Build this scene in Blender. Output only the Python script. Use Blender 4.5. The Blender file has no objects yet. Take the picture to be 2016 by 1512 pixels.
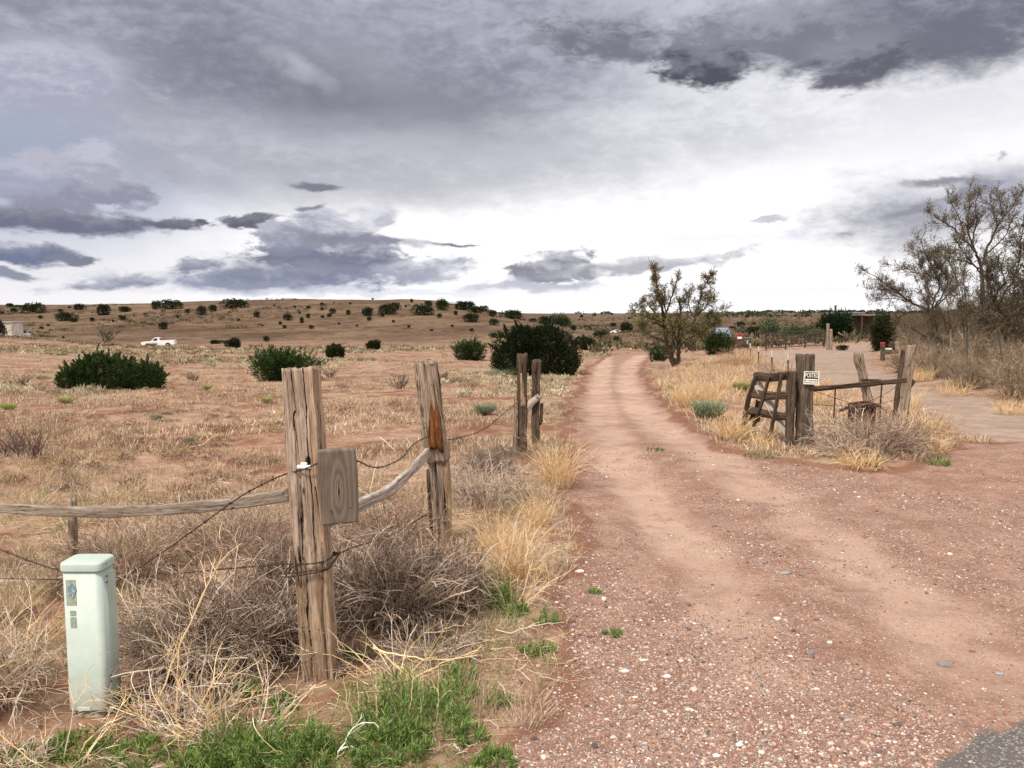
import bpy, math, random
import numpy as np
from mathutils import Vector
random.seed(7)
R = math.radians
SC = bpy.context.scene
COL = SC.collection
# ------------------------------------------------------------------ camera
F = 1568.0                      # focal length in photo pixels (2016 wide)
HC = 2.3                        # lens height over the near ground
TH = math.atan(144.0 / F)       # looking slightly down
CT, ST = math.cos(TH), math.sin(TH)
cam_d = bpy.data.cameras.new('camera')
cam = bpy.data.objects.new('camera', cam_d)
COL.objects.link(cam)
cam_d.sensor_width = 36.0
cam_d.lens = F / 2016 * 36.0
cam_d.clip_start = 0.05
cam_d.clip_end = 20000
cam.location = (0, 0, HC)
cam.rotation_euler = (R(90) - TH, 0, 0)
SC.camera = cam
# ------------------------------------------------------------------ colour management
SC.view_settings.view_transform = 'Standard'
SC.view_settings.look = 'None'
SC.view_settings.gamma = 1
SC.view_settings.use_curve_mapping = False
SC.view_settings.exposure = 0.38
SC.cycles.max_bounces = 5
SC.cycles.diffuse_bounces = 3
SC.cycles.transparent_max_bounces = 6
# ------------------------------------------------------------------ sun (behind thin cloud, soft)
SUN_EL, SUN_AZ = R(56), R(215)      # azimuth measured clockwise from +Y (view direction)
sd = bpy.data.lights.new('sun', 'SUN')
sd.energy = 3.0
sd.angle = R(10)
sd.color = (1.0, 0.93, 0.82)
sun = bpy.data.objects.new('sun', sd)
COL.objects.link(sun)
sv = Vector((math.sin(SUN_AZ) * math.cos(SUN_EL), math.cos(SUN_AZ) * math.cos(SUN_EL), math.sin(SUN_EL)))
sun.rotation_euler = (-sv).to_track_quat('-Z', 'Y').to_euler()
sun.location = sv * 50

# ------------------------------------------------------------------ node helpers
class E:
    """a socket with arithmetic"""
    def __init__(s, nt, k): s.nt, s.k = nt, k
    def _m(s, op, *a, clamp=False):
        n = s.nt.nodes.new('ShaderNodeMath'); n.operation = op; n.use_clamp = clamp
        for i, v in enumerate((s,) + a):
            if isinstance(v, E): s.nt.links.new(v.k, n.inputs[i])
            else: n.inputs[i].default_value = v
        return E(s.nt, n.outputs[0])
    def __add__(s, o): return s._m('ADD', o)
    def __radd__(s, o): return s._m('ADD', o)
    def __sub__(s, o): return s._m('SUBTRACT', o)
    def __rsub__(s, o): return (s * -1.0) + o
    def __mul__(s, o): return s._m('MULTIPLY', o)
    def __rmul__(s, o): return s._m('MULTIPLY', o)
    def __truediv__(s, o): return s._m('DIVIDE', o)
    def pow(s, o): return s._m('POWER', o)
    def clamp(s): return s._m('ADD', 0.0, clamp=True)
    def max(s, o): return s._m('MAXIMUM', o)
    def min(s, o): return s._m('MINIMUM', o)

def link(nt, a, sock):
    if isinstance(a, E): nt.links.new(a.k, sock)
    else:
        try: sock.default_value = a
        except Exception: sock.default_value = tuple(a) + (1.0,)

def ramp(nt, v, a, b, lo=0.0, hi=1.0, kind='SMOOTHSTEP'):
    n = nt.nodes.new('ShaderNodeMapRange'); n.interpolation_type = kind
    link(nt, v, n.inputs[0])
    for i, x in ((1, a), (2, b), (3, lo), (4, hi)): n.inputs[i].default_value = x
    return E(nt, n.outputs[0])

def mixc(nt, f, a, b):
    n = nt.nodes.new('ShaderNodeMix'); n.data_type = 'RGBA'
    link(nt, f, n.inputs[0])
    for v, s in ((a, n.inputs[6]), (b, n.inputs[7])):
        if isinstance(v, E): nt.links.new(v.k, s)
        else: s.default_value = (v[0], v[1], v[2], 1.0)
    return E(nt, n.outputs[2])

def noise(nt, vec, scale, detail=4.0, rough=0.55, dist=0.0, color=False):
    n = nt.nodes.new('ShaderNodeTexNoise')
    link(nt, vec, n.inputs['Vector'])
    n.inputs['Scale'].default_value = scale; n.inputs['Detail'].default_value = detail
    n.inputs['Roughness'].default_value = rough; n.inputs['Distortion'].default_value = dist
    return E(nt, n.outputs[1 if color else 0])

def voro(nt, vec, scale, feature='F1', out='Distance', rnd=1.0):
    n = nt.nodes.new('ShaderNodeTexVoronoi'); n.feature = feature
    link(nt, vec, n.inputs['Vector']); n.inputs['Scale'].default_value = scale
    n.inputs['Randomness'].default_value = rnd
    return E(nt, n.outputs[out])

def vscale(nt, vec, s):
    n = nt.nodes.new('ShaderNodeVectorMath'); n.operation = 'MULTIPLY'
    link(nt, vec, n.inputs[0]); n.inputs[1].default_value = s
    return E(nt, n.outputs[0])

def sep(nt, vec):
    n = nt.nodes.new('ShaderNodeSeparateXYZ'); link(nt, vec, n.inputs[0])
    return [E(nt, o) for o in n.outputs]

def comb(nt, x, y, z):
    n = nt.nodes.new('ShaderNodeCombineXYZ')
    for i, v in enumerate((x, y, z)): link(nt, v, n.inputs[i])
    return E(nt, n.outputs[0])

def attr(nt, name, what=2):
    n = nt.nodes.new('ShaderNodeAttribute'); n.attribute_name = name
    return E(nt, n.outputs[what])       # 0 colour, 1 vector, 2 fac

# ------------------------------------------------------------------ world: daylight sky under broken cloud
def build_world():
    w = bpy.data.worlds.new('World'); SC.world = w; w.use_nodes = True
    nt = w.node_tree; nt.nodes.clear()
    L = nt.links.new
    out = nt.nodes.new('ShaderNodeOutputWorld')
    tc = nt.nodes.new('ShaderNodeTexCoord')
    D = E(nt, tc.outputs['Generated'])
    dx, dy, dz = sep(nt, D)
    az = dx._m('ARCTAN2', dy)
    el = dz._m('ARCSINE')
    P = comb(nt, az, el, 0.0)
    sky = nt.nodes.new('ShaderNodeTexSky'); sky.sky_type = 'NISHITA'; sky.sun_disc = False
    sky.sun_elevation = SUN_EL; sky.sun_rotation = SUN_AZ
    sky.altitude = 1900; sky.air_density = 1.0; sky.dust_density = 1.5
    bgs = nt.nodes.new('ShaderNodeBackground'); L(sky.outputs[0], bgs.inputs[0]); bgs.inputs[1].default_value = 0.11
    # shared noises; clouds flatten towards the horizon
    q = vscale(nt, D, (1.0, 1.0, 2.3))
    n1 = noise(nt, q, 4.2, 3.0, 0.60, 0.35) - 0.5
    n2 = noise(nt, q, 12.0, 4.0, 0.62, 0.4) - 0.5
    n4 = noise(nt, q, 38.0, 6.0, 0.66, 0.3) - 0.5
    wn = nt.nodes.new('ShaderNodeVectorMath'); wn.operation = 'MULTIPLY_ADD'
    L(noise(nt, q, 17.0, 4.0, 0.6, 0.3, True).k, wn.inputs[0]); wn.inputs[1].default_value = (0.055, 0.030, 0.0)
    L(P.k, wn.inputs[2]); PW = E(nt, wn.outputs[0])
    n3 = noise(nt, vscale(nt, D, (1.0, 1.0, 3.5)), 2.3, 4.0, 0.5, 0.3) - 0.5
    def px(x, y):
        Xn, Yn = (x - 1008) / F, (756 - y) / F
        v = Vector((Xn, CT + Yn * ST, -ST + Yn * CT)).normalized()
        return math.atan2(v.x, v.y), math.asin(v.z), 1.0 / (1 + Xn * Xn)
    def blob(x, y, rx, ry, rot=0.0, soft=0.5, amp=1.0, fine=0.6):
        a, e, k = px(x, y)
        m = nt.nodes.new('ShaderNodeMapping'); m.vector_type = 'TEXTURE'
        L(PW.k, m.inputs[0])
        m.inputs['Location'].default_value = (a + 0.0275, e + 0.015, 0)
        m.inputs['Rotation'].default_value = (0, 0, R(rot))
        m.inputs['Scale'].default_value = (rx / F * k, ry / F * math.sqrt(k), 1)
        ln = nt.nodes.new('ShaderNodeVectorMath'); ln.operation = 'LENGTH'; L(m.outputs[0], ln.inputs[0])
        r = E(nt, ln.outputs['Value']) + (n1 * (1.5 * amp)) + (n2 * (1.3 * fine)) + (n4 * (1.5 * fine))
        soft = soft * 1.25 + 0.09
        return ramp(nt, r, 1.0 + soft, 1.0 - soft), sep(nt, E(nt, m.outputs[0]))[1]
    # overall veil: bright near the horizon, greyer overhead; brighter again behind the viewer
    up = ramp(nt, el + n3 * 0.10, 0.10, 0.36)
    c = mixc(nt, up, (0.84, 0.82, 0.835), (0.56, 0.56, 0.63))
    back = ramp(nt, dy, 0.25, -0.5)
    c = mixc(nt, back, c, (0.98, 0.96, 0.92))
    zen = ramp(nt, el, 0.62, 1.0)
    c = mixc(nt, zen, c, (0.98, 0.97, 0.95))
    def lay(c, b, dark, light=None, k=1.0, sh=(-0.6, 0.9)):
        m, yy = b
        colr = dark
        if light is not None:
            s = ramp(nt, yy + n2 * 2.4 + n4 * 3.4 + n1 * 0.6, sh[0], sh[1])
            colr = mixc(nt, s, dark, light)
        if k != 1.0: m = m * k
        return mixc(nt, m, c, colr)
    wisp = noise(nt, vscale(nt, D, (1.6, 1.6, 9.0)), 3.0, 4.0, 0.6, 0.6)
    c = mixc(nt, ramp(nt, wisp, 0.45, 0.72) * ramp(nt, el, 0.0, 0.10) * 0.35, c, (0.60, 0.60, 0.66))
    # glow where the cloud is thinnest
    c = lay(c, blob(1260, 415, 680, 180, 3, 0.7, 0.4, 0.2), (1.18, 1.17, 1.18))
    c = lay(c, blob(1500, 230, 620, 120, 4, 0.7, 0.8, 0.2), (0.54, 0.54, 0.61), (0.74, 0.74, 0.80), 0.62)
    c = lay(c, blob(40, 330, 420, 150, 0, 0.6, 0.4, 0.1), (0.33, 0.38, 0.53), None, 0.9)
    # the large grey mass upper left
    c = lay(c, blob(520, 60, 860, 250, -4, 0.32, 0.55, 0.12), (0.225, 0.232, 0.310), (0.39, 0.40, 0.495), 0.95, (-0.9, 1.1))
    c = lay(c, blob(790, 215, 340, 92, -12, 0.7, 0.7, 0.3), (0.165, 0.165, 0.21), None, 0.8)
    c = lay(c, blob(620, 320, 420, 62, -3, 0.7, 0.6, 0.15), (0.40, 0.40, 0.46), (0.50, 0.50, 0.57), 0.8)
    c = lay(c, blob(700, 100, 160, 60, -30, 0.9, 0.8, 0.3), (0.44, 0.44, 0.53), None, 0.35)
    c = lay(c, blob(590, 135, 45, 14, -30, 0.8, 0.5, 0.3), (0.52, 0.52, 0.6), None, 0.6)
    c = lay(c, blob(1060, 300, 260, 60, 4, 0.9, 0.5, 0.1), (0.62, 0.62, 0.69), None, 0.5)
    c = lay(c, blob(90, 165, 175, 82, 8, 0.22, 1.0, 0.8), (0.36, 0.37, 0.47), (0.50, 0.51, 0.62), 0.9)
    c = lay(c, blob(30, 270, 200, 40, 0, 0.7, 0.5, 0.2), (0.32, 0.38, 0.53), None, 0.6)
    c = lay(c, blob(165, 365, 120, 52, 5, 0.12, 1.0, 1.0), (0.27, 0.27, 0.36), (0.43, 0.43, 0.53))
    c = lay(c, blob(190, 325, 46, 40, 5, 0.15, 0.9, 1.0), (0.36, 0.36, 0.45), (0.48, 0.48, 0.58))
    c = lay(c, blob(40, 350, 60, 26, 0, 0.3, 1.0, 1.0), (0.34, 0.36, 0.48), (0.45, 0.46, 0.57), 0.8)
    c = lay(c, blob(110, 437, 230, 24, -1, 0.22, 0.55, 0.6), (0.15, 0.16, 0.235), (0.23, 0.235, 0.30))
    c = lay(c, blob(345, 443, 56, 13, 2, 0.2, 0.6, 0.9), (0.14, 0.14, 0.19), (0.22, 0.22, 0.27))
    c = lay(c, blob(487, 438, 58, 12, 3, 0.15, 0.5, 0.9), (0.125, 0.125, 0.17), (0.2, 0.2, 0.25))
    c = lay(c, blob(404, 440, 16, 8, 0, 0.2, 0.5, 0.9), (0.13, 0.13, 0.18))
    c = lay(c, blob(30, 498, 150, 19, -2, 0.2, 0.6, 0.6), (0.15, 0.18, 0.29), (0.23, 0.25, 0.34))
    c = lay(c, blob(155, 510, 45, 9, 3, 0.2, 0.8, 0.9), (0.2, 0.21, 0.28))
    c = lay(c, blob(20, 543, 45, 11, -2, 0.3, 0.6, 0.8), (0.26, 0.27, 0.36))
    c = lay(c, blob(628, 367, 40, 9, -4, 0.3, 0.6, 0.6), (0.2, 0.2, 0.26))
    c = lay(c, blob(607, 411, 24, 7, 5, 0.3, 0.8, 0.8), (0.25, 0.25, 0.31))
    # towering cumulus in the middle distance
    c = lay(c, blob(665, 500, 165, 55, -4, 0.08, 0.6, 1.0), (0.20, 0.21, 0.30), (0.54, 0.54, 0.63), 1.0, (-0.5, 1.0))
    c = lay(c, blob(560, 470, 66, 30, 0, 0.08, 0.5, 1.0), (0.27, 0.28, 0.37), (0.46, 0.46, 0.55), 1.0, (-0.7, 0.9))
    c = lay(c, blob(640, 448, 62, 30, 0, 0.08, 0.5, 1.0), (0.32, 0.33, 0.41), (0.58, 0.58, 0.66), 1.0, (-0.7, 0.9))
    c = lay(c, blob(735, 445, 48, 34, 0, 0.14, 0.8, 1.0), (0.42, 0.42, 0.5), (0.66, 0.66, 0.72), 0.95)
    c = lay(c, blob(560, 548, 290, 22, 1, 0.3, 0.8, 0.8), (0.23, 0.26, 0.38), (0.36, 0.37, 0.47), 0.95)
    c = lay(c, blob(620, 520, 200, 30, 2, 0.3, 0.8, 1.0), (0.17, 0.18, 0.26), None, 0.55)
    c = lay(c, blob(840, 528, 85, 24, 6, 0.3, 0.9, 1.0), (0.36, 0.37, 0.46), (0.62, 0.62, 0.68), 0.9)
    c = lay(c, blob(385, 520, 50, 13, 3, 0.2, 0.9, 1.0), (0.24, 0.25, 0.34), (0.4, 0.4, 0.48))
    c = lay(c, blob(730, 474, 150, 12, -3, 0.4, 0.5, 0.6), (0.22, 0.22, 0.29), None, 0.85)
    c = lay(c, blob(895, 484, 48, 4, -3, 0.4, 0.4, 0.4), (0.2, 0.2, 0.26))
    c = lay(c, blob(225, 557, 105, 12, 6, 0.3, 0.7, 0.8), (0.25, 0.27, 0.37), (0.38, 0.39, 0.48), 0.95)
    c = lay(c, blob(640, 575, 330, 7, 0, 0.6, 0.6, 0.6), (0.55, 0.57, 0.66), None, 0.6)
    c = lay(c, blob(1085, 525, 82, 30, 8, 0.14, 0.9, 1.1), (0.23, 0.23, 0.29), (0.50, 0.50, 0.56))
    c = lay(c, blob(1055, 562, 130, 10, 1, 0.35, 0.7, 0.8), (0.44, 0.45, 0.53), None, 0.9)
    c = lay(c, blob(1270, 520, 190, 13, 6, 0.3, 0.8, 0.9), (0.33, 0.33, 0.39), (0.62, 0.62, 0.67), 0.85)
    c = lay(c, blob(1400, 470, 220, 12, 0, 0.8, 0.5, 0.2), (0.68, 0.73, 0.87), None, 0.7)
    c = lay(c, blob(1515, 430, 30, 4, 2, 0.4, 0.5, 0.6), (0.5, 0.5, 0.56), None, 0.8)
    # upper right dark scud
    c = lay(c, blob(1830, 40, 420, 82, 0, 0.30, 0.8, 0.5), (0.14, 0.14, 0.195), (0.25, 0.25, 0.325), 0.97)
    c = lay(c, blob(1500, 60, 170, 38, -6, 0.35, 0.9, 0.7), (0.2, 0.2, 0.25), (0.32, 0.32, 0.38), 0.9)
    c = lay(c, blob(1210, 82, 150, 36, -7, 0.28, 0.9, 0.9), (0.17, 0.17, 0.215), (0.34, 0.34, 0.40), 0.95)
    c = lay(c, blob(1385, 128, 105, 42, -8, 0.18, 0.9, 1.0), (0.085, 0.085, 0.115), (0.22, 0.22, 0.27))
    c = lay(c, blob(1675, 125, 100, 40, 5, 0.25, 0.9, 0.9), (0.12, 0.12, 0.155), (0.26, 0.26, 0.32), 0.96)
    c = lay(c, blob(1055, 75, 28, 12, 0, 0.5, 0.8, 0.8), (0.28, 0.28, 0.34), None, 0.7)
    c = lay(c, blob(922, 56, 22, 15, 20, 0.6, 0.7, 0.6), (0.33, 0.33, 0.41), None, 0.7)
    # right, above the trees
    c = lay(c, blob(1790, 420, 230, 62, 2, 0.5, 0.9, 0.5), (0.33, 0.33, 0.39), (0.47, 0.47, 0.54), 0.95)
    c = lay(c, blob(1990, 385, 130, 55, 0, 0.5, 0.8, 0.5), (0.36, 0.37, 0.45), None, 0.85)
    c = lay(c, blob(1850, 356, 85, 9, 3, 0.4, 0.6, 0.7), (0.24, 0.24, 0.3), None, 0.9)
    c = lay(c, blob(1905, 375, 60, 15, 12, 0.35, 0.7, 0.8), (0.22, 0.22, 0.28), None, 0.8)
    c = lay(c, blob(1805, 415, 65, 9, 12, 0.4, 0.7, 0.7), (0.26, 0.26, 0.32), None, 0.8)
    c = lay(c, blob(1668, 462, 22, 6, 5, 0.5, 0.6, 0.7), (0.36, 0.36, 0.42), None, 0.8)
    c = lay(c, blob(1975, 305, 10, 5, 35, 0.5, 0.4, 0.4), (0.42, 0.42, 0.48), None, 0.8)
    c = lay(c, blob(1400, 575, 500, 9, 0, 0.8, 0.5, 0.3), (0.72, 0.76, 0.85), None, 0.5)
    c = mixc(nt, 0.0, c, (1, 1, 1)); hs = nt.nodes.new('ShaderNodeHueSaturation'); hs.inputs['Saturation'].default_value = 0.92; L(c.k, hs.inputs['Color']); c = E(nt, hs.outputs[0])
    bgc = nt.nodes.new('ShaderNodeBackground'); L(c.k, bgc.inputs[0]); bgc.inputs[1].default_value = 0.86
    mx = nt.nodes.new('ShaderNodeMixShader')
    cover = ramp(nt, n3 + dy * 0.2, -0.4, -0.1) * 0.06 + 0.94     # almost wholly overcast
    L(cover.k, mx.inputs[0]); L(bgs.outputs[0], mx.inputs[1]); L(bgc.outputs[0], mx.inputs[2])
    L(mx.outputs[0], out.inputs[0])
    w.cycles.sampling_method = 'MANUAL'; w.cycles.sample_map_resolution = 512
build_world()
# ------------------------------------------------------------------ numpy noise
def _h(ix, iy, seed):
    a = (ix.astype(np.int64) * 374761393 + iy.astype(np.int64) * 668265263 + seed * 974634777) & 0xffffffff
    a = ((a ^ (a >> 13)) * 1274126177) & 0xffffffff
    a = (a ^ (a >> 16)) * 2246822519 & 0xffffffff
    return ((a ^ (a >> 15)) & 0xffffff) / float(0xffffff)
def vn(x, y, seed=0):
    x = np.asarray(x, float); y = np.asarray(y, float)
    ix, iy = np.floor(x), np.floor(y); fx, fy = x - ix, y - iy
    fx = fx * fx * (3 - 2 * fx); fy = fy * fy * (3 - 2 * fy)
    a = _h(ix, iy, seed); b = _h(ix + 1, iy, seed); c = _h(ix, iy + 1, seed); d = _h(ix + 1, iy + 1, seed)
    return (a + (b - a) * fx) * (1 - fy) + (c + (d - c) * fx) * fy - 0.5
def fbm(x, y, o=4, seed=0, g=0.5):
    x = np.asarray(x, float); y = np.asarray(y, float)
    s, a = 0.0, 1.0
    for i in range(o):
        s = s + a * vn(x * 2 ** i + 13.7 * i, y * 2 ** i - 7.3 * i, seed + i); a *= g
    return s
def sstep(a, b, x):
    t = np.clip((np.asarray(x, float) - a) / (b - a), 0, 1); return t * t * (3 - 2 * t)

# ------------------------------------------------------------------ lie of the land
def slope_of(py):
    Yn = (756 - py) / F
    return (-ST + Yn * CT) / (CT + Yn * ST)
NEAR = [(0.1, 0.0), (13.0, 0.0)]     # flat apron near the viewer (distance, height)
LAND = {                             # per bearing: distance -> how high the land stands, as sight-line rows
 0:    [(20, 804), (30, 757), (50, 712), (80, 687), (98, 668), (108, 669), (135, 679), (160, 674), (200, 655), (250, 632), (300, 612), (340, 601), (420, 603), (3000, 607)],
 150:  [(20, 806), (30, 760), (50, 719), (80, 692), (100, 678), (112, 678), (138, 684), (165, 674), (200, 657), (250, 633), (300, 611), (345, 600), (420, 602), (3000, 607)],
 300:  [(20, 806), (30, 761), (50, 722), (80, 698), (105, 688), (131, 681), (138, 683.5), (150, 681), (185, 662), (235, 635), (285, 610), (340, 597), (420, 600), (3000, 607)],
 600:  [(20, 806), (30, 762), (50, 724), (80, 701), (105, 690), (140, 677), (180, 660), (230, 632), (270, 607), (310, 591.5), (345, 589), (420, 592), (3000, 608)],
 850:  [(20, 806), (30, 762), (50, 724), (80, 701), (105, 690), (140, 677), (180, 659), (220, 632), (255, 607), (285, 595), (315, 591), (400, 597), (3000, 610)],
 960:  [(20, 808), (30, 762), (50, 724), (80, 701), (105, 689), (140, 674), (180, 656), (215, 638), (245, 619), (275, 608), (300, 607), (400, 622), (3000, 614)],
 1050: [(20, 810), (30, 762), (50, 723), (75, 703), (100, 690), (140, 673), (180, 656), (220, 641), (260, 635), (310, 638), (400, 636), (600, 627), (1000, 619), (3000, 617.5)],
 1150: [(20, 811), (30, 762), (50, 722), (75, 702), (100, 691), (140, 678), (180, 664), (240, 651), (300, 645), (400, 636), (600, 626), (1000, 619), (3000, 617)],
 1250: [(20, 810), (30, 760), (50, 719), (70, 703), (85, 695), (100, 690), (125, 687), (150, 680), (180, 668), (240, 652), (400, 636), (700, 623), (1200, 618), (3000, 617)],
 1400: [(20, 803), (30, 749), (40, 724), (55, 705), (75, 693), (100, 683), (150, 663), (250, 644), (500, 626), (1000, 618), (3000, 614.5)],
 1600: [(20, 807), (30, 755), (40, 727), (55, 703), (68, 689), (80, 681), (100, 669), (150, 655), (250, 641), (500, 625), (1000, 617), (3000, 613.5)],
 1800: [(20, 806), (27, 762), (33, 738), (45, 708), (55, 693), (70, 679), (100, 662), (150, 648), (300, 629), (1000, 616), (3000, 613.5)],
 2016: [(19, 812), (22, 792), (26, 752), (30, 727), (36, 703), (45, 686), (70, 665), (150, 642), (400, 623), (1000, 616), (3000, 613.5)],
}
LD = np.linspace(math.log(0.5), math.log(3200), 700)
LX = np.linspace(0, 2016, 253)
def _table():
    ks = sorted(LAND); rows = []
    for k in ks:
        ds = [a for a, _ in NEAR] + [d for d, _ in LAND[k]]
        zs = [b for _, b in NEAR] + [HC + slope_of(y) * d for d, y in LAND[k]]
        rows.append(np.interp(LD, np.log(ds), zs))
    rows = np.array(rows)
    T = np.array([np.interp(LX, ks, rows[:, j]) for j in range(len(LD))]).T      # (x, d)
    k = np.exp(-np.linspace(-2, 2, 13) ** 2); k /= k.sum()
    T = np.apply_along_axis(lambda r: np.convolve(np.pad(r, 6, 'edge'), k, 'valid'), 1, T)
    T = np.apply_along_axis(lambda r: np.convolve(np.pad(r, 6, 'edge'), k, 'valid'), 0, T)
    return T
LT = _table()
def hbase(x, y):
    x = np.asarray(x, float); y = np.asarray(y, float)
    d = np.clip(y, 0.6, 3100)
    u = np.clip(1008 + F * x / np.maximum(d, 8.0), 0, 2016)
    fi = (u / 8.0); i = np.clip(fi.astype(int), 0, len(LX) - 2); fi = fi - i
    fj = (np.log(d) - LD[0]) / (LD[1] - LD[0]); j = np.clip(fj.astype(int), 0, len(LD) - 2); fj = fj - j
    return (LT[i, j] * (1 - fi) + LT[i + 1, j] * fi) * (1 - fj) + (LT[i, j + 1] * (1 - fi) + LT[i + 1, j + 1] * fi) * fj
def hit(px, py, f=None):
    """where the sight line through a photo point meets the land"""
    f = f or hbase
    Xn, Yn = (px - 1008) / F, (756 - py) / F
    yy = CT + Yn * ST
    d = np.exp(np.linspace(math.log(1.5), math.log(3000), 6000))
    X = Xn / yy * d; Z = HC + slope_of(py) * d
    g = f(X, d) - Z
    k = np.argmax(g > 0) if (g > 0).any() else len(d) - 1
    return Vector((float(X[k]), float(d[k]), float(f(X[k:k+1], d[k:k+1])[0])))
def at(px, py, d):
    """the point on a sight line at distance d"""
    Xn, Yn = (px - 1008) / F, (756 - py) / F
    return Vector((Xn / (CT + Yn * ST) * d, d, HC + slope_of(py) * d))
def mpx(d): return d / F          # metres per photo pixel at distance d

# outlines on the ground (photo rows give the bends; they are laid on the land)
def ground_poly(pts): return np.array([tuple(hit(a, b))[:2] for a, b in pts])
MAIN = ground_poly([(985, 1512), (1060, 1380), (1100, 1250), (1118, 1150), (1128, 1050), (1140, 960), (1128, 890), (1122, 830), (1130, 785), (1143, 748), (1160, 722), (1185, 706), (1212, 698), (1240, 695.5),
    (1205, 693.5), (1150, 692), (1152, 690), (1215, 690.3), (1275, 693), (1283, 700), (1268, 716), (1266, 735), (1285, 768), (1318, 808), (1370, 850), (1430, 885), (1520, 912), (1600, 925), (1750, 926), (1840, 905), (1895, 872), (2016, 872)])
MAIN = np.vstack([MAIN, [(14, 13.0), (16, 4), (16, -4), (2.2, -4), (0.4, 1.5)]])
DRIVE = ground_poly([(2016, 895), (1900, 858), (1830, 820), (1770, 798), (1690, 775), (1600, 748), (1540, 722), (1500, 703), (1488, 694), (1520, 690), (1640, 686), (1700, 677), (1742, 671), (1760, 674), (1722, 686), (1705, 700), (1722, 722), (1775, 745), (1860, 768), (1940, 788), (2016, 808)])
DRIVE = np.vstack([DRIVE, [(17, 19), (18, 15), (14, 11)]])
TR1 = ground_poly([(1190, 699), (1190, 720), (1180, 760), (1185, 810), (1203, 860), (1222, 910), (1262, 970), (1330, 1050), (1400, 1140), (1450, 1230), (1480, 1330)])
TR2 = ground_poly([(1262, 699), (1238, 720), (1232, 760), (1262, 810), (1325, 860), (1400, 905), (1490, 960), (1590, 1030), (1700, 1110), (1800, 1190), (1900, 1300)])
ASPH = ground_poly([(1840, 1512), (1870, 1470), (1935, 1440), (2016, 1422)])
ASPH = np.vstack([ASPH, [(9, 5.2), (14, 6.5), (14, -4), (2.0, -4), (2.0, 2.0)]])
def pdist(x, y, P, closed=True):
    """signed distance to an outline (positive inside) / distance to a line"""
    best = np.full(x.shape, 1e9); ins = np.zeros(x.shape, bool)
    n = len(P)
    for i in range(n if closed else n - 1):
        a, b = P[i], P[(i + 1) % n]
        ex, ey = b - a; L2 = ex * ex + ey * ey + 1e-12
        t = np.clip(((x - a[0]) * ex + (y - a[1]) * ey) / L2, 0, 1)
        best = np.minimum(best, (x - a[0] - t * ex) ** 2 + (y - a[1] - t * ey) ** 2)
        if closed:
            c = ((a[1] > y) != (b[1] > y)) & (x < ex * (y - a[1]) / (ey if abs(ey) > 1e-9 else 1e-9) + a[0])
            ins ^= c
    best = np.sqrt(best)
    return np.where(ins, best, -best) if closed else best
def masks(x, y):
    x = np.asarray(x, float); y = np.asarray(y, float)
    e = fbm(x * 0.9, y * 0.9, 4, 5) * 0.5 + fbm(x * 5, y * 5, 3, 9) * 0.12
    sc = 1 + np.clip(y, 0, 90) / 25
    m = sstep(-0.16, 0.22, (pdist(x, y, MAIN) + e) / np.sqrt(sc))
    dr = sstep(-0.2, 0.3, (pdist(x, y, DRIVE) + e) / np.sqrt(sc))
    w = 0.27 + np.clip(y, 0, 60) * 0.004
    t1 = pdist(x, y, TR1, False); t2 = pdist(x, y, TR2, False)
    wn = fbm(x * 1.3, y * 1.3, 3, 21) * 0.28
    tr = np.maximum(sstep(w * 1.7, w * 0.5, t1 + wn), sstep(w * 1.9, w * 0.5, t2 + wn * 1.2))
    far = 1 - sstep(60, 150, y) * 0
    ap = sstep(-0.03, 0.03, pdist(x, y, ASPH) + fbm(x * 3, y * 3, 3, 31) * 0.10)
    tr = tr * (0.45 + 0.55 * sstep(3.5, 9, y)) * (0.55 + 0.9 * np.clip(vn(x * 0.9, y * 0.5, 77) + vn(x * 3, y * 2, 78) * .5 + .5, 0, 1) * .6)
    return m, dr, tr * np.maximum(m, 0), ap
def hfull(x, y, mk=None):
    x = np.asarray(x, float); y = np.asarray(y, float)
    m, dr, tr, ap = masks(x, y) if mk is None else mk
    r = np.hypot(x, y)
    road = np.maximum(m, dr)
    z = hbase(x, y)
    z = z + fbm(x * 0.35, y * 0.35, 3, 3) * 0.10 * (1 - 0.6 * road) * sstep(4, 14, r)
    z = z + fbm(x * 0.03, y * 0.03, 3, 4) * 1.0 * sstep(40, 200, r)
    z = z + fbm(x * 1.6, y * 1.6, 3, 6) * 0.07 * (1 - 0.8 * road) * (0.45 + 0.55 * sstep(5, 12, r))
    z = z + fbm(x * 7, y * 7, 3, 7) * 0.020 * (1 - 0.6 * np.maximum(road, ap)) * sstep(120, 25, r)
    z = z - tr * 0.05 + (1 - road) * 0.04 * sstep(4, 10, r) + ap * 0.03 * 0
    # low mound of soil at the foot of the large post
    g = np.exp(-(((x + 1.0) / 0.55) ** 2 + ((y - 4.55) / 0.30) ** 2)); z = z + g * 0.02
    return z
def hz(x, y): return float(hfull(np.array([x]), np.array([y]))[0])
def gp(px, py):
    """photo point -> point on the finished ground"""
    p = hit(px, py); p.z = hz(p.x, p.y); return p

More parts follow.
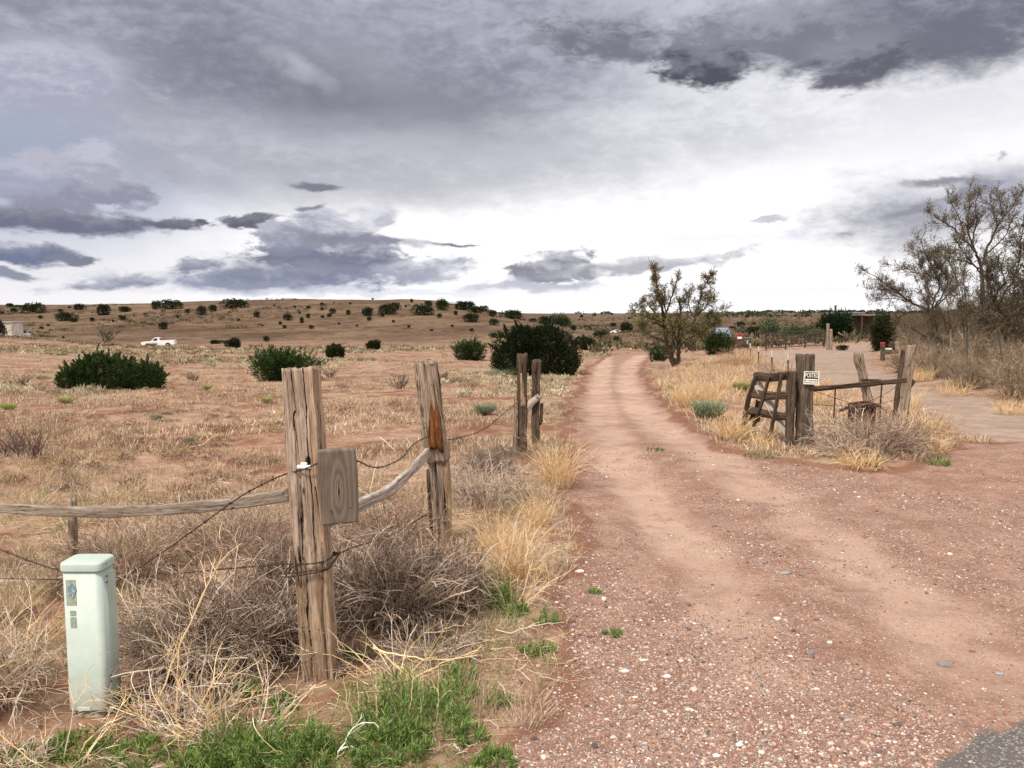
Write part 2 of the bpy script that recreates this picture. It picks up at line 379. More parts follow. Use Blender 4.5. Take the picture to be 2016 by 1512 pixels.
# ------------------------------------------------------------------ mesh building
rng = np.random.default_rng(11)
def tag(o, label=None, cat=None, group=None, kind=None):
    if label: o['label'] = label
    if cat: o['category'] = cat
    if group: o['group'] = group
    if kind: o['kind'] = kind
    return o
def empty(name, loc, label, cat, group=None):
    o = bpy.data.objects.new(name, None); COL.objects.link(o); o.location = loc
    o.empty_display_size = 0.2
    return tag(o, label, cat, group)
def mesh(name, V, FS, mat, parent=None, attrs=None, smooth=False, loc=None):
    """FS: list of (n,k) index arrays. Vertices in world space; loc makes them relative."""
    V = np.asarray(V, np.float32).reshape(-1, 3)
    if parent is not None and loc is None:
        loc = Vector(parent.location); q_ = parent.parent
        while q_ is not None: loc = loc + q_.location; q_ = q_.parent
    if loc is not None: V = V - np.array(tuple(loc), np.float32)
    if not isinstance(FS, list): FS = [FS]
    FS = [np.asarray(f, np.int32) for f in FS if len(f)]
    me = bpy.data.meshes.new(name)
    me.vertices.add(len(V)); me.vertices.foreach_set('co', V.ravel())
    idx = np.concatenate([f.ravel() for f in FS]); tot = np.concatenate([np.full(len(f), f.shape[1], np.int32) for f in FS])
    me.loops.add(len(idx)); me.loops.foreach_set('vertex_index', idx)
    me.polygons.add(len(tot)); me.polygons.foreach_set('loop_start', np.concatenate([[0], np.cumsum(tot)[:-1]]).astype(np.int32))
    me.polygons.foreach_set('use_smooth', np.full(len(tot), bool(smooth)))
    for k, a in (attrs or {}).items():
        a = np.asarray(a, np.float32)
        if a.ndim == 1:
            at_ = me.attributes.new(k, 'FLOAT', 'POINT'); at_.data.foreach_set('value', a)
        elif k == 'col':
            at_ = me.attributes.new(k, 'FLOAT_COLOR', 'POINT')
            at_.data.foreach_set('color', np.concatenate([a, np.ones((len(a), 1), np.float32)], 1).ravel())
        else:
            at_ = me.attributes.new(k, 'FLOAT_VECTOR', 'POINT'); at_.data.foreach_set('vector', a.ravel())
    me.update(calc_edges=True)
    o = bpy.data.objects.new(name, me); COL.objects.link(o)
    if mat is not None: me.materials.append(mat)
    if parent is not None: o.parent = parent
    elif loc is not None: o.location = loc
    return o
class G:
    """collects geometry"""
    def __init__(s): s.V = []; s.F = {}; s.C = []; s.W = []; s.n = 0
    def add(s, V, FS, col=None, wc=None):
        V = np.asarray(V, float).reshape(-1, 3)
        for f in (FS if isinstance(FS, list) else [FS]):
            f = np.asarray(f)
            if len(f): s.F.setdefault(f.shape[1], []).append(f + s.n)
        s.V.append(V); s.n += len(V)
        c = np.ones((len(V), 3)) * 0.5 if col is None else np.broadcast_to(np.asarray(col, float), (len(V), 3))
        s.C.append(c); s.W.append(V if wc is None else np.asarray(wc, float))
    def build(s, name, mat, parent=None, smooth=False, loc=None, **k):
        at_ = {'col': np.concatenate(s.C), 'wc': np.concatenate(s.W)}
        return mesh(name, np.concatenate(s.V), [np.concatenate(f) for f in s.F.values()], mat, parent, at_, smooth, loc)

def unit(v): return v / (np.linalg.norm(v, axis=-1, keepdims=True) + 1e-9)
def tubes(g, P, rad, col, sides=3):
    """P (N,K,3), rad (N,K) or (N,), col (N,3)"""
    P = np.asarray(P, float); N, K, _ = P.shape
    rad = np.asarray(rad, float)
    if rad.ndim == 1: rad = rad[:, None] * np.linspace(1, 0.45, K)[None]
    T = unit(np.gradient(P, axis=1))
    ref = unit(rng.normal(size=(N, 1, 3))); ref = np.broadcast_to(ref, T.shape)
    A = unit(np.cross(T, ref)); B = np.cross(T, A)
    an = np.arange(sides) * 2 * np.pi / sides
    V = P[:, :, None] + rad[:, :, None, None] * (A[:, :, None] * np.cos(an)[:, None] + B[:, :, None] * np.sin(an)[:, None])
    base = (np.arange(N) * K * sides)[:, None, None]
    i = (np.arange(K - 1) * sides)[None, :, None]; s_ = np.arange(sides)[None, None]; s2 = (s_ + 1) % sides
    q = np.stack([base + i + s_, base + i + s2, base + i + sides + s2, base + i + sides + s_], -1).reshape(-1, 4)
    c = np.repeat(np.asarray(col, float).reshape(-1, 3) if np.ndim(col) > 1 else np.tile(col, (N, 1)), K * sides, 0)
    w = np.broadcast_to(np.linspace(0, 1, K)[None, :, None, None], V[..., :1].shape)
    wc = np.concatenate([np.broadcast_to(np.cos(an)[None, None, :, None], w.shape) * 0.05, np.broadcast_to(np.sin(an)[None, None, :, None], w.shape) * 0.05, w], -1)
    g.add(V.reshape(-1, 3), q, c, wc.reshape(-1, 3))
def strips(g, P, wid, col, side=None):
    """flat blades, P (N,K,3), wid (N,)"""
    P = np.asarray(P, float); N, K, _ = P.shape
    T = unit(np.gradient(P, axis=1))
    if side is None:
        a = rng.uniform(0, 2 * np.pi, N); side = np.stack([np.cos(a), np.sin(a), np.zeros(N)], -1)
    side = unit(np.cross(np.cross(T, side[:, None]), T))
    prof = np.interp(np.linspace(0, 1, K), [0, 0.3, 0.75, 1], [0.7, 1, 0.7, 0.08])
    o = side * (wid[:, None, None] * prof[None, :, None] * 0.5)
    V = np.stack([P - o, P + o], 2)
    b = (np.arange(N) * K * 2)[:, None]; i = (np.arange(K - 1) * 2)[None]
    q = np.stack([b + i, b + i + 1, b + i + 3, b + i + 2], -1).reshape(-1, 4)
    c = np.repeat(np.asarray(col, float).reshape(-1, 3) if np.ndim(col) > 1 else np.tile(col, (N, 1)), K * 2, 0)
    g.add(V.reshape(-1, 3), q, c)
def leaves(g, C, D, L, W, col):
    """folded diamond leaves: base C, direction D, length L, width W"""
    C = np.asarray(C, float); N = len(C); D = unit(np.asarray(D, float))
    S = unit(np.cross(D, rng.normal(size=(N, 3)))); U = np.cross(S, D)
    L = np.broadcast_to(L, (N,))[:, None]; W = np.broadcast_to(W, (N,))[:, None]
    V = np.stack([C, C + D * L * 0.45 + S * W * 0.5, C + D * L + U * L * 0.1 * rng.normal(size=(N, 1)), C + D * L * 0.45 - S * W * 0.5], 1)
    q = np.arange(N * 4).reshape(N, 4)
    g.add(V.reshape(-1, 3), q, np.repeat(np.asarray(col).reshape(-1, 3) if np.ndim(col) > 1 else np.tile(col, (N, 1)), 4, 0))
def paths(S, D, L, K, wander=0.3, droop=0.0, curl=0.0):
    """growing curved lines: S starts, D directions, L lengths"""
    S = np.asarray(S, float); N = len(S); D = unit(np.asarray(D, float).copy()); L = np.broadcast_to(L, (N,))
    st = (L / (K - 1))[:, None]; out = [S]; p = S; cv = rng.normal(size=(N, 3)) * curl
    for k in range(K - 1):
        p = p + D * st; out.append(p)
        D = unit(D + rng.normal(size=(N, 3)) * wander / K * 2 + cv / K + np.array([0, 0, -droop]) / K)
    return np.stack(out, 1)
def offshoots(P, n, spread=0.8, tmin=0.25, tmax=1.0, up=0.0):
    """n side branches per path: starts, directions"""
    N, K, _ = P.shape
    t = rng.uniform(tmin, tmax, (N, n)) * (K - 1); i = np.minimum(t.astype(int), K - 2); f = (t - i)[..., None]
    r = np.arange(N)[:, None]
    s = P[r, i] * (1 - f) + P[r, i + 1] * f
    d = unit(P[r, i + 1] - P[r, i]); d = unit(d + rng.normal(size=d.shape) * spread + np.array([0, 0, up]))
    return s.reshape(-1, 3), d.reshape(-1, 3), t.reshape(-1) / (K - 1)
def pick(n, pal, var=0.12):
    pal = np.array(pal); c = pal[rng.integers(0, len(pal), n)]
    return np.clip(c * (1 + rng.normal(size=(n, 1)) * var) + rng.normal(size=(n, 3)) * 0.006, 0.004, 0.95)

# ------------------------------------------------------------------ materials
def principled(name, rough=0.9, spec=0.2):
    m = bpy.data.materials.new(name); m.use_nodes = True
    nt = m.node_tree; b = nt.nodes['Principled BSDF']
    b.inputs['Roughness'].default_value = rough
    b.inputs['Specular IOR Level'].default_value = spec
    return m, nt, b
def bump(nt, b, h, strength=0.5, dist=0.01):
    n = nt.nodes.new('ShaderNodeBump'); n.inputs['Strength'].default_value = strength; n.inputs['Distance'].default_value = dist
    link(nt, h, n.inputs['Height']); nt.links.new(n.outputs[0], b.inputs['Normal'])
def mat_plant(name, trans=0.25, rough=0.85):
    m, nt, b = principled(name, rough, 0.15)
    c = attr(nt, 'col', 0); nt.links.new(c.k, b.inputs['Base Color'])
    if trans > 0:
        t = nt.nodes.new('ShaderNodeBsdfTranslucent'); nt.links.new(c.k, t.inputs[0])
        mx = nt.nodes.new('ShaderNodeMixShader'); mx.inputs[0].default_value = trans
        nt.links.new(b.outputs[0], mx.inputs[1]); nt.links.new(t.outputs[0], mx.inputs[2])
        nt.links.new(mx.outputs[0], nt.nodes['Material Output'].inputs[0])
    return m
M_PLANT = mat_plant('dry_plant', 0.2)
M_LEAF = mat_plant('green_leaf', 0.3, 0.7)
M_BARK = mat_plant('bark_and_twigs', 0.0)
def mat_plain(name, col, rough=0.8, metal=0.0, spec=0.3, var=0.0, vs=20.0, dirt=None):
    m, nt, b = principled(name, rough, spec); b.inputs['Metallic'].default_value = metal
    o = E(nt, nt.nodes.new('ShaderNodeTexCoord').outputs['Object'])
    if var > 0:
        n = noise(nt, o, vs, 5, 0.6)
        c2 = dirt or tuple(v * (1 - var) for v in col)
        c = mixc(nt, ramp(nt, n, 0.38, 0.68), col, c2); nt.links.new(c.k, b.inputs['Base Color'])
        bump(nt, b, n, 0.3, 0.004)
    else: b.inputs['Base Color'].default_value = (*col, 1)
    return m
def mat_wood(name, light, mid, dark, crack=0.5, scale=1.0, moss=None):
    """weathered timber; grain runs along wc.z"""
    m, nt, b = principled(name, 0.92, 0.1)
    w = attr(nt, 'wc', 1)
    g1 = noise(nt, vscale(nt, w, (38 * scale, 38 * scale, 2.2 * scale)), 1.0, 6, 0.65, 0.4)
    g2 = noise(nt, vscale(nt, w, (9 * scale, 9 * scale, 0.8 * scale)), 1.0, 5, 0.6, 0.6)
    g3 = noise(nt, vscale(nt, w, (4, 4, 4)), 1.0, 5, 0.6, 0.2)
    fine = noise(nt, vscale(nt, w, (160 * scale, 160 * scale, 9 * scale)), 1.0, 3, 0.6)
    c = mixc(nt, ramp(nt, g1, 0.35, 0.66), mid, light)
    c = mixc(nt, ramp(nt, g2, 0.52, 0.70) * 0.75, c, tuple(0.5 * (a + d) for a, d in zip(mid, dark)))
    c = mixc(nt, ramp(nt, g3, 0.45, 0.75) * 0.5, c, tuple(v * 0.72 for v in mid))
    g4 = noise(nt, vscale(nt, w, (24 * scale, 24 * scale, 0.9 * scale)), 1.0, 3, 0.5, 0.5)
    ln_ = ramp(nt, (g4 - 0.5)._m('ABSOLUTE') + (g3 - 0.42)._m('MAXIMUM', 0.0) * 0.10, 0.022, 0.006)
    ck = ramp(nt, g1 * 0.55 + g2 * 0.45, 0.41, 0.37).max(ln_)
    c = mixc(nt, ck * crack, c, dark)
    c = mixc(nt, ramp(nt, fine, 0.52, 0.34) * 0.5, c, dark)
    kn = voro(nt, vscale(nt, w, (7, 7, 2.6)), 1.0)
    c = mixc(nt, ramp(nt, kn, 0.10, 0.04) * 0.85, c, dark)
    nt.links.new(c.k, b.inputs['Base Color'])
    bump(nt, b, g1 * 0.6 + g2 * 0.5 + fine * 0.25 - ck * 0.6, 0.85, 0.012)
    return m
WOOD_GREY = mat_wood('weathered_grey_wood', (0.47, 0.365, 0.285), (0.25, 0.18, 0.13), (0.022, 0.014, 0.009), 1.0)
WOOD_RAIL = mat_wood('grey_rail_wood', (0.42, 0.345, 0.285), (0.25, 0.195, 0.155), (0.05, 0.035, 0.025), 0.55, 1.5)
WOOD_TAN = mat_wood('tan_split_wood', (0.56, 0.40, 0.27), (0.32, 0.205, 0.125), (0.06, 0.035, 0.02), 0.6)
WOOD_DARK = mat_wood('dark_old_wood', (0.17, 0.12, 0.088), (0.075, 0.05, 0.036), (0.012, 0.008, 0.006), 0.9)
WOOD_PALE = mat_wood('bleached_wood', (0.60, 0.52, 0.455), (0.36, 0.29, 0.245), (0.12, 0.085, 0.06), 0.5)
WOOD_RUST = mat_wood('orange_heart_wood', (0.30, 0.115, 0.042), (0.13, 0.045, 0.018), (0.03, 0.012, 0.006), 0.8)
WIRE = mat_plain('rusty_wire', (0.085, 0.05, 0.035), 0.7, 0.3, 0.3, 0.5, 60)

# ------------------------------------------------------------------ the ground sheet, roads
def mat_ground():
    m, nt, b = principled('desert_ground', 0.95, 0.08)
    geo = nt.nodes.new('ShaderNodeNewGeometry'); P = E(nt, geo.outputs['Position'])
    road, drive, track, asph, hill, green = [attr(nt, k) for k in ('road', 'drive', 'track', 'asphalt', 'hill', 'green')]
    nA = noise(nt, P, 0.35, 6, 0.6, 0.3); nB = noise(nt, P, 2.2, 6, 0.62, 0.3); nC = noise(nt, P, 14, 5, 0.65); nD = noise(nt, P, 90, 4, 0.7)
    nF = noise(nt, P, 0.045, 6, 0.62, 0.5)
    soil = mixc(nt, ramp(nt, nB, 0.36, 0.64), (0.185, 0.082, 0.052), (0.285, 0.148, 0.100))
    soil = mixc(nt, ramp(nt, nC, 0.42, 0.70) * 0.6, soil, (0.13, 0.058, 0.040))
    # dry litter between the tufts
    lit = ramp(nt, nA * 0.6 + nB * 0.4 + nC * 0.25, 0.52, 0.72)
    straw = mixc(nt, ramp(nt, nC, 0.35, 0.65), (0.35, 0.245, 0.165), (0.48, 0.355, 0.25))
    field = mixc(nt, lit * 0.65, soil, straw)
    field = mixc(nt, ramp(nt, nF, 0.50, 0.66) * 0.5, field, (0.27, 0.205, 0.17))
    field = mixc(nt, green * ramp(nt, nC, 0.44, 0.60) * 0.28, field, (0.20, 0.22, 0.10))
    hillc = mixc(nt, ramp(nt, nF * 0.5 + nA * 0.5, 0.40, 0.62), (0.080, 0.047, 0.029), (0.225, 0.148, 0.098))
    hillc = mixc(nt, ramp(nt, nB * 0.6 + nA * 0.4, 0.46, 0.60) * 0.6, hillc, (0.060, 0.044, 0.026))
    field = mixc(nt, hill, field, hillc)
    # gravel: small stones as cells of their own colour
    vd = voro(nt, P, 55.0); vc = voro(nt, P, 55.0, 'F1', 'Color'); vd2 = voro(nt, P, 24.0); vc2 = voro(nt, P, 24.0, 'F1', 'Color')
    cx, cy, cz = sep(nt, vc); dx_, dy_, dz_ = sep(nt, vc2)
    dirt = mixc(nt, ramp(nt, nB, 0.35, 0.65), (0.275, 0.150, 0.105), (0.395, 0.240, 0.178))
    dirt = mixc(nt, ramp(nt, nC * 0.7 + nD * 0.3, 0.42, 0.62) * 0.55, dirt, (0.165, 0.082, 0.058))
    st = mixc(nt, cx, (0.12, 0.075, 0.058), (0.60, 0.46, 0.385)); st = mixc(nt, ramp(nt, cy, 0.7, 0.8, kind='LINEAR'), st, (0.24, 0.235, 0.24))
    st = mixc(nt, ramp(nt, cz, 0.95, 0.97, kind='LINEAR'), st, (0.62, 0.57, 0.52))
    loose = ramp(nt, nA * 0.55 + nB * 0.45, 0.42, 0.60) * 0.75 + 0.15
    loose = loose * (1.0 - track * 0.45) + 0.20
    stone1 = ramp(nt, vd, 0.42, 0.30) * ramp(nt, cy * 0.5 + cz * 0.5 + loose, 0.50, 0.72)
    st2 = mixc(nt, dy_, (0.26, 0.17, 0.14), (0.58, 0.46, 0.40))
    stone2 = ramp(nt, vd2, 0.34, 0.26) * ramp(nt, dx_ + loose * 0.5, 0.95, 1.05)
    rc = mixc(nt, stone1 * 0.85, dirt, st); rc = mixc(nt, stone2 * 0.9, rc, st2)
    dust = mixc(nt, nC, (0.49, 0.325, 0.248), (0.60, 0.43, 0.34))
    rc = mixc(nt, track * ramp(nt, nB * 0.5 + nC * 0.5, 0.30, 0.55) * 0.85, rc, dust)
    drc = mixc(nt, ramp(nt, nB, 0.35, 0.65), (0.27, 0.19, 0.145), (0.40, 0.295, 0.235)); drc = mixc(nt, ramp(nt, nC * 0.5 + nA * 0.5, 0.40, 0.6) * 0.5, drc, (0.21, 0.135, 0.10)); drc = mixc(nt, stone1 * 0.8, drc, st)
    ac = mixc(nt, cx * cx, (0.20, 0.18, 0.17), (0.52, 0.47, 0.43)); ac = mixc(nt, ramp(nt, vd, 0.38, 0.5), ac, (0.13, 0.115, 0.108))
    c = mixc(nt, drive, field, drc); c = mixc(nt, road, c, rc)
    verge = ramp(nt, road + (nB - 0.5) * 0.5, 0.04, 0.25) * ramp(nt, road + (nC - 0.5) * 0.5, 0.95, 0.6) * (1.0 - asph)
    c = mixc(nt, verge * 0.75, c, mixc(nt, nC, (0.13, 0.055, 0.036), (0.26, 0.12, 0.078))); c = mixc(nt, asph, c, ac)
    nt.links.new(c.k, b.inputs['Base Color'])
    hh = nC * 0.5 + nD * 0.35 + stone1 * road * 0.30 + stone2 * road * 0.5 + ramp(nt, vd, 0.5, 0.0) * asph * 0.4
    bump(nt, b, hh, 0.9, 0.018)
    return m
M_GROUND = mat_ground()
def build_ground():
    a = np.concatenate([np.arange(-46, 46, 0.13), np.arange(46, 314, 4.0)]); a = R(1) * a
    lr = np.exp(np.arange(math.log(1.2), math.log(3100), 0.0125)); lr = np.concatenate([[0.05, 0.5, 0.9], lr])
    nA, nR = len(a), len(lr)
    A, RR = np.meshgrid(a, lr, indexing='ij')
    X, Y = RR * np.sin(A), RR * np.cos(A)
    mk = masks(X, Y); m, dr, tr, ap = mk
    dr = dr * (1 - m)
    Z = hfull(X, Y, (m, dr, tr, ap))
    V = np.stack([X, Y, Z], -1).reshape(-1, 3)
    i = np.arange(nA)[:, None] * nR; j = np.arange(nR - 1)[None]; i2 = ((np.arange(nA) + 1) % nA)[:, None] * nR
    Q = np.stack([i + j, i + j + 1, i2 + j + 1, i2 + j], -1).reshape(-1, 4)
    f = [q.ravel()[Q].mean(1) for q in (m, dr, ap)]
    sel = np.zeros(len(Q), int); sel[f[1] > 0.5] = 2; sel[f[0] > 0.5] = 1; sel[f[2] > 0.5] = 3
    far = RR; u = 1008 + F * X / np.maximum(Y, 8)
    hill = sstep(95, 190, RR + fbm(X * 0.02, Y * 0.02, 3, 8) * 50)
    green = sstep(0.6, 0.0, np.abs(pdist(X, Y, MAIN) + 0.9) - 0.3) * sstep(60, 30, Y) * (vn(X * 0.4, Y * 0.4, 3) > -0.1)
    at_ = dict(road=m, drive=dr, track=tr, asphalt=ap, hill=hill, green=green)
    for k, nm in enumerate(('ground', 'dirt_road', 'gravel_driveway', 'asphalt_road')):
        q = Q[sel == k]; used, inv = np.unique(q, return_inverse=True)
        o = mesh(nm, V[used], inv.reshape(-1, 4)[:, ::-1], M_GROUND, None, {n: v.ravel()[used] for n, v in at_.items()}, True)
        tag(o, kind='structure')
build_ground()
# ------------------------------------------------------------------ timber, wire, boxes
def resample(P, n):
    P = np.array([tuple(p) for p in P], float)
    if len(P) > 2:                                   # soften the bends
        t = np.linspace(0, len(P) - 1, len(P) * 8)
        P2 = np.stack([np.interp(t, np.arange(len(P)), P[:, k]) for k in range(3)], 1)
        k = np.ones(7) / 7; Q = np.stack([np.convolve(np.pad(P2[:, i], 3, 'edge'), k, 'valid') for i in range(3)], 1)
        Q[0], Q[-1] = P[0], P[-1]; P = Q
    s = np.concatenate([[0], np.cumsum(np.linalg.norm(np.diff(P, axis=0), axis=1))])
    t = np.linspace(0, s[-1], n)
    return np.stack([np.interp(t, s, P[:, k]) for k in range(3)], 1), t
def timber(g, pts, w, d, axis=(1, 0, 0), rough=0.010, seed=0, M=36, step=0.04, taper=1.0, sq=5.0, ragged=0.02, cracks=3, crack_d=0.03, wob=0.0):
    """a rough sawn or split timber swept along pts; axis = the direction of its width"""
    tot = sum((Vector(pts[i + 1]) - Vector(pts[i])).length for i in range(len(pts) - 1))
    K = max(6, int(tot / step)); C, S = resample(pts, K)
    T = unit(np.gradient(C, axis=0)); A = np.broadcast_to(np.array(axis, float), T.shape)
    A = unit(A - (A * T).sum(1, keepdims=True) * T); B = np.cross(T, A)
    th = np.linspace(0, 2 * np.pi, M, endpoint=False)
    cs, sn = np.cos(th), np.sin(th); rr = 1 / (np.abs(cs) ** sq + np.abs(sn) ** sq) ** (1 / sq)
    cx, cy = cs * rr, sn * rr
    per = th / (2 * np.pi) * 2 * (w + d)
    PP, SS = np.meshgrid(per, S); TH_, _ = np.meshgrid(th, S)
    cyc = lambda f: f                                 # perimeter noise made periodic below
    def pn(fs, fl, sd, o=3):
        a = fbm(np.cos(TH_) * (w + d) * fs * 0.35 + sd * 3.1, SS * fl + np.sin(TH_) * (w + d) * fs * 0.35 * 0 + sd, o, sd)
        b = fbm(np.sin(TH_) * (w + d) * fs * 0.35 + sd * 7.7, SS * fl - sd, o, sd + 17)
        return a + b
    disp = pn(22, 1.2, seed + 1) * rough * 1.1 + pn(70, 3.0, seed + 2) * rough * 0.7 + pn(9, 4.0, seed + 3) * rough * 0.7
    r_ = np.random.default_rng(seed + 100)
    for c in range(cracks):
        c0 = r_.uniform(0, 2 * np.pi); s0 = r_.uniform(0, S[-1]); ln = r_.uniform(0.25, 0.7) * S[-1]
        path = c0 + 0.25 * vn(SS[:, :1] * 3 + c * 5, SS[:, :1] * 0, seed + c)
        da = np.abs((TH_ - path + np.pi) % (2 * np.pi) - np.pi)
        disp = disp - crack_d * r_.uniform(0.4, 1) * np.exp(-(da / 0.10) ** 2) * np.exp(-((SS - s0) / ln) ** 2)
    sc = np.linspace(1, taper, K)[:, None]
    off = 1 + disp / (0.5 * min(w, d))
    if wob: sc = sc * (1 + wob * vn(S * 3, S * 0, seed + 50)[:, None])
    X = cx * w / 2 * sc * off; Y = cy * d / 2 * sc * off
    top = ragged * pn(30, 0, seed + 9, 3)[-1]; bot = ragged * pn(30, 0, seed + 10, 3)[0]
    V = C[:, None] + A[:, None] * X[..., None] + B[:, None] * Y[..., None]
    V[-1] += T[-1] * top[:, None]; V[0] += T[0] * bot[:, None]
    wc = np.stack([X + seed * 0.37, Y + seed * 0.11, np.broadcast_to(SS, X.shape)], -1)
    i = (np.arange(K - 1) * M)[:, None]; s_ = np.arange(M)[None]; s2 = (s_ + 1) % M
    q = np.stack([i + s_, i + s2, i + M + s2, i + M + s_], -1).reshape(-1, 4)
    V = V.reshape(-1, 3); wc = wc.reshape(-1, 3)
    caps = []
    for ring, sg in ((0, -1), (K - 1, 1)):            # end grain: two inner rings and a centre
        cen = C[ring] + T[ring] * sg * -0.004; base = len(V); rv = V[ring * M:(ring + 1) * M]
        for k, f in enumerate((0.72, 0.36)):
            nv = cen + (rv - cen) * f + T[ring] * (fbm(rv[:, 0] * 60 + k, rv[:, 1] * 60, 3, seed) * ragged * 0.8)[:, None]
            V = np.vstack([V, nv]); wc = np.vstack([wc, np.stack([nv[:, 0] * 1 + seed, nv[:, 1], nv[:, 2] * 0.3], 1)])
        V = np.vstack([V, cen]); wc = np.vstack([wc, [[seed, 0, 0]]])
        o0 = ring * M + np.arange(M); o1 = base + np.arange(M); o2 = base + M + np.arange(M); ce = base + 2 * M
        r1 = lambda o: np.roll(o, -1)
        for a_, b_ in ((o0, o1), (o1, o2)):
            f = np.stack([a_, r1(a_), r1(b_), b_], 1); caps.append(f if sg > 0 else f[:, ::-1])
        f = np.stack([o2, r1(o2), np.full(M, ce)], 1); caps.append(f if sg > 0 else f[:, ::-1])
    g.add(V, [q] + caps, (0.5, 0.5, 0.5), wc)
def wood(name, pts, w, d, mat, parent=None, axis=(1, 0, 0), smooth=True, **k):
    g = G(); timber(g, pts, w, d, axis, **k)
    return g.build(name, mat, parent, smooth, loc=None if parent else Vector(pts[0]))
def wire(name, pts, r=0.0031, parent=None, barbs=True, mat=None, strands=2, spacing=0.13):
    C, S = resample(pts, max(8, int(sum((Vector(pts[i + 1]) - Vector(pts[i])).length for i in range(len(pts) - 1)) / 0.02)))
    T = unit(np.gradient(C, axis=0)); A = unit(np.cross(T, [0.13, 0.2, 1.0])); B = np.cross(T, A); g = G()
    for s in range(strands):
        a = S * 90 + s * np.pi
        P = C + (A * np.cos(a)[:, None] + B * np.sin(a)[:, None]) * r * (0.9 if strands > 1 else 0)
        tubes(g, P[None], np.full((1, len(C)), r), (0.1, 0.06, 0.04), 5)
    if barbs:
        n = int(S[-1] / spacing)
        if n:
            ix = (np.linspace(0.05, 0.95, n) * (len(C) - 1)).astype(int)
            for sgn in (0, 1):
                D = unit(rng.normal(size=(n, 3)) + T[ix] * 0.3) * 0.016
                P = np.stack([C[ix] - D, C[ix], C[ix] + D], 1)
                tubes(g, P, np.full((n, 3), r * 0.7), (0.1, 0.06, 0.04), 4)
    return g.build(name, mat or WIRE, parent, True, loc=None if parent else Vector(pts[0]))
def box(g, c, s, col=(0.5, 0.5, 0.5), rot=None, bev=0.0):
    """box with chamfered edges"""
    hx, hy, hz_ = (v / 2 for v in s); b = min(bev, hx * 0.9, hy * 0.9, hz_ * 0.9)
    if b <= 0:
        V = np.array([[x, y, z] for x in (-hx, hx) for y in (-hy, hy) for z in (-hz_, hz_)])
        Fq = np.array([[0, 1, 3, 2], [4, 6, 7, 5], [0, 4, 5, 1], [2, 3, 7, 6], [0, 2, 6, 4], [1, 5, 7, 3]])
    else:
        oct_ = [(-hx, -hy + b), (-hx + b, -hy), (hx - b, -hy), (hx, -hy + b), (hx, hy - b), (hx - b, hy), (-hx + b, hy), (-hx, hy - b)]
        V, Fq = [], []
        for z, k in ((-hz_, b), (-hz_ + b, 0), (hz_ - b, 0), (hz_, b)):
            for x, y in oct_: V.append([x * (hx - k) / hx, y * (hy - k) / hy, z])
        V = np.array(V)
        for r in range(3):
            for i in range(8): Fq.append([r * 8 + i, r * 8 + (i + 1) % 8, (r + 1) * 8 + (i + 1) % 8, (r + 1) * 8 + i])
        for r, rv in ((0, True), (3, False)):
            o = r * 8
            for f in ([0, 1, 2, 3], [3, 4, 7, 0], [4, 5, 6, 7]):
                f = [o + i for i in f]; Fq.append(f[::-1] if rv else f)
        Fq = np.array(Fq)
    if rot is not None: V = V @ np.array(rot.to_matrix() if hasattr(rot, 'to_matrix') else rot).T
    g.add(V + np.array(tuple(c)), Fq, col)
def lathe(g, prof, c, n=24, col=(0.5, 0.5, 0.5), axis='z'):
    prof = np.array(prof); a = np.arange(n) * 2 * np.pi / n
    V = np.stack([prof[:, None, 0] * np.cos(a), prof[:, None, 0] * np.sin(a), np.broadcast_to(prof[:, None, 1], (len(prof), n))], -1)
    if axis == 'y': V = V[..., [0, 2, 1]]
    i = (np.arange(len(prof) - 1) * n)[:, None]; s_ = np.arange(n)[None]; s2 = (s_ + 1) % n
    q = np.stack([i + s_, i + s2, i + n + s2, i + n + s_], -1).reshape(-1, 4)
    if axis == 'y': q = q[:, ::-1]
    g.add(V.reshape(-1, 3) + np.array(tuple(c)), q, col)
def bar(g, a, b, w, d=None, col=(0.5, 0.5, 0.5), up=(0, 0, 1)):
    a, b = Vector(a), Vector(b); t = (b - a); L_ = t.length; t.normalize()
    x = Vector(up).cross(t)
    if x.length < 1e-3: x = Vector((1, 0, 0))
    x.normalize(); y = t.cross(x); M = np.array([x, y, t]).T
    box(g, (a + b) / 2, (w, d or w, L_), col, M, min(w, d or w) * 0.12)

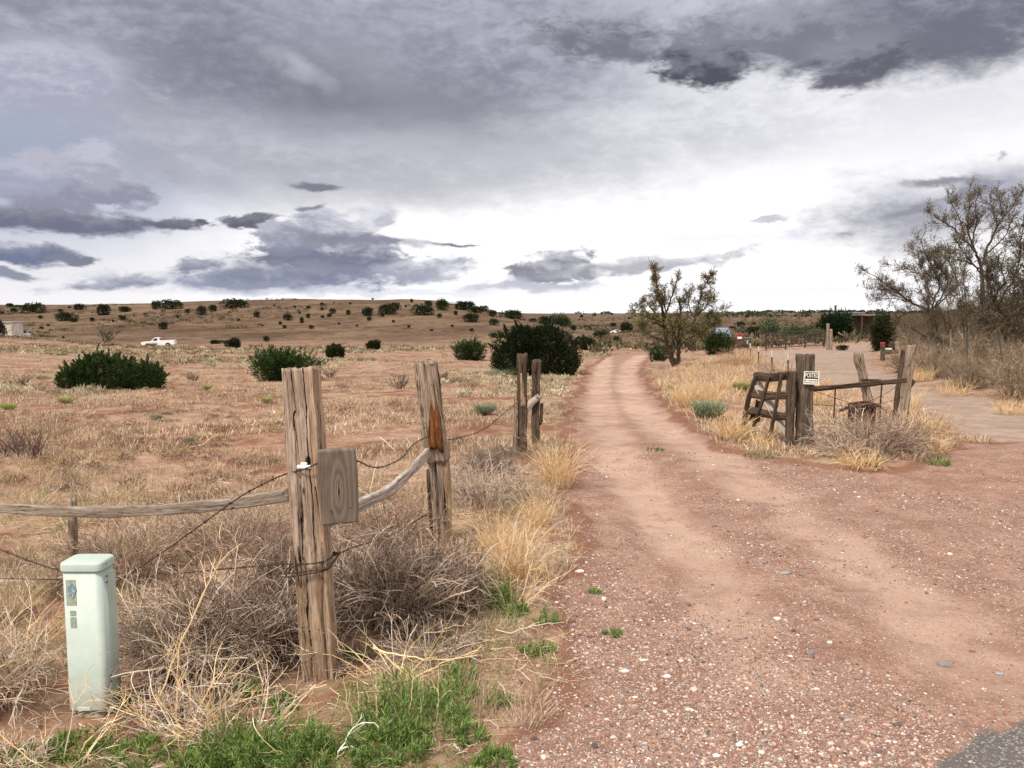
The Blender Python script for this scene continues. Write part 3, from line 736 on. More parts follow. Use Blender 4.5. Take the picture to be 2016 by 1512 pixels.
# ------------------------------------------------------------------ the near fence on the left
def big_post_wood():
    """grey above, tan below and round the side, with one long open split down the front"""
    m = WOOD_GREY.copy(); m.name = 'large_post_wood'; nt = m.node_tree; b = nt.nodes['Principled BSDF']
    c0 = E(nt, b.inputs['Base Color'].links[0].from_socket)
    w = attr(nt, 'wc', 1); x, y, z = sep(nt, w); x = x - 3 * 0.37; y = y - 3 * 0.11
    n = noise(nt, vscale(nt, w, (6, 6, 2.2)), 1.0, 5, 0.6, 0.4); n2 = noise(nt, vscale(nt, w, (60, 60, 14)), 1.0, 4, 0.6)
    mul = nt.nodes.new('ShaderNodeMix'); mul.data_type = 'RGBA'; mul.blend_type = 'MULTIPLY'; mul.inputs[0].default_value = 1
    nt.links.new(c0.k, mul.inputs[6])
    tan = (ramp(nt, x + (n - 0.5) * 0.12, 0.035, 0.085) + ramp(nt, z + (n - 0.5) * 0.9, 1.25, 0.7)).clamp()
    nt.links.new(mixc(nt, tan, (1.12, 1.11, 1.15), (1.22, 1.12, 1.02)).k, mul.inputs[7]); c = E(nt, mul.outputs[2])
    d = (x - 0.042 + (n - 0.5) * 0.06)._m('ABSOLUTE') + (n2 - 0.5) * 0.014
    split = ramp(nt, d, 0.007, 0.002) * ramp(nt, z + (n - 0.5) * 0.3, 0.95, 1.15)
    d2 = (x + 0.03 + (n - 0.5) * 0.09)._m('ABSOLUTE') + (n2 - 0.5) * 0.008
    split = split.max(ramp(nt, d2, 0.0045, 0.0015) * ramp(nt, n2 * 0.3 + n, 0.50, 0.62))
    hx = x - 0.036; hz1 = (z - 1.62) * 0.45
    hole = ramp(nt, (hx * hx + hz1 * hz1).pow(0.5) + (n2 - 0.5) * 0.012, 0.020, 0.010)
    c = mixc(nt, split.max(hole), c, (0.014, 0.009, 0.006))
    nt.links.new(c.k, b.inputs['Base Color']); return m
def build_left_fence():
    # large post
    b = gp(628, 1350); top = at(583, 729, b.y - 0.02); b2 = b.copy(); b2.z -= 0.25; b2.y += 0.11; top.y += 0.11
    p = empty('fence_post', b, 'tallest thick square grey post with a knotted board nailed to its side', 'post', None)
    wood('timber', [b2, b.lerp(top, 0.5) + Vector((0.006, 0.11 * 0, 0)), top], 0.198, 0.20, big_post_wood(), p, rough=0.008, seed=3, M=110, step=0.012, sq=16, ragged=0.022, cracks=7, crack_d=0.03)
    pts = []
    for k in range(40):                                  # two turns of wire twisted round the timber
        t_ = k / 39 * 4 * np.pi; c_ = at(616, 1110, b.y + 0.105)
        ex = 0.135 * max(-1, min(1, 1.35 * math.cos(t_))); ey = 0.172 * max(-1, min(1, 1.35 * math.sin(t_))); pts.append(c_ + Vector((ex, ey, 0.012 * math.sin(t_ * .5) + 0.018 * ex / .12)))
    wire('wire_wrap', pts, 0.0036, p, spacing=0.3)
    # white staple-on insulator
    g = G(); c = at(599, 919, b.y - 0.035)
    box(g, c, (0.085, 0.022, 0.022), bev=0.004); box(g, c + Vector((0.0, 0, 0.018)), (0.04, 0.02, 0.018), bev=0.004)
    g.build('insulator', mat_plain('white_ceramic', (0.85, 0.83, 0.8), 0.4), p)
    # knotted board
    m, nt, bs = principled('knotted_board', 0.92, 0.1)
    w = attr(nt, 'wc', 1); x, y, z = sep(nt, w)
    nn = noise(nt, vscale(nt, w, (5, 5, 3)), 1.0, 4, 0.5)
    rx = (x + (nn - 0.5) * 0.05) * 13.0; rz = (z - 0.20) * 3.3; r2 = (rx * rx + rz * rz).pow(0.5)
    ring = (r2 * 44.0 / (r2 + 0.9) + nn * 7.0 + x * 60.0 * ramp(nt, r2, 0.6, 1.6))._m('SINE')
    fine = noise(nt, vscale(nt, w, (150, 150, 8)), 1.0, 4, 0.65)
    c = mixc(nt, ramp(nt, ring, -0.9, 0.9), (0.135, 0.104, 0.084), (0.225, 0.178, 0.146))
    c = mixc(nt, ramp(nt, fine, 0.45, 0.65) * 0.6, c, (0.26, 0.205, 0.165))
    c = mixc(nt, ramp(nt, nn, 0.35, 0.6) * 0.4, c, (0.15, 0.115, 0.095))
    kn = ramp(nt, r2, 0.26, 0.12); c = mixc(nt, kn * 0.45, c, (0.36, 0.27, 0.20))
    sl = ramp(nt, (rx * 2.6)._m('ABSOLUTE') + (rz * 0.9)._m('ABSOLUTE'), 0.22, 0.14); c = mixc(nt, sl, c, (0.015, 0.01, 0.008))
    nt.links.new(c.k, bs.inputs['Base Color']); bump(nt, bs, ring * 0.12 + fine * 0.7 - sl, 0.8, 0.006)
    q = at(668, 1030, b.y - 0.03); q2 = at(661, 884, b.y - 0.05)
    g = G(); timber(g, [q, q2], 0.205, 0.05, (1, 0.28, 0), 0.003, 12, 120, 0.012, 1.02, 40, 0.006, 2, 0.01)
    V = np.concatenate(g.V); ax = unit(np.array([1, 0.28, 0.0])); L0 = np.array(tuple(q)); T0 = unit(np.array(tuple(q2 - q)))
    g.W = [np.stack([(V - L0) @ ax, (V - L0) @ np.cross(T0, ax) + 5, (V - L0) @ T0], 1)]
    o = g.build('nailed_board', m, p, True)
    for (a_, c_) in ((652, 1006), (690, 1000), (650, 905)):
        g = G(); cc = at(a_, c_, b.y - 0.075); lathe(g, [(0, -0.006), (0.005, -0.004), (0.005, 0)], cc - Vector(p.location), 8, axis='y')
        nh = g.build('nail_head', WIRE, None, True); nh.parent = o
    # second, broken-backed post
    b = gp(868, 1072); b2 = b.copy(); b2.z -= 0.2
    p2 = empty('fence_post', b, 'leaning split post with bright orange heartwood and a snapped waist', 'post')
    wood('timber', [b2, at(866, 1000, b.y), at(856, 868, b.y - 0.02)], 0.175, 0.17, WOOD_GREY, p2, seed=5, M=70, step=0.02, taper=0.92, rough=0.014, ragged=0.06, cracks=6, crack_d=0.045)
    wood('upper_timber', [at(862, 905, b.y - 0.03), at(850, 820, b.y - 0.05), at(837, 714, b.y - 0.06)], 0.215, 0.19, WOOD_GREY, p2, seed=8, M=80, step=0.018, taper=0.98, rough=0.014, ragged=0.04, cracks=7, crack_d=0.04)
    wood('split_heartwood', [at(861, 878, b.y - 0.12), at(856, 820, b.y - 0.13), at(850, 768, b.y - 0.13)], 0.085, 0.06, WOOD_RUST, p2, seed=9, M=40, step=0.012, rough=0.022, ragged=0.09, cracks=5, crack_d=0.03, taper=0.55)
    wood('sapwood_slab', [b2 + Vector((0.085, -0.03, 0.1)), at(884, 990, b.y - 0.06), at(876, 885, b.y - 0.06)], 0.06, 0.11, WOOD_TAN, p2, seed=13, M=36, step=0.02, rough=0.010, ragged=0.09, taper=0.8)
    wood('splinter', [at(850, 1040, b.y - 0.02), at(843, 960, b.y - 0.03), at(842, 930, b.y - 0.03)], 0.05, 0.06, WOOD_DARK, p2, seed=14, M=20, step=0.02, rough=0.012, ragged=0.05, taper=0.5)
    # far pair
    b = gp(1027, 905); b2 = b.copy(); b2.z -= 0.2
    p3 = empty('fence_post', b, 'dark post with a grey slab at its foot, left of the close pair', 'post')
    wood('timber', [b2, at(1028, 697, b.y)], 0.145, 0.14, WOOD_DARK, p3, seed=21, M=40, step=0.03, rough=0.014, ragged=0.03, cracks=5)
    wood('sapwood_slab', [b2 + Vector((-0.11, -0.02, 0.1)), at(1015, 850, b.y - 0.05), at(1016, 792, b.y - 0.05)], 0.09, 0.1, WOOD_GREY, p3, seed=22, M=30, step=0.03, taper=0.7, ragged=0.06)
    wood('split_heartwood', [at(1031, 800, b.y - 0.06), at(1029, 735, b.y - 0.06)], 0.07, 0.05, WOOD_TAN, p3, seed=23, M=24, step=0.03, rough=0.008)
    b = gp(1056, 882); b2 = b.copy(); b2.z -= 0.2
    p4 = empty('fence_post', b, 'slim dark post with a pale plank against it, right of the close pair', 'post')
    wood('timber', [b2, at(1054, 800, b.y), at(1057, 709, b.y)], 0.125, 0.14, WOOD_DARK, p4, seed=24, M=40, step=0.03, rough=0.014, ragged=0.03, cracks=5)
    wood('broken_knot', [at(1064, 835, b.y), at(1066, 795, b.y)], 0.05, 0.07, WOOD_DARK, p4, seed=25, M=20, step=0.03, ragged=0.05)
    o = wood('plank', [at(1036, 806, b.y - 0.1), at(1050, 790, b.y - 0.12), at(1062, 780, b.y - 0.1)], 0.05, 0.12, WOOD_PALE, None, (0, 1, 0), seed=26, M=20, step=0.03, ragged=0.05)
    tag(o, 'short bleached plank wedged between the close pair of dark posts', 'plank')
    # rails
    o = wood('fence_rail', [at(570, 974, 5.02), at(470, 990, 5.35), at(350, 1002, 5.75), at(220, 1008, 6.1), at(100, 1006, 6.35), at(-40, 997, 6.6), at(-160, 985, 6.8)], 0.05, 0.080, WOOD_RAIL, None, (0, 1, 0), seed=31, M=48, step=0.02, rough=0.0025, ragged=0.02, wob=0.12, sq=9, cracks=2, crack_d=0.012)
    tag(o, 'long grey sagging rail running left from the large post above the pale green cabinet', 'rail')
    o = wood('fence_rail', [at(645, 1030, 5.0), at(700, 998, 5.5), at(765, 968, 6.3), at(812, 925, 7.1), at(848, 884, 7.65)], 0.05, 0.085, WOOD_PALE, None, (0.6, -1, 0), seed=33, M=40, step=0.02, rough=0.003, ragged=0.05, wob=0.2, sq=8, cracks=2, crack_d=0.012)
    tag(o, 'bleached bent rail rising from the knotted board to the second post', 'rail')
    o = wood('fence_rail', [at(150, 1136, 6.3), at(60, 1143, 6.35), at(-60, 1152, 6.4)], 0.04, 0.045, WOOD_PALE, None, (0, 1, 0), seed=34, M=24, step=0.03, rough=0.006, ragged=0.04)
    tag(o, 'short low broken rail just behind the pale green cabinet', 'rail')
    s = at(142, 980, 6.45); bb = Vector((s.x - 0.02, s.y, hz(s.x, s.y) - 0.1))
    o = wood('fence_stake', [bb, s], 0.06, 0.06, WOOD_GREY, None, seed=35, M=24, step=0.03, rough=0.005)
    tag(o, 'thin grey stake behind the sagging rail at the pale green cabinet', 'stake')
    s = at(-150, 975, 6.82); o = wood('fence_stake', [Vector((s.x, s.y, hz(s.x, s.y) - 0.1)), s], 0.07, 0.07, WOOD_GREY, None, seed=36, M=24, step=0.03, rough=0.005)
    tag(o, 'grey stake carrying the far left end of the sagging rail', 'stake')
    # barbed wire
    aw = lambda x, y, d_: at(x, y, d_ - 0.17 if d_ < 5.2 else d_)
    W = [('barbed wire stapled under the white insulator and falling to the left', [aw(625, 912, 4.80), aw(600, 924, 4.82), aw(573, 930, 4.86), aw(548, 938, 4.95), aw(480, 972, 5.1), aw(400, 1030, 5.3), aw(320, 1088, 5.5), aw(236, 1142, 5.7), aw(150, 1190, 5.9)]),
         ('barbed wire wrapped low round the large post, running left behind the cabinet', [aw(655, 1092, 5.05), aw(652, 1100, 4.92), aw(630, 1108, 4.83), aw(600, 1111, 4.82), aw(576, 1111, 4.86), aw(560, 1110, 5.0), aw(400, 1124, 5.2), aw(215, 1141, 5.5), aw(100, 1120, 5.8), aw(0, 1082, 6.1), aw(-120, 1035, 6.5)]),
         ('second strand of barbed wire along the ground left of the cabinet', [aw(120, 1141, 5.8), aw(50, 1140, 6.0), aw(-60, 1137, 6.2)]),
         ('loose barbed wire looping from the knotted board to the leaning split post', [aw(628, 905, 5.05), aw(690, 900, 5.2), aw(740, 925, 5.9), aw(790, 905, 6.7), aw(815, 872, 7.3), aw(850, 856, 7.62), aw(868, 846, 7.66)]),
         ('thin upper wire strung from the leaning split post back towards the pair', [aw(845, 858, 7.62), aw(880, 868, 8.2), aw(950, 850, 9.8), aw(1020, 790, 12.0), aw(1060, 770, 13.0)]),
         ('tangled wire wound round the close pair of dark posts', [aw(1008, 800, 12.0), aw(1036, 810, 11.9), aw(1018, 830, 11.9), aw(1045, 775, 12.6), aw(1066, 790, 12.8), aw(1040, 760, 12.5), aw(1015, 780, 11.95)]),
         ('barbed wire sagging into the dead brush left of the leaning split post', [aw(645, 1100, 5.1), aw(700, 1075, 5.6), aw(760, 1060, 6.3), aw(845, 1010, 7.7)])]
    for l, pts in W: tag(wire('barbed_wire', pts), l, 'wire')
build_left_fence()

# ------------------------------------------------------------------ pale green utility cabinet
def build_cabinet():
    b = gp(172, 1412)
    r = empty('utility_cabinet', b, 'pale green metal utility pedestal with a torn blue and grey sticker', 'cabinet')
    m, nt, bs = principled('sage_paint', 0.5, 0.35)
    o_ = E(nt, nt.nodes.new('ShaderNodeTexCoord').outputs['Object']); x, y, z = sep(nt, o_)
    n1 = noise(nt, o_, 6, 5, 0.6); n2 = noise(nt, o_, 60, 4, 0.6)
    c = mixc(nt, ramp(nt, n1, 0.35, 0.7), (0.43, 0.50, 0.455), (0.50, 0.565, 0.52))
    c = mixc(nt, ramp(nt, n2, 0.62, 0.75) * 0.35, c, (0.25, 0.30, 0.24))
    c = mixc(nt, ramp(nt, z + n1 * 0.35 + n2 * 0.12, 0.42, 0.18) * 0.55, c, (0.33, 0.25, 0.17))
    sc_ = noise(nt, vscale(nt, o_, (70, 70, 5)), 1.0, 4, 0.7); c = mixc(nt, ramp(nt, sc_, 0.60, 0.72) * 0.30, c, (0.26, 0.29, 0.25))
    nt.links.new(c.k, bs.inputs['Base Color']); bump(nt, bs, n2, 0.12, 0.002)
    def rbox(g, cx, cy, w, d, z0, z1, rad, n=6, lip=0.0):
        pts = []
        for sx, sy, a0 in ((1, 1, 0), (-1, 1, 90), (-1, -1, 180), (1, -1, 270)):
            for k in range(n + 1):
                a = R(a0 + 90 * k / n); pts.append((cx + sx * (w / 2 - rad) + rad * math.cos(a), cy + sy * (d / 2 - rad) + rad * math.sin(a)))
        P = np.array(pts); cen = P.mean(0); N = len(P); V = []
        zs = [(z0, 1.0, 0), (z1 - lip, 1.0, 0)] + ([(z1 - lip * 0.4, 1, lip * 0.25), (z1 - lip * 0.1, 1, lip * 0.7), (z1, 1, lip * 1.6)] if lip else [])
        for zz, _, ins in zs:
            f = 1 - ins / (0.5 * w); V += [(cen[0] + (p[0] - cen[0]) * f, cen[1] + (p[1] - cen[1]) * f, zz) for p in P]
        q = [[k * N + i, k * N + (i + 1) % N, (k + 1) * N + (i + 1) % N, (k + 1) * N + i] for k in range(len(zs) - 1) for i in range(N)]
        V.append((cen[0], cen[1], zs[-1][0] + lip * 0.35)); t = [[(len(zs) - 1) * N + i, (len(zs) - 1) * N + (i + 1) % N, len(V) - 1] for i in range(N)]
        g.add(V, [np.array(q), np.array(t)])
    w, d = 0.222, 0.17; z0 = b.z
    cx, cy = b.x, b.y + d / 2
    g = G(); rbox(g, cx, cy, w, d, z0 + 0.045, z0 + 0.855, 0.035); g.build('body', m, r, True)
    g = G(); rbox(g, cx, cy, w + 0.018, d + 0.018, z0 + 0.857, z0 + 0.905, 0.038, 6, 0.014); g.build('lid', m, r, True)
    g = G(); box(g, (cx + w / 2 + 0.002, cy + 0.035, z0 + 0.44), (0.005, d - 0.085, 0.76), bev=0.002); pl = g.build('side_panel', m, r)
    BM = mat_plain('bolt', (0.06, 0.05, 0.045), 0.6, 0.5)
    for zz in (0.88, 0.81, 0.775, 0.225, 0.19):
        g = G(); box(g, (cx + w / 2 + 0.008, cy - 0.03, z0 + zz), (0.006, 0.011, 0.011), bev=0.003); g.build('bolt', BM, r)
    fy = cy - d / 2 - 0.0015
    g = G(); box(g, (cx - 0.055, fy, z0 + 0.735), (0.055, 0.002, 0.145)); st = g.build('sticker', mat_plain('faded_sticker', (0.40, 0.44, 0.36), 0.7, 0, 0.2, 0.3, 30), r)
    g = G(); n = 9; an = np.linspace(0.3, 5.6, n); V = [(cx - 0.048 + 0.021 * math.cos(t) * (1 + 0.2 * math.sin(3 * t)), fy - 0.004, z0 + 0.745 + 0.042 * math.sin(t)) for t in an]
    g.add(V, np.array([[0, i, i + 1] for i in range(1, n - 1)])); g.build('blue_print', mat_plain('faded_blue', (0.09, 0.20, 0.32), 0.6, 0, 0.2, 0.6, 90, (0.45, 0.5, 0.48)), st)
    g = G()
    for zz in (0.615, 0.575, 0.545): box(g, (cx - 0.05, fy, z0 + zz), (0.032, 0.002, 0.028 if zz != 0.575 else 0.034))
    g.build('label_strip', mat_plain('grey_labels', (0.27, 0.33, 0.24), 0.7, 0, 0.2, 0.5, 70, (0.4, 0.46, 0.38)), r)
    g = G(); box(g, (cx - 0.015, fy - 0.002, z0 + 0.055), (0.075, 0.004, 0.022), bev=0.002); g.build('bottom_tab', mat_plain('pale_tab', (0.52, 0.6, 0.56), 0.5), r)
    g = G(); rbox(g, cx, cy, w - 0.04, d - 0.03, z0 - 0.15, z0 + 0.046, 0.05); g.build('base', mat_plain('concrete_base', (0.36, 0.33, 0.25), 0.9, 0, 0.1, 0.4, 25, (0.22, 0.15, 0.1)), r, True)
build_cabinet()

# ------------------------------------------------------------------ the old gateway on the right
def build_gateway():
    b = gp(1584, 882); y0 = b.y
    p = empty('gate_post', b, 'thick dark gatepost carrying the POSTED sign, broken gate hung beside it', 'post')
    b2 = b - Vector((0, 0, 0.2))
    wood('timber', [b2, at(1584, 698, y0)], 0.265, 0.24, mat_wood('gatepost_wood', (0.21, 0.165, 0.13), (0.095, 0.068, 0.052), (0.012, 0.008, 0.006), 0.9), p, seed=41, M=60, step=0.025, rough=0.018, ragged=0.03, cracks=8, crack_d=0.05, sq=4)
    # sign
    c = at(1597.5, 744, y0 - 0.16); c.y = y0 - 0.16
    s = empty('posted_sign', c, 'small POSTED notice in white and black nailed to the thick gatepost', 'sign')
    blk = mat_plain('sign_black', (0.02, 0.018, 0.016), 0.5); wht = mat_plain('sign_cream', (0.86, 0.83, 0.72), 0.55)
    W_, H_ = 0.245, 0.215
    s.rotation_euler = (0, R(1.5), R(-10))
    def sp(name, cx, cz, w, h, dy, m, parent=s, t=0.003):
        g = G(); box(g, (cx, dy, cz), (w, t, h)); o = g.build(name, m); o.parent = parent; return o
    sp('plate', 0, 0, W_, H_, 0, wht); sp('dark_field', 0.0, 0.004, W_ - 0.034, H_ - 0.036, -0.004, blk)
    sp('lower_panel', 0.0, -0.047, W_ - 0.052, 0.060, -0.008, wht)
    def text(body, size, cx, cz, m, sx=1.0, dy=-0.0085):
        cu = bpy.data.curves.new('lettering', 'FONT'); cu.body = body; cu.size = size; cu.align_x = 'CENTER'; cu.align_y = 'CENTER'; cu.extrude = 0.0008; cu.offset = size * 0.012
        tmp = bpy.data.objects.new('lettering', cu); COL.objects.link(tmp)
        me = bpy.data.meshes.new_from_object(tmp.evaluated_get(bpy.context.evaluated_depsgraph_get())); bpy.data.objects.remove(tmp)
        o = bpy.data.objects.new('lettering', me); COL.objects.link(o); o.parent = s; o.location = (cx, dy, cz); o.rotation_euler = (R(90), 0, 0); o.scale = (sx, 1, 1)
        me.materials.clear(); me.materials.append(m); return o
    text('NO TRESPASSING', 0.034, 0.0, -0.047, blk, 0.78, -0.0105)
    text('POSTED', 0.098, 0.0, 0.040, wht, 0.58)
    # the hanging stile and the collapsed gate
    gt = empty('wooden_gate', gp(1559, 884), 'broken dark wooden gate with one pale diagonal brace, sagging beside the gatepost', 'gate')
    ys = y0 - 0.12
    def gw(name, pts, w, d, m=WOOD_DARK, ax=(1, 0, 0), sd=50):
        return wood(name, pts, w, d, m, gt, ax, seed=sd, M=24, step=0.03, rough=0.006, ragged=0.03)
    gb = gp(1558, 886)
    gw('stile', [Vector((gb.x, ys, gb.z - 0.05)), at(1561, 731, ys)], 0.12, 0.11, sd=51)
    gw('stile', [at(1549, 880, ys + 0.08), at(1552, 738, ys + 0.08)], 0.06, 0.08, sd=52)
    yl = y0 + 1.0
    f = lambda x: ys + 0.04 + (1552 - x) / 90.0 * 1.0
    A_ = lambda x, y, dy=0: at(x, y, f(x) + dy)
    gw('rail', [A_(1554, 739), A_(1520, 744), A_(1486, 742)], 0.06, 0.15, ax=(0, 1, 0), sd=53)
    gw('rail', [A_(1554, 778), A_(1516, 780), A_(1478, 775)], 0.06, 0.14, ax=(0, 1, 0), sd=54)
    gw('rail', [A_(1554, 822), A_(1516, 817), A_(1470, 806)], 0.06, 0.13, ax=(0, 1, 0), sd=55)
    gw('outer_stile', [A_(1463, 845, -0.06), A_(1474, 780, -0.06), A_(1490, 737, -0.06)], 0.075, 0.06, sd=56)
    gw('slat', [A_(1485, 838, -0.06), A_(1502, 785, -0.06), A_(1515, 741, -0.06)], 0.055, 0.05, sd=57)
    gw('slat', [A_(1514, 868, -0.06), A_(1526, 810, -0.06), A_(1539, 738, -0.06)], 0.055, 0.05, sd=58)
    gw('slat', [A_(1484, 830, 0.10), A_(1494, 790, 0.10)], 0.13, 0.03, sd=60)
    gw('brace', [A_(1552, 858, 0.07), A_(1521, 808, 0.07), A_(1489, 750, 0.07)], 0.13, 0.03, WOOD_PALE, sd=59)
    # rails and posts of the little corral
    o = wood('fence_rail', [at(1596, 766, y0 - 0.02), at(1690, 758, y0 + 0.6), at(1782, 749, 14.35)], 0.06, 0.085, WOOD_DARK, None, (0, 1, 0), seed=61, M=24, step=0.03, rough=0.006, ragged=0.02)
    tag(o, 'straight dark rail between the thick gatepost and the leaning far post', 'rail')
    b = gp(1771, 853); y1 = b.y
    p = empty('fence_post', b, 'leaning pale post with a dark back at the right end of the short rail', 'post')
    wood('timber', [b - Vector((0, 0, 0.15)), at(1783, 770, y1), at(1795, 680, y1)], 0.15, 0.15, WOOD_GREY, p, seed=62, M=40, step=0.03, rough=0.014, ragged=0.03, cracks=5)
    wood('dark_slab', [b + Vector((-0.02, 0.13, 0.15)), at(1772, 770, y1 + 0.13), at(1783, 690, y1 + 0.13)], 0.14, 0.1, WOOD_DARK, p, seed=63, M=30, step=0.03, rough=0.012, ragged=0.03)
    wood('broken_knot', [at(1784, 765, y1 + 0.02), at(1797, 748, y1 + 0.02)], 0.10, 0.1, WOOD_DARK, p, seed=64, M=20, step=0.03, ragged=0.02)
    s1 = at(1713, 800, 16.2); p = empty('fence_post', Vector((s1.x, 16.2, hz(s1.x, 16.2))), 'crooked short grey post tilting left behind the dark rail', 'post')
    wood('timber', [Vector((s1.x + 0.03, 16.2, hz(s1.x, 16.2) - 0.1)), at(1712, 800, 16.2), at(1700, 750, 16.2), at(1689, 695, 16.2)], 0.155, 0.14, WOOD_GREY, p, seed=65, M=40, step=0.03, rough=0.018, ragged=0.05, cracks=6, crack_d=0.05)
    o = wood('plank', [at(1697, 748, 16.0), at(1736, 749, 16.6)], 0.1, 0.03, WOOD_DARK, None, (0, 1, 0), seed=66, M=16, step=0.04)
    tag(o, 'short dark plank end jutting behind the crooked short post', 'plank')
    for px_, t_, l in ((1645, 762, 'thin rusty stake under the middle of the dark rail'), (1736, 757, 'thin leaning rusty stake right of the crooked post')):
        s1 = at(px_, t_, 16.8); o = wood('metal_stake', [Vector((s1.x - 0.02, 16.8, hz(s1.x, 16.8) - 0.1)), s1], 0.03, 0.03, WIRE, None, seed=67, M=10, step=0.05, rough=0.001); tag(o, l, 'stake')
    # rusted bin
    c = gp(1693, 862); c.y = 14.9; c.x = at(1693, 862, 14.9).x; c.z = hz(c.x, c.y)
    r = empty('rusty_drum', c, 'crumpled rusty metal drum half sunk in the dead brush', 'drum')
    rust = mat_plain('rust', (0.14, 0.055, 0.035), 0.9, 0.1, 0.1, 0.6, 7, (0.045, 0.022, 0.018))
    n = 40; a = np.arange(n) * 2 * np.pi / n; V = []
    for k, zz in enumerate(np.linspace(-0.05, 0.58, 12)):
        rr = 0.235 + 0.03 * zz + 0.018 * np.sin(a * 3 + zz * 6) + 0.012 * fbm(np.cos(a) * 3 + zz * 4, np.sin(a) * 3, 3, 4)
        V.append(np.stack([c.x + rr * np.cos(a), c.y + rr * 0.8 * np.sin(a), np.full(n, c.z) + zz + (0.02 * np.sin(a * 2) if k == 11 else 0)], -1))
    V = np.concatenate(V); i = (np.arange(11) * n)[:, None]; s_ = np.arange(n)[None]; s2 = (s_ + 1) % n
    q = np.stack([i + s_, i + s2, i + n + s2, i + n + s_], -1).reshape(-1, 4)
    g = G(); g.add(V, q); inn = V.copy(); inn[:, 0] = c.x + (inn[:, 0] - c.x) * 0.97; inn[:, 1] = c.y + (inn[:, 1] - c.y) * 0.97; g.add(inn, q[:, ::-1]); g.build('shell', rust, r, True)
    g = G(); tubes(g, (V[-n:][np.r_[0:n, 0]])[None], np.full((1, n + 1), 0.012), (0.1, 0.05, 0.03), 6); g.build('rim', rust, r, True)
    o = wood('stick', [at(1652, 808, 14.6), at(1675, 801, 14.6), at(1706, 797, 14.65), at(1732, 798, 14.7)], 0.05, 0.045, WOOD_DARK, None, seed=68, M=14, step=0.03, rough=0.01, wob=0.5)
    tag(o, 'dark crooked stick lying across the top of the rusty drum', 'stick')
    W = [('barbed wire drooping from the thick gatepost down to the rusty drum', [at(1597, 768, y0 + .05), at(1650, 786, 13.8), at(1690, 797, 14.3), at(1730, 806, 14.5), at(1765, 822, 14.5)]),
         ('low barbed wire level between the gatepost and the crooked post', [at(1590, 795, y0 + .1), at(1640, 799, 14), at(1720, 800, 14.4), at(1778, 782, 14.5)]),
         ('wire rising from the drum to the leaning far post', [at(1712, 790, 14.9), at(1745, 775, 14.7), at(1776, 752, 14.5)]),
         ('wire near the ground between gatepost and leaning far post', [at(1590, 832, y0 + .1), at(1660, 835, 13.9), at(1770, 828, 14.5)])]
    for l, pts in W: tag(wire('barbed_wire', pts, 0.003), l, 'wire')
build_gateway()
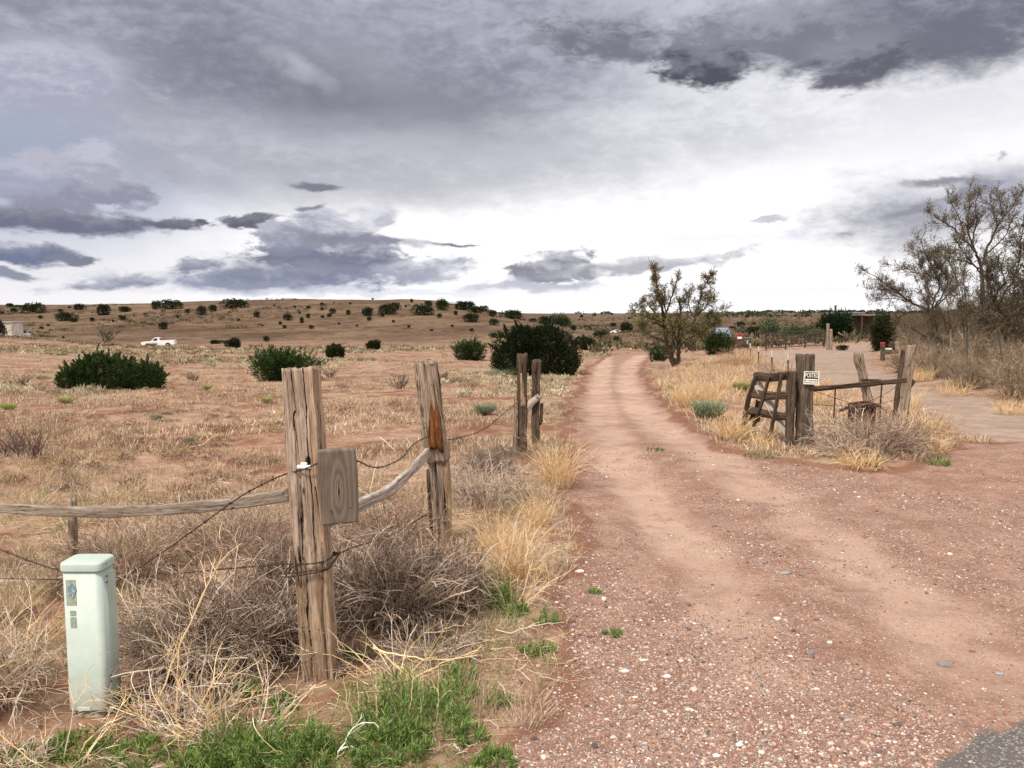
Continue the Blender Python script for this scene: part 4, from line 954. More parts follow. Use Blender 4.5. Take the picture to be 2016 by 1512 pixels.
# ------------------------------------------------------------------ trees
GREEN_J = [(0.024, 0.034, 0.012), (0.036, 0.048, 0.017), (0.014, 0.020, 0.008), (0.050, 0.062, 0.024), (0.04, 0.04, 0.02)]
def juniper_mesh(w, d, h, n, leaf, seed, pal=GREEN_J, spiky=0.3, lobes=7, shape=None):
    """crown of many small sprays around a few uneven lobes; returns G for crown and trunk, base at origin"""
    global rng
    keep = rng; rng = np.random.default_rng(seed)
    g = G(); r = rng
    L = []
    for k in range(lobes):
        a = r.uniform(0, 2 * np.pi); q = r.uniform(0.15, 0.62) if k else 0
        s = r.uniform(0.42, 0.62) * (1.0 - 0.35 * q)
        L.append((math.cos(a) * q * w / 2, math.sin(a) * q * d / 2, h * r.uniform(0.30, 0.58) * (1 - 0.35 * q), s * w * 0.5 * 1.05, s * d * 0.5 * 1.05, h * r.uniform(0.36, 0.46)))
    if shape: L = [(x * w, r.uniform(-.15, .15) * d, z * h, rx * w, rx * d * (0.9 if rx > .2 else 1.3), rz * h) for x, z, rx, rz in shape]
    L = np.array(L)
    k = r.integers(0, len(L), n); u = unit(r.normal(size=(n, 3)))
    rad = r.uniform(0.55, 1.0, n) ** 0.6
    bump_ = 1 + 0.28 * fbm(u[:, 0] * 3 + k * 3.1, u[:, 1] * 3 + u[:, 2] * 2.3, 3, seed)
    C = L[k, :3] + u * L[k, 3:] * (rad * bump_)[:, None]
    C[:, 2] = np.abs(C[:, 2] - 0.02 * h) + 0.02 * h
    D = unit(u * np.array([1, 1, 0.5]) + np.array([0, 0, 0.75]) + r.normal(size=(n, 3)) * 0.35)
    col = pick(n, pal, 0.22)
    cl = vn(C[:, 0] * 6 / w + 9, C[:, 2] * 6 / w + C[:, 1] * 5 / w, seed + 3)[:, None]
    col = col * (1 + 0.5 * cl)
    leaves(g, C, D, leaf * r.uniform(0.6, 1.5, n), leaf * r.uniform(0.35, 0.6, n), col)
    # sprays that break the outline
    m = int(60 + 90 * spiky)
    k = r.integers(0, len(L), m); u = unit(r.normal(size=(m, 3)) + np.array([0, 0, 0.5])); u[:, 2] = np.abs(u[:, 2])
    S = L[k, :3] + u * L[k, 3:] * 0.8
    P = paths(S, u + np.array([0, 0, 0.6]), h * (0.16 + 0.22 * spiky) * r.uniform(0.4, 1.2, m), 4, 0.2)
    nn = max(6, n // 260)
    t = r.uniform(0, 1, (m, nn)) * 2.99; i = t.astype(int); f = (t - i)[..., None]; rr = np.arange(m)[:, None]
    C = (P[rr, i] * (1 - f) + P[rr, i + 1] * f + r.normal(size=(m, nn, 3)) * leaf * 0.5 * (1.2 - t / 3)[..., None]).reshape(-1, 3)
    D = unit(np.repeat(u, nn, 0) * 0.5 + np.array([0, 0, 0.8]) + r.normal(size=(m * nn, 3)) * 0.4)
    leaves(g, C, D, leaf * r.uniform(0.6, 1.3, m * nn), leaf * 0.45, pick(m * nn, pal, 0.25))
    t = G()
    nb = 7; a = r.uniform(0, 2 * np.pi, nb)
    P = paths(np.zeros((nb, 3)) + r.normal(size=(nb, 3)) * 0.02 * w * np.array([1, 1, 0]) - np.array([0, 0, 0.1]), np.stack([np.cos(a) * w, np.sin(a) * d, np.full(nb, h * 0.9)], -1), 0.55 * h * np.ones(nb), 6, 0.3)
    tubes(t, P, np.full(nb, 0.028 * h), (0.09, 0.06, 0.045), 5)
    P2s, d2, _ = offshoots(P, 5, 0.8); P2 = paths(P2s, d2, 0.35 * h, 5, 0.4); tubes(t, P2, np.full(len(P2), 0.010 * h), (0.09, 0.065, 0.05), 3)
    rng = keep
    return g, t
def fit(g, W, H):
    A = np.concatenate(g.V); lo, hi = np.percentile(A, 1.0, 0), np.percentile(A, 99.0, 0); s = np.array([W / (hi[0] - lo[0]), W / (hi[0] - lo[0]), H / hi[2]]); c = np.array([(hi[0] + lo[0]) / 2, 0, 0])
    g.V = [(v - c) * s for v in g.V]
def juniper(px, py, w, h, n, leaf, seed, label, group=None, name='juniper_bush', cat='bush', **k):
    b = gp(px, py); s = mpx(b.y)
    W, H = w * s, h * s
    g, t = juniper_mesh(W, W * k.pop('deep', 0.85), H, n, leaf, seed, **k)
    fit(g, W, H)
    b.z -= 0.04 * H
    r = empty(name, b, label, cat, group)
    o = g.build('crown', M_LEAF, None, False); o.parent = r
    o = t.build('trunk', M_BARK, None, False); o.parent = r
    return r
juniper(1055, 740, 162, 102, 42000, 0.095, 101, 'big dark round juniper close to the left edge of the dirt track', spiky=0.12, shape=[(-.22, .50, .30, .50), (.04, .52, .34, .48), (.24, .46, .28, .48), (-.30, .28, .22, .34), (.32, .26, .20, .32), (-.1, .28, .40, .34), (.12, .28, .40, .34), (-.16, .70, .17, .28), (.12, .72, .20, .28)], pal=[(0.020, 0.030, 0.010), (0.028, 0.042, 0.014), (0.013, 0.02, 0.008), (0.04, 0.055, 0.02)])
juniper(225, 767, 195, 72, 24000, 0.07, 102, 'wide low dark green juniper spreading over the left field', spiky=0.7, shape=[(-.36, .25, .14, .30), (-.14, .55, .15, .42), (-.06, .4, .2, .42), (.14, .4, .18, .38), (.34, .35, .15, .38), (-.05, .2, .4, .24), (.25, .2, .22, .26), (-.27, .4, .13, .36)], deep=0.5, pal=[(0.030, 0.055, 0.015), (0.045, 0.08, 0.022), (0.018, 0.032, 0.01), (0.07, 0.11, 0.03)])
juniper(563, 753, 125, 66, 9000, 0.085, 103, 'ragged green juniper directly behind the top of the large square post', spiky=1.0, lobes=8, pal=[(0.045, 0.085, 0.022), (0.06, 0.11, 0.03), (0.03, 0.05, 0.015)])
juniper(924, 710, 62, 43, 6000, 0.11, 104, 'mid green juniper left of the big dark one, halfway to the hill', spiky=0.8, lobes=6, pal=[(0.04, 0.075, 0.02), (0.055, 0.095, 0.03), (0.03, 0.045, 0.015)])
juniper(660, 705, 36, 28, 3500, 0.13, 105, 'compact dark juniper just right of the ragged green one, mid field', spiky=0.3, lobes=5)
juniper(735, 691, 26, 22, 3000, 0.15, 106, 'small rounded dark juniper alone in the middle of the field', spiky=0.2, lobes=4)
juniper(1154, 690, 32, 29, 3500, 0.13, 107, 'green rounded juniper beside the far bend of the dirt track', spiky=0.4, lobes=5)
juniper(459, 686, 28, 20, 2500, 0.15, 108, 'rounded juniper right of the white pickup, larger of two side by side', spiky=0.3, lobes=4)
juniper(429, 676, 26, 9, 1600, 0.15, 109, 'low flat juniper right of the white pickup, smaller of two side by side', spiky=0.3, lobes=5)
juniper(1415, 700, 52, 48, 5000, 0.12, 110, 'dense green bush leaning against the right side of the two-trunked tree', spiky=0.7, lobes=7, name='shrub', pal=[(0.04, 0.06, 0.02), (0.06, 0.085, 0.03), (0.03, 0.04, 0.016)])
juniper(1297, 714, 34, 34, 2600, 0.10, 111, 'leafy green bush at the left foot of the two-trunked tree', spiky=0.9, lobes=5, name='shrub', pal=[(0.06, 0.085, 0.035), (0.08, 0.11, 0.045), (0.04, 0.055, 0.025)])
juniper(1640, 668, 72, 56, 7000, 0.20, 112, 'tall dark evergreen standing over the tubular gate by the pipe', spiky=0.6, lobes=8, name='evergreen_tree', cat='tree', pal=[(0.018, 0.036, 0.012), (0.028, 0.052, 0.018), (0.012, 0.02, 0.009)])
juniper(1574, 670, 60, 32, 4200, 0.18, 113, 'soft grey-green tree behind the left half of the tubular gate', spiky=0.7, lobes=8, name='willow_tree', cat='tree', pal=[(0.09, 0.12, 0.05), (0.12, 0.14, 0.07), (0.06, 0.08, 0.035)])
juniper(1606, 674, 36, 26, 1500, 0.15, 118, 'thin yellow-green bush right behind the middle of the tubular gate', spiky=1.0, lobes=5, name='shrub', pal=[(0.16, 0.17, 0.08), (0.12, 0.13, 0.06)])
juniper(1516, 664, 40, 42, 1500, 0.28, 114, 'pale see-through willow left of the tubular gate', spiky=1.0, lobes=7, name='willow_tree', cat='tree', pal=[(0.15, 0.17, 0.09), (0.12, 0.14, 0.08)])
juniper(1100, 642, 46, 26, 2500, 0.5, 115, 'large grey-green tree in the gap below the end of the hill', spiky=0.8, lobes=7, name='willow_tree', cat='tree', pal=[(0.10, 0.13, 0.07), (0.07, 0.10, 0.05)])
juniper(1736, 692, 44, 76, 8000, 0.13, 116, 'dark upright juniper at the left end of the roadside trees', spiky=0.7, lobes=9, pal=[(0.025, 0.040, 0.012), (0.035, 0.055, 0.018), (0.05, 0.05, 0.02)])
juniper(1682, 657, 22, 22, 2000, 0.25, 117, 'dark bush in front of the grey-blue house wall', spiky=0.4, lobes=5)

# small junipers scattered over the hill: a few shapes, many copies
def small_junipers():
    protos = []
    for k in range(6):
        g, _ = juniper_mesh(2, 1.8, 1.5, 900, 0.17, 200 + k, spiky=0.1 + 0.12 * (k % 3), lobes=3 + k)
        fit(g, 2.1, 1.6)
        o = g.build('juniper_bush', M_LEAF); protos.append(o.data); bpy.data.objects.remove(o)
    L = [(19,604,13,7),(29,614,14,9),(36,605,14,5),(69,618,30,20),(4,618,8,5),(124,630,40,16),(145,634,14,8),(120,614,9,6),(80,628,8,6),(137,606,5,4),(157,609,20,11),(165,599,6,5),(204,619,23,20),(248,613,20,10),(308,610,18,16),(335,609,31,17),(370,619,8,8),(396,622,19,17),(419,615,15,12),(182,633,8,7),(242,634,12,9),(238,625,6,5),(321,646,15,14),(82,648,8,5),(48,656,6,5),(125,663,5,4),(223,637,5,5),
    (461,609,36,17),(505,625,11,10),(567,633,18,12),(552,641,7,6),(561,648,8,6),(580,608,6,5),(608,609,8,6),(634,603,8,6),(633,613,7,6),(594,638,8,11),(606,629,8,9),(613,648,10,7),(654,619,10,10),(649,626,9,6),(636,628,8,5),(686,622,9,9),(721,625,22,16),(727,635,10,8),(763,622,31,18),(779,611,20,14),(752,627,9,7),(799,605,5,4),(811,594,6,7),(734,592,4,4),(831,624,30,19),(844,603,14,9),(872,613,24,21),(910,611,28,16),(928,607,16,14),(936,617,28,12),(953,615,14,12),(927,637,28,16),(866,628,10,8),(897,624,8,8),(928,653,8,6),(969,627,18,12),(971,642,15,12),(1008,631,38,16),(1051,637,16,8),(1071,642,22,14),(1128,652,11,9),(1156,649,16,8),(1185,667,22,14),(525,671,11,10),(975,665,20,9),
    (1207,645,12,7),(1235,656,26,20),(1214,673,12,10),(1190,683,34,11),(1457,644,17,10),(1485,640,12,5),(1490,660,40,18),(1505,664,30,12),(1130,686,12,12),(870,603,16,9),(668,640,5,4),(703,644,5,4),(540,604,5,3),(690,600,5,3),(590,620,5,4),(470,634,5,4),(350,630,5,4),(285,622,6,4),(95,642,6,4),(775,637,6,5),(805,646,6,5),(850,652,6,4),(890,645,6,4),(1010,650,12,6),(1035,660,14,7),(1065,655,10,6),(1440,650,14,8),(1430,622,6,4),(1470,626,8,5),(1290,640,10,6),(1330,632,9,5),(1170,622,7,4),(1205,621,6,4),(1145,625,7,5),(1240,628,8,4),(1385,636,10,6),(1690,668,26,14),(1655,690,22,10)]
    r = np.random.default_rng(5)
    big = {(69,618):'yellow-green tree-like juniper near the left end of the hilltop', (124,630):'widest dark juniper on the left slope of the hill', (204,619):'round dark juniper on the hill above the left field, tallest thereabouts', (335,609):'long juniper on the skyline above the white pickup, larger of an adjoining pair', (308,610):'round juniper on the skyline above the white pickup, smaller of an adjoining pair', (461,609):'lone wide juniper on the skyline left of the large square post', (321,646):'small peaked juniper on the slope just above the white pickup', (831,624):'broad dark juniper on the hill above the leaning split post', (1008,631):'wide dark juniper at the right foot of the hill', (1235,656):'round dark juniper left of the two-trunked tree, beyond the track', (1190,683):'pale green low bush patch beside the far bend of the track', (124,614):'', (248,613):'flat dark juniper between the round one and the skyline pair'}
    zones = [(90, 'near the left edge'), (190, 'above the green cabinet'), (270, 'above the sagging rail'), (360, 'above the white pickup'), (540, 'right of the pickup'), (640, 'above the large post'), (800, 'above the knotted board'), (870, 'above the leaning split post'), (1000, 'left of the close pair'), (1090, 'above the close pair'), (1250, 'beyond the track bend'), (9999, 'behind the two-trunked tree')]
    def cell(x, y): return (next(n for a, n in zones if x < a), 'skyline' if y < 607 else 'upper slope' if y < 622 else 'middle slope' if y < 641 else 'lowest slope')
    names = {}
    for c in {cell(x, y) for x, y, w, h in L if not big.get((x, y))}:
        mem = sorted({(x, y, w, h) for x, y, w, h in L if not big.get((x, y)) and cell(x, y) == c})
        for k, (x, y, w, h) in enumerate(mem):
            names[(x, y)] = ('tiny' if w < 8 else 'small' if w < 15 else 'medium') + ' dark juniper on the ' + c[1] + ' ' + c[0] + ('' if len(mem) == 1 else ', ' + ('first', 'second', 'third', 'fourth', 'fifth', 'sixth', 'seventh', 'eighth', 'ninth', 'tenth', 'eleventh', 'twelfth')[k] + ' from left')
    for i, (x, y, w, h) in enumerate(L):
        b = gp(x, y); s = mpx(b.y)
        # keep on the visible face of the slope
        o = bpy.data.objects.new('juniper_bush', protos[i % 6]); COL.objects.link(o)
        o.location = b - Vector((0, 0, 0.05 * h * s)); o.rotation_euler = (0, 0, r.uniform(0, 6.28))
        o.scale = (w * s / 2.0, w * s / 2.0, h * 1.1 * s / 1.6)
        if big.get((x, y)): tag(o, big[(x, y)], 'bush', 'junipers dotted over the hill')
        else: tag(o, names[(x, y)], 'bush', 'junipers dotted over the hill')
    # the far treeline on the plain: one mass
    g = G(); n = 420; X = r.uniform(1130, 2150, n); 
    for x in X:
        d = r.uniform(900, 2600) if r.random() < 0.7 else r.uniform(450, 900)
        p = at(x, 615, d); z = float(hbase(np.array([p.x]), np.array([d]))[0]); s = r.uniform(3.0, 7.5) * (0.6 if d < 900 else 1)
        if x < 1420 and r.random() < 0.72: continue
        m = 26; u = unit(r.normal(size=(m, 3))); u[:, 2] = np.abs(u[:, 2])
        leaves(g, np.array([p.x, d, z]) + u * [s * 0.9, s, s * 0.45], u + [0, 0, 0.5], s * 0.4, s * 0.35, pick(m, [(0.03, 0.045, 0.022), (0.045, 0.06, 0.03), (0.05, 0.05, 0.03)], 0.2))
    tag(g.build('distant_treeline', M_LEAF), 'thin dark line of far-off trees along the right horizon', 'treeline', kind='stuff')
small_junipers()

def sparse_tree(base, limbs, label, leafpal, seed, leaf=0.05, tw=(0.07, 0.045, 0.032), nlev=(9, 7, 4), L1=0.9, leaf_n=6, name='tree', toppal=None, top_z=None, group=None, spread=0.75, up=0.35, leaf_w=0.5, cat='tree'):
    """limbs: [(points, r0, r1, dens)] in world space"""
    global rng
    keep = rng; rng = np.random.default_rng(seed)
    root = empty(name, base, label, cat, group)
    t = G(); lf = G(); tops = []
    for pts, r0, r1, dens in limbs:
        C, S = resample(pts, 26)
        C[1:-1] += rng.normal(size=(24, 3)) * 0.014 * S[-1] / 3
        tubes(t, C[None], np.linspace(r0, r1, 26)[None], (0.065, 0.042, 0.032), 8)
        if dens <= 0: continue
        n1 = int(nlev[0] * dens * max(1, S[-1] / 1.5))
        s, d, tt = offshoots(C[None], n1, spread, 0.22, 1.0, up)
        P1 = paths(s, d, L1 * (1.15 - 0.6 * tt) * rng.uniform(0.5, 1.25, n1), 7, 0.35, -0.25)
        tubes(t, P1, np.maximum(r1 * 1.0, 0.012) * np.ones(n1) * rng.uniform(0.6, 1.1, n1), tw, 4)
        s, d, _ = offshoots(P1, nlev[1], 0.7, 0.15, 1.0, up * 0.7)
        P2 = paths(s, d, L1 * 0.48 * rng.uniform(0.4, 1.2, len(s)), 5, 0.45, -0.15)
        tubes(t, P2, np.full(len(P2), 0.009), tw, 3)
        s, d, _ = offshoots(P2, nlev[2], 0.8, 0.2, 1.0, 0.2)
        P3 = paths(s, d, L1 * 0.22 * rng.uniform(0.4, 1.2, len(s)), 4, 0.45)
        tubes(t, P3, np.full(len(P3), 0.0055), tw, 3)
        tops.append((P2, P3))
        for P, n in ((P2, leaf_n), (P3, max(2, int(leaf_n * 0.8)))):
            keepm = rng.random(len(P)) < min(1, 0.9)
            P = P[keepm]
            c, d, _ = offshoots(P, n, 0.9, 0.3, 1.0, 0.2)
            c = c + rng.normal(size=c.shape) * leaf * 0.4
            col = pick(len(c), leafpal, 0.2)
            if toppal is not None:
                hi = sstep(top_z[0], top_z[1], c[:, 2]) * (rng.random(len(c)) < 0.75)
                col = col * (1 - hi[:, None]) + pick(len(c), toppal, 0.2) * hi[:, None]
            leaves(lf, c, d, leaf * rng.uniform(0.6, 1.4, len(c)), leaf * leaf_w, col)
    t.build('trunk', M_BARK, root, True); lf.build('crown', M_LEAF, root)
    rng = keep
    return root
def limb(pts, d0, dd, r0, r1, dens=1.0):
    """px polyline -> a limb that also runs towards or away from the viewer"""
    n = len(pts)
    return ([at(x, y, d0 + dd * (i / (n - 1)) ** 1.3) for i, (x, y) in enumerate(pts)], r0, r1, dens)
def crop(o, s): return lambda *a: [(o[0] + x / s, o[1] + y / s) for x, y in a]
def build_trees():
    # two-trunked tree by the track
    b = gp(1333, 724); d = b.y; c = crop((1180, 520), 6.3)
    k = d / 40.0
    L = [limb(c((950, 1310), (880, 1120), (830, 960), (815, 800), (790, 700)), d, 0.2, 0.14 * k, 0.09 * k, 0.5),
         limb(c((790, 700), (790, 590), (760, 480), (720, 360), (710, 250), (690, 80)), d + .2, 0.8, 0.085 * k, 0.02, 1.3),
         limb(c((795, 680), (850, 550), (890, 420), (930, 300), (960, 200), (1025, 90)), d + .2, -0.7, 0.06 * k, 0.008, 0.4),
         limb(c((790, 700), (830, 600), (800, 480), (740, 380), (690, 300)), d + .2, -1.0, 0.05 * k, 0.015, 0.9),
         limb(c((780, 720), (700, 620), (620, 520), (560, 430), (520, 540)), d, 1.2, 0.05 * k, 0.012, 0.9),
         limb(c((810, 760), (740, 700), (640, 680), (540, 640), (440, 600)), d, -1.2, 0.05 * k, 0.012, 0.9),
         limb(c((830, 960), (740, 930), (640, 890), (560, 820), (480, 730)), d, 0.6, 0.05 * k, 0.012, 0.9),
         limb(c((960, 1300), (990, 1100), (990, 900), (985, 780), (1010, 660), (1000, 540), (980, 430)), d, 0.3, 0.12 * k, 0.02, 0.9),
         limb(c((990, 800), (1090, 770), (1180, 730), (1200, 600), (1250, 420), (1290, 280), (1370, 180)), d, -0.8, 0.07 * k, 0.015, 1.2),
         limb(c((1190, 680), (1120, 560), (1100, 430), (1130, 370)), d, 0.6, 0.04 * k, 0.012, 0.9),
         limb(c((1200, 640), (1300, 560), (1370, 440), (1400, 330)), d, 1.2, 0.035 * k, 0.01, 0.8),
         limb(c((990, 1020), (1080, 930), (1200, 880), (1320, 800), (1440, 700)), d, 0.9, 0.06 * k, 0.012, 1.0),
         limb(c((1150, 740), (1300, 720), (1430, 640), (1540, 520)), d, -0.6, 0.035 * k, 0.008, 0.7),
         limb(c((990, 1040), (930, 880), (900, 780), (880, 700)), d, -1.3, 0.04 * k, 0.01, 1.0),
         limb(c((985, 960), (1060, 860), (1130, 820), (1260, 780)), d, -1.6, 0.04 * k, 0.01, 1.0)]
    sparse_tree(b, L, 'open two-trunked tree with orange-tinged leaves beside the dirt track', [(0.19, 0.18, 0.07), (0.23, 0.21, 0.09), (0.11, 0.12, 0.045), (0.15, 0.17, 0.06)], 301, leaf=0.070, leaf_n=6, L1=0.74, nlev=(10, 7, 3),
                toppal=[(0.10, 0.10, 0.04), (0.34, 0.15, 0.025), (0.06, 0.08, 0.03), (0.22, 0.13, 0.03)], top_z=(at(1300, 610, d).z, at(1300, 575, d).z), name='tree')
    # roadside trees on the right
    c1 = crop((1690, 360), 6.184); c2 = crop((1690, 560), 6.184)
    GP = [(0.13, 0.13, 0.065), (0.17, 0.16, 0.085), (0.08, 0.075, 0.045), (0.20, 0.16, 0.10)]
    b = gp(1940, 715); d = b.y
    T = c1((1510, 1484), (1510, 1200), (1490, 1000))
    L = [limb([(1942, 716), (1938, 650)] + T, d, 0.0, 0.13, 0.07, 0.35),
         limb(c1((1490, 1000), (1430, 840), (1280, 680), (1160, 550), (1000, 460), (830, 330)), d, -1.0, 0.06, 0.008, 0.7),
         limb(c1((1420, 820), (1340, 640), (1330, 500), (1350, 300), (1355, 100)), d, 0.6, 0.045, 0.01, 1.0),
         limb(c1((1390, 770), (1400, 620), (1440, 500), (1420, 280), (1460, 120)), d - .2, -0.6, 0.035, 0.01, 0.9),
         limb(c1((1300, 700), (1260, 500), (1170, 320), (1090, 160)), d - .3, 0.7, 0.035, 0.008, 0.9),
         limb(c1((1500, 1000), (1560, 820), (1640, 640), (1720, 460), (1850, 330), (1990, 110)), d, 0.5, 0.06, 0.012, 1.1),
         limb(c1((1700, 500), (1640, 380), (1600, 240)), d + .2, 0.6, 0.022, 0.006, 0.5),
         limb(c1((1780, 400), (1720, 250), (1710, 110)), d + .2, 0.6, 0.025, 0.008, 1.0),
         limb(c1((1470, 1050), (1350, 970), (1180, 930), (1050, 900)), d, 0.8, 0.035, 0.008, 0.8),
         limb(c1((1480, 1100), (1330, 900), (1220, 760), (1180, 680)), d, -1.4, 0.035, 0.01, 1.1),
         limb(c1((1560, 860), (1680, 760), (1800, 640), (1850, 480)), d, -1.0, 0.035, 0.01, 1.0)]
    sparse_tree(b, L, 'tallest bare-limbed tree over the right roadside, forking high into the sky', GP, 302, leaf=0.065, leaf_n=2, L1=0.72, nlev=(12, 6, 3), name='tree', group='trees along the right roadside', tw=(0.15, 0.11, 0.085))
    b = gp(1843, 705); d = b.y
    L = [limb([(1850, 706)] + c2((880, 320)), d, 0, 0.12, 0.09, 0.4),
         limb(c2((890, 330), (700, 250), (560, 170), (430, 60)) + c1((230, 1150), (20, 1040)), d, -1.2, 0.075, 0.006, 0.8),
         limb(c1((640, 1440), (450, 1330), (300, 1290), (130, 1330)), d, 0.8, 0.03, 0.006, 0.9),
         limb(c1((660, 1460), (400, 1400), (200, 1430)), d, 1.2, 0.03, 0.006, 0.8),
         limb(c2((850, 300), (860, 60)) + c1((760, 1050), (720, 900), (650, 800)), d, 0.8, 0.05, 0.012, 1.2),
         limb(c2((880, 320), (950, 100)) + c1((1000, 1250), (870, 980), (800, 820), (765, 680)), d, 0.5, 0.055, 0.012, 1.3),
         limb(c2((900, 300), (1050, 100)) + c1((1100, 1180), (960, 980), (940, 760)), d, -0.6, 0.05, 0.012, 1.3),
         limb(c2((900, 300), (1100, 120)) + c1((1230, 1250), (1120, 1000), (1060, 780)), d, 1.2, 0.05, 0.012, 1.2),
         limb(c1((850, 1150), (640, 1080), (500, 1000), (390, 1000)), d, -0.6, 0.025, 0.006, 0.7),
         limb(c2((860, 340), (700, 330), (560, 350), (480, 420)), d, 0.7, 0.04, 0.01, 0.9),
         limb(c2((640, 530), (760, 600), (850, 690), (930, 740)), d - .5, -0.3, 0.035, 0.035, 0.4),
         limb(c2((940, 620), (1020, 680), (1130, 745)), d - .8, -0.2, 0.05, 0.03, 0.3),
         limb(c2((880, 400), (950, 470), (900, 600), (960, 700)), d, -0.5, 0.05, 0.03, 0.4)]
    sparse_tree(b, L, 'low spreading tree reaching left over the driveway with bare twig ends', GP, 303, leaf=0.065, leaf_n=2, L1=0.85, nlev=(14, 7, 3), name='tree', group='trees along the right roadside', tw=(0.15, 0.11, 0.085))
    b = gp(2014, 726); d = b.y
    GG = [(0.16, 0.175, 0.105), (0.21, 0.22, 0.14), (0.11, 0.12, 0.07), (0.08, 0.075, 0.045)]
    L = [limb([(2020, 728)] + c2((1990, 780), (1930, 640), (1890, 480), (1760, 350), (1640, 200)) + c1((1560, 1080),), d, 0.0, 0.13, 0.02, 0.9),
         limb(c2((1900, 520), (1780, 440), (1620, 460), (1500, 480)), d, -0.8, 0.05, 0.01, 1.2),
         limb(c2((1780, 360), (1900, 370), (2010, 410), (2100, 500)), d, -0.6, 0.05, 0.01, 0.9),
         limb(c2((1930, 560), (1960, 400), (2000, 300), (2060, 100)) + [(2030, 540)], d, 0.6, 0.06, 0.012, 1.3),
         limb(c2((1700, 280), (1780, 100)) + c1((1900, 1180), (1960, 900), (1990, 500)), d, 0.8, 0.04, 0.008, 1.2),
         limb(c2((1650, 220), (1700, 60)) + c1((1800, 1220), (1700, 960)), d, -0.9, 0.035, 0.01, 1.3),
         limb(c2((1760, 350), (1600, 290), (1480, 260), (1400, 300)), d, 0.8, 0.04, 0.01, 1.2),
         limb(c2((1980, 300), (2060, 200)) + [(2050, 560), (2070, 480)], d, 1.4, 0.04, 0.01, 1.2)]
    sparse_tree(b, L, 'dark curved-trunk tree with grey-green leaves at the right edge of the photo', GG, 304, leaf=0.065, leaf_n=2, L1=0.95, nlev=(12, 6, 3), name='tree', group='trees along the right roadside')
    # many-stemmed growth between the two
    b = gp(1885, 708); d = b.y; s = mpx(d); L = []
    r_ = np.random.default_rng(9)
    for i in range(13):
        x0 = 1850 + i * 12; xt = 1790 + i * 21 + r_.uniform(-14, 14); yt = 505 + 60 * abs(i - 5) / 6 + r_.uniform(-30, 40)
        L.append(limb([(x0, 705), ((x0 * 2 + xt) / 3 + r_.uniform(-8, 8), 640), ((x0 + xt * 2) / 3 + r_.uniform(-8, 8), 590), (xt, yt)], d + r_.uniform(-1.5, 2.5), r_.uniform(-1, 1), .05, .008, 1.0))
    sparse_tree(b, L, 'many-stemmed brownish tree filling the gap beneath the tall forked one', [(0.14, 0.13, 0.07), (0.10, 0.10, 0.055), (0.17, 0.13, 0.09), (0.08, 0.07, 0.045)], 306, leaf=0.07, leaf_n=3, L1=0.75, nlev=(7, 6, 3), name='tree', group='trees along the right roadside', tw=(0.17, 0.125, 0.095))
    b = gp(2000, 700); d = b.y + 1.5; L = []
    for i in range(11):
        x0 = 1950 + i * 12; xt = 1945 + i * 16 + r_.uniform(-12, 12); yt = 520 + r_.uniform(-60, 60)
        L.append(limb([(x0, 705), ((x0 + xt) / 2 + r_.uniform(-8, 8), 630), (xt, yt)], d + r_.uniform(-1.5, 2.5), r_.uniform(-1, 1), .05, .008, 1.0))
    sparse_tree(b, L, 'grey-green leafy growth behind the curved-trunk tree', GG, 307, leaf=0.07, leaf_n=3, L1=0.75, nlev=(6, 6, 3), name='tree', group='trees along the right roadside', tw=(0.17, 0.125, 0.095))
    # loose bare olive bush on the slope left of the pickup
    b = gp(208, 680); s = mpx(b.y)
    L = [([b, b + Vector((dx * s, r_ * 1.0, h_ * s))], 0.10, 0.03, 1.0) for dx, h_, r_ in ((-12, 22, 1), (-5, 30, -1), (2, 26, 1), (9, 32, 0), (16, 22, -1), (22, 26, 1))]
    sparse_tree(b, L, 'sparse grey-green bush on the slope left of the white pickup', [(0.16, 0.15, 0.10), (0.12, 0.115, 0.07)], 305, leaf=0.20, leaf_n=3, L1=1.3, nlev=(4, 4, 2), name='shrub', tw=(0.12, 0.09, 0.07), cat='bush')
build_trees()

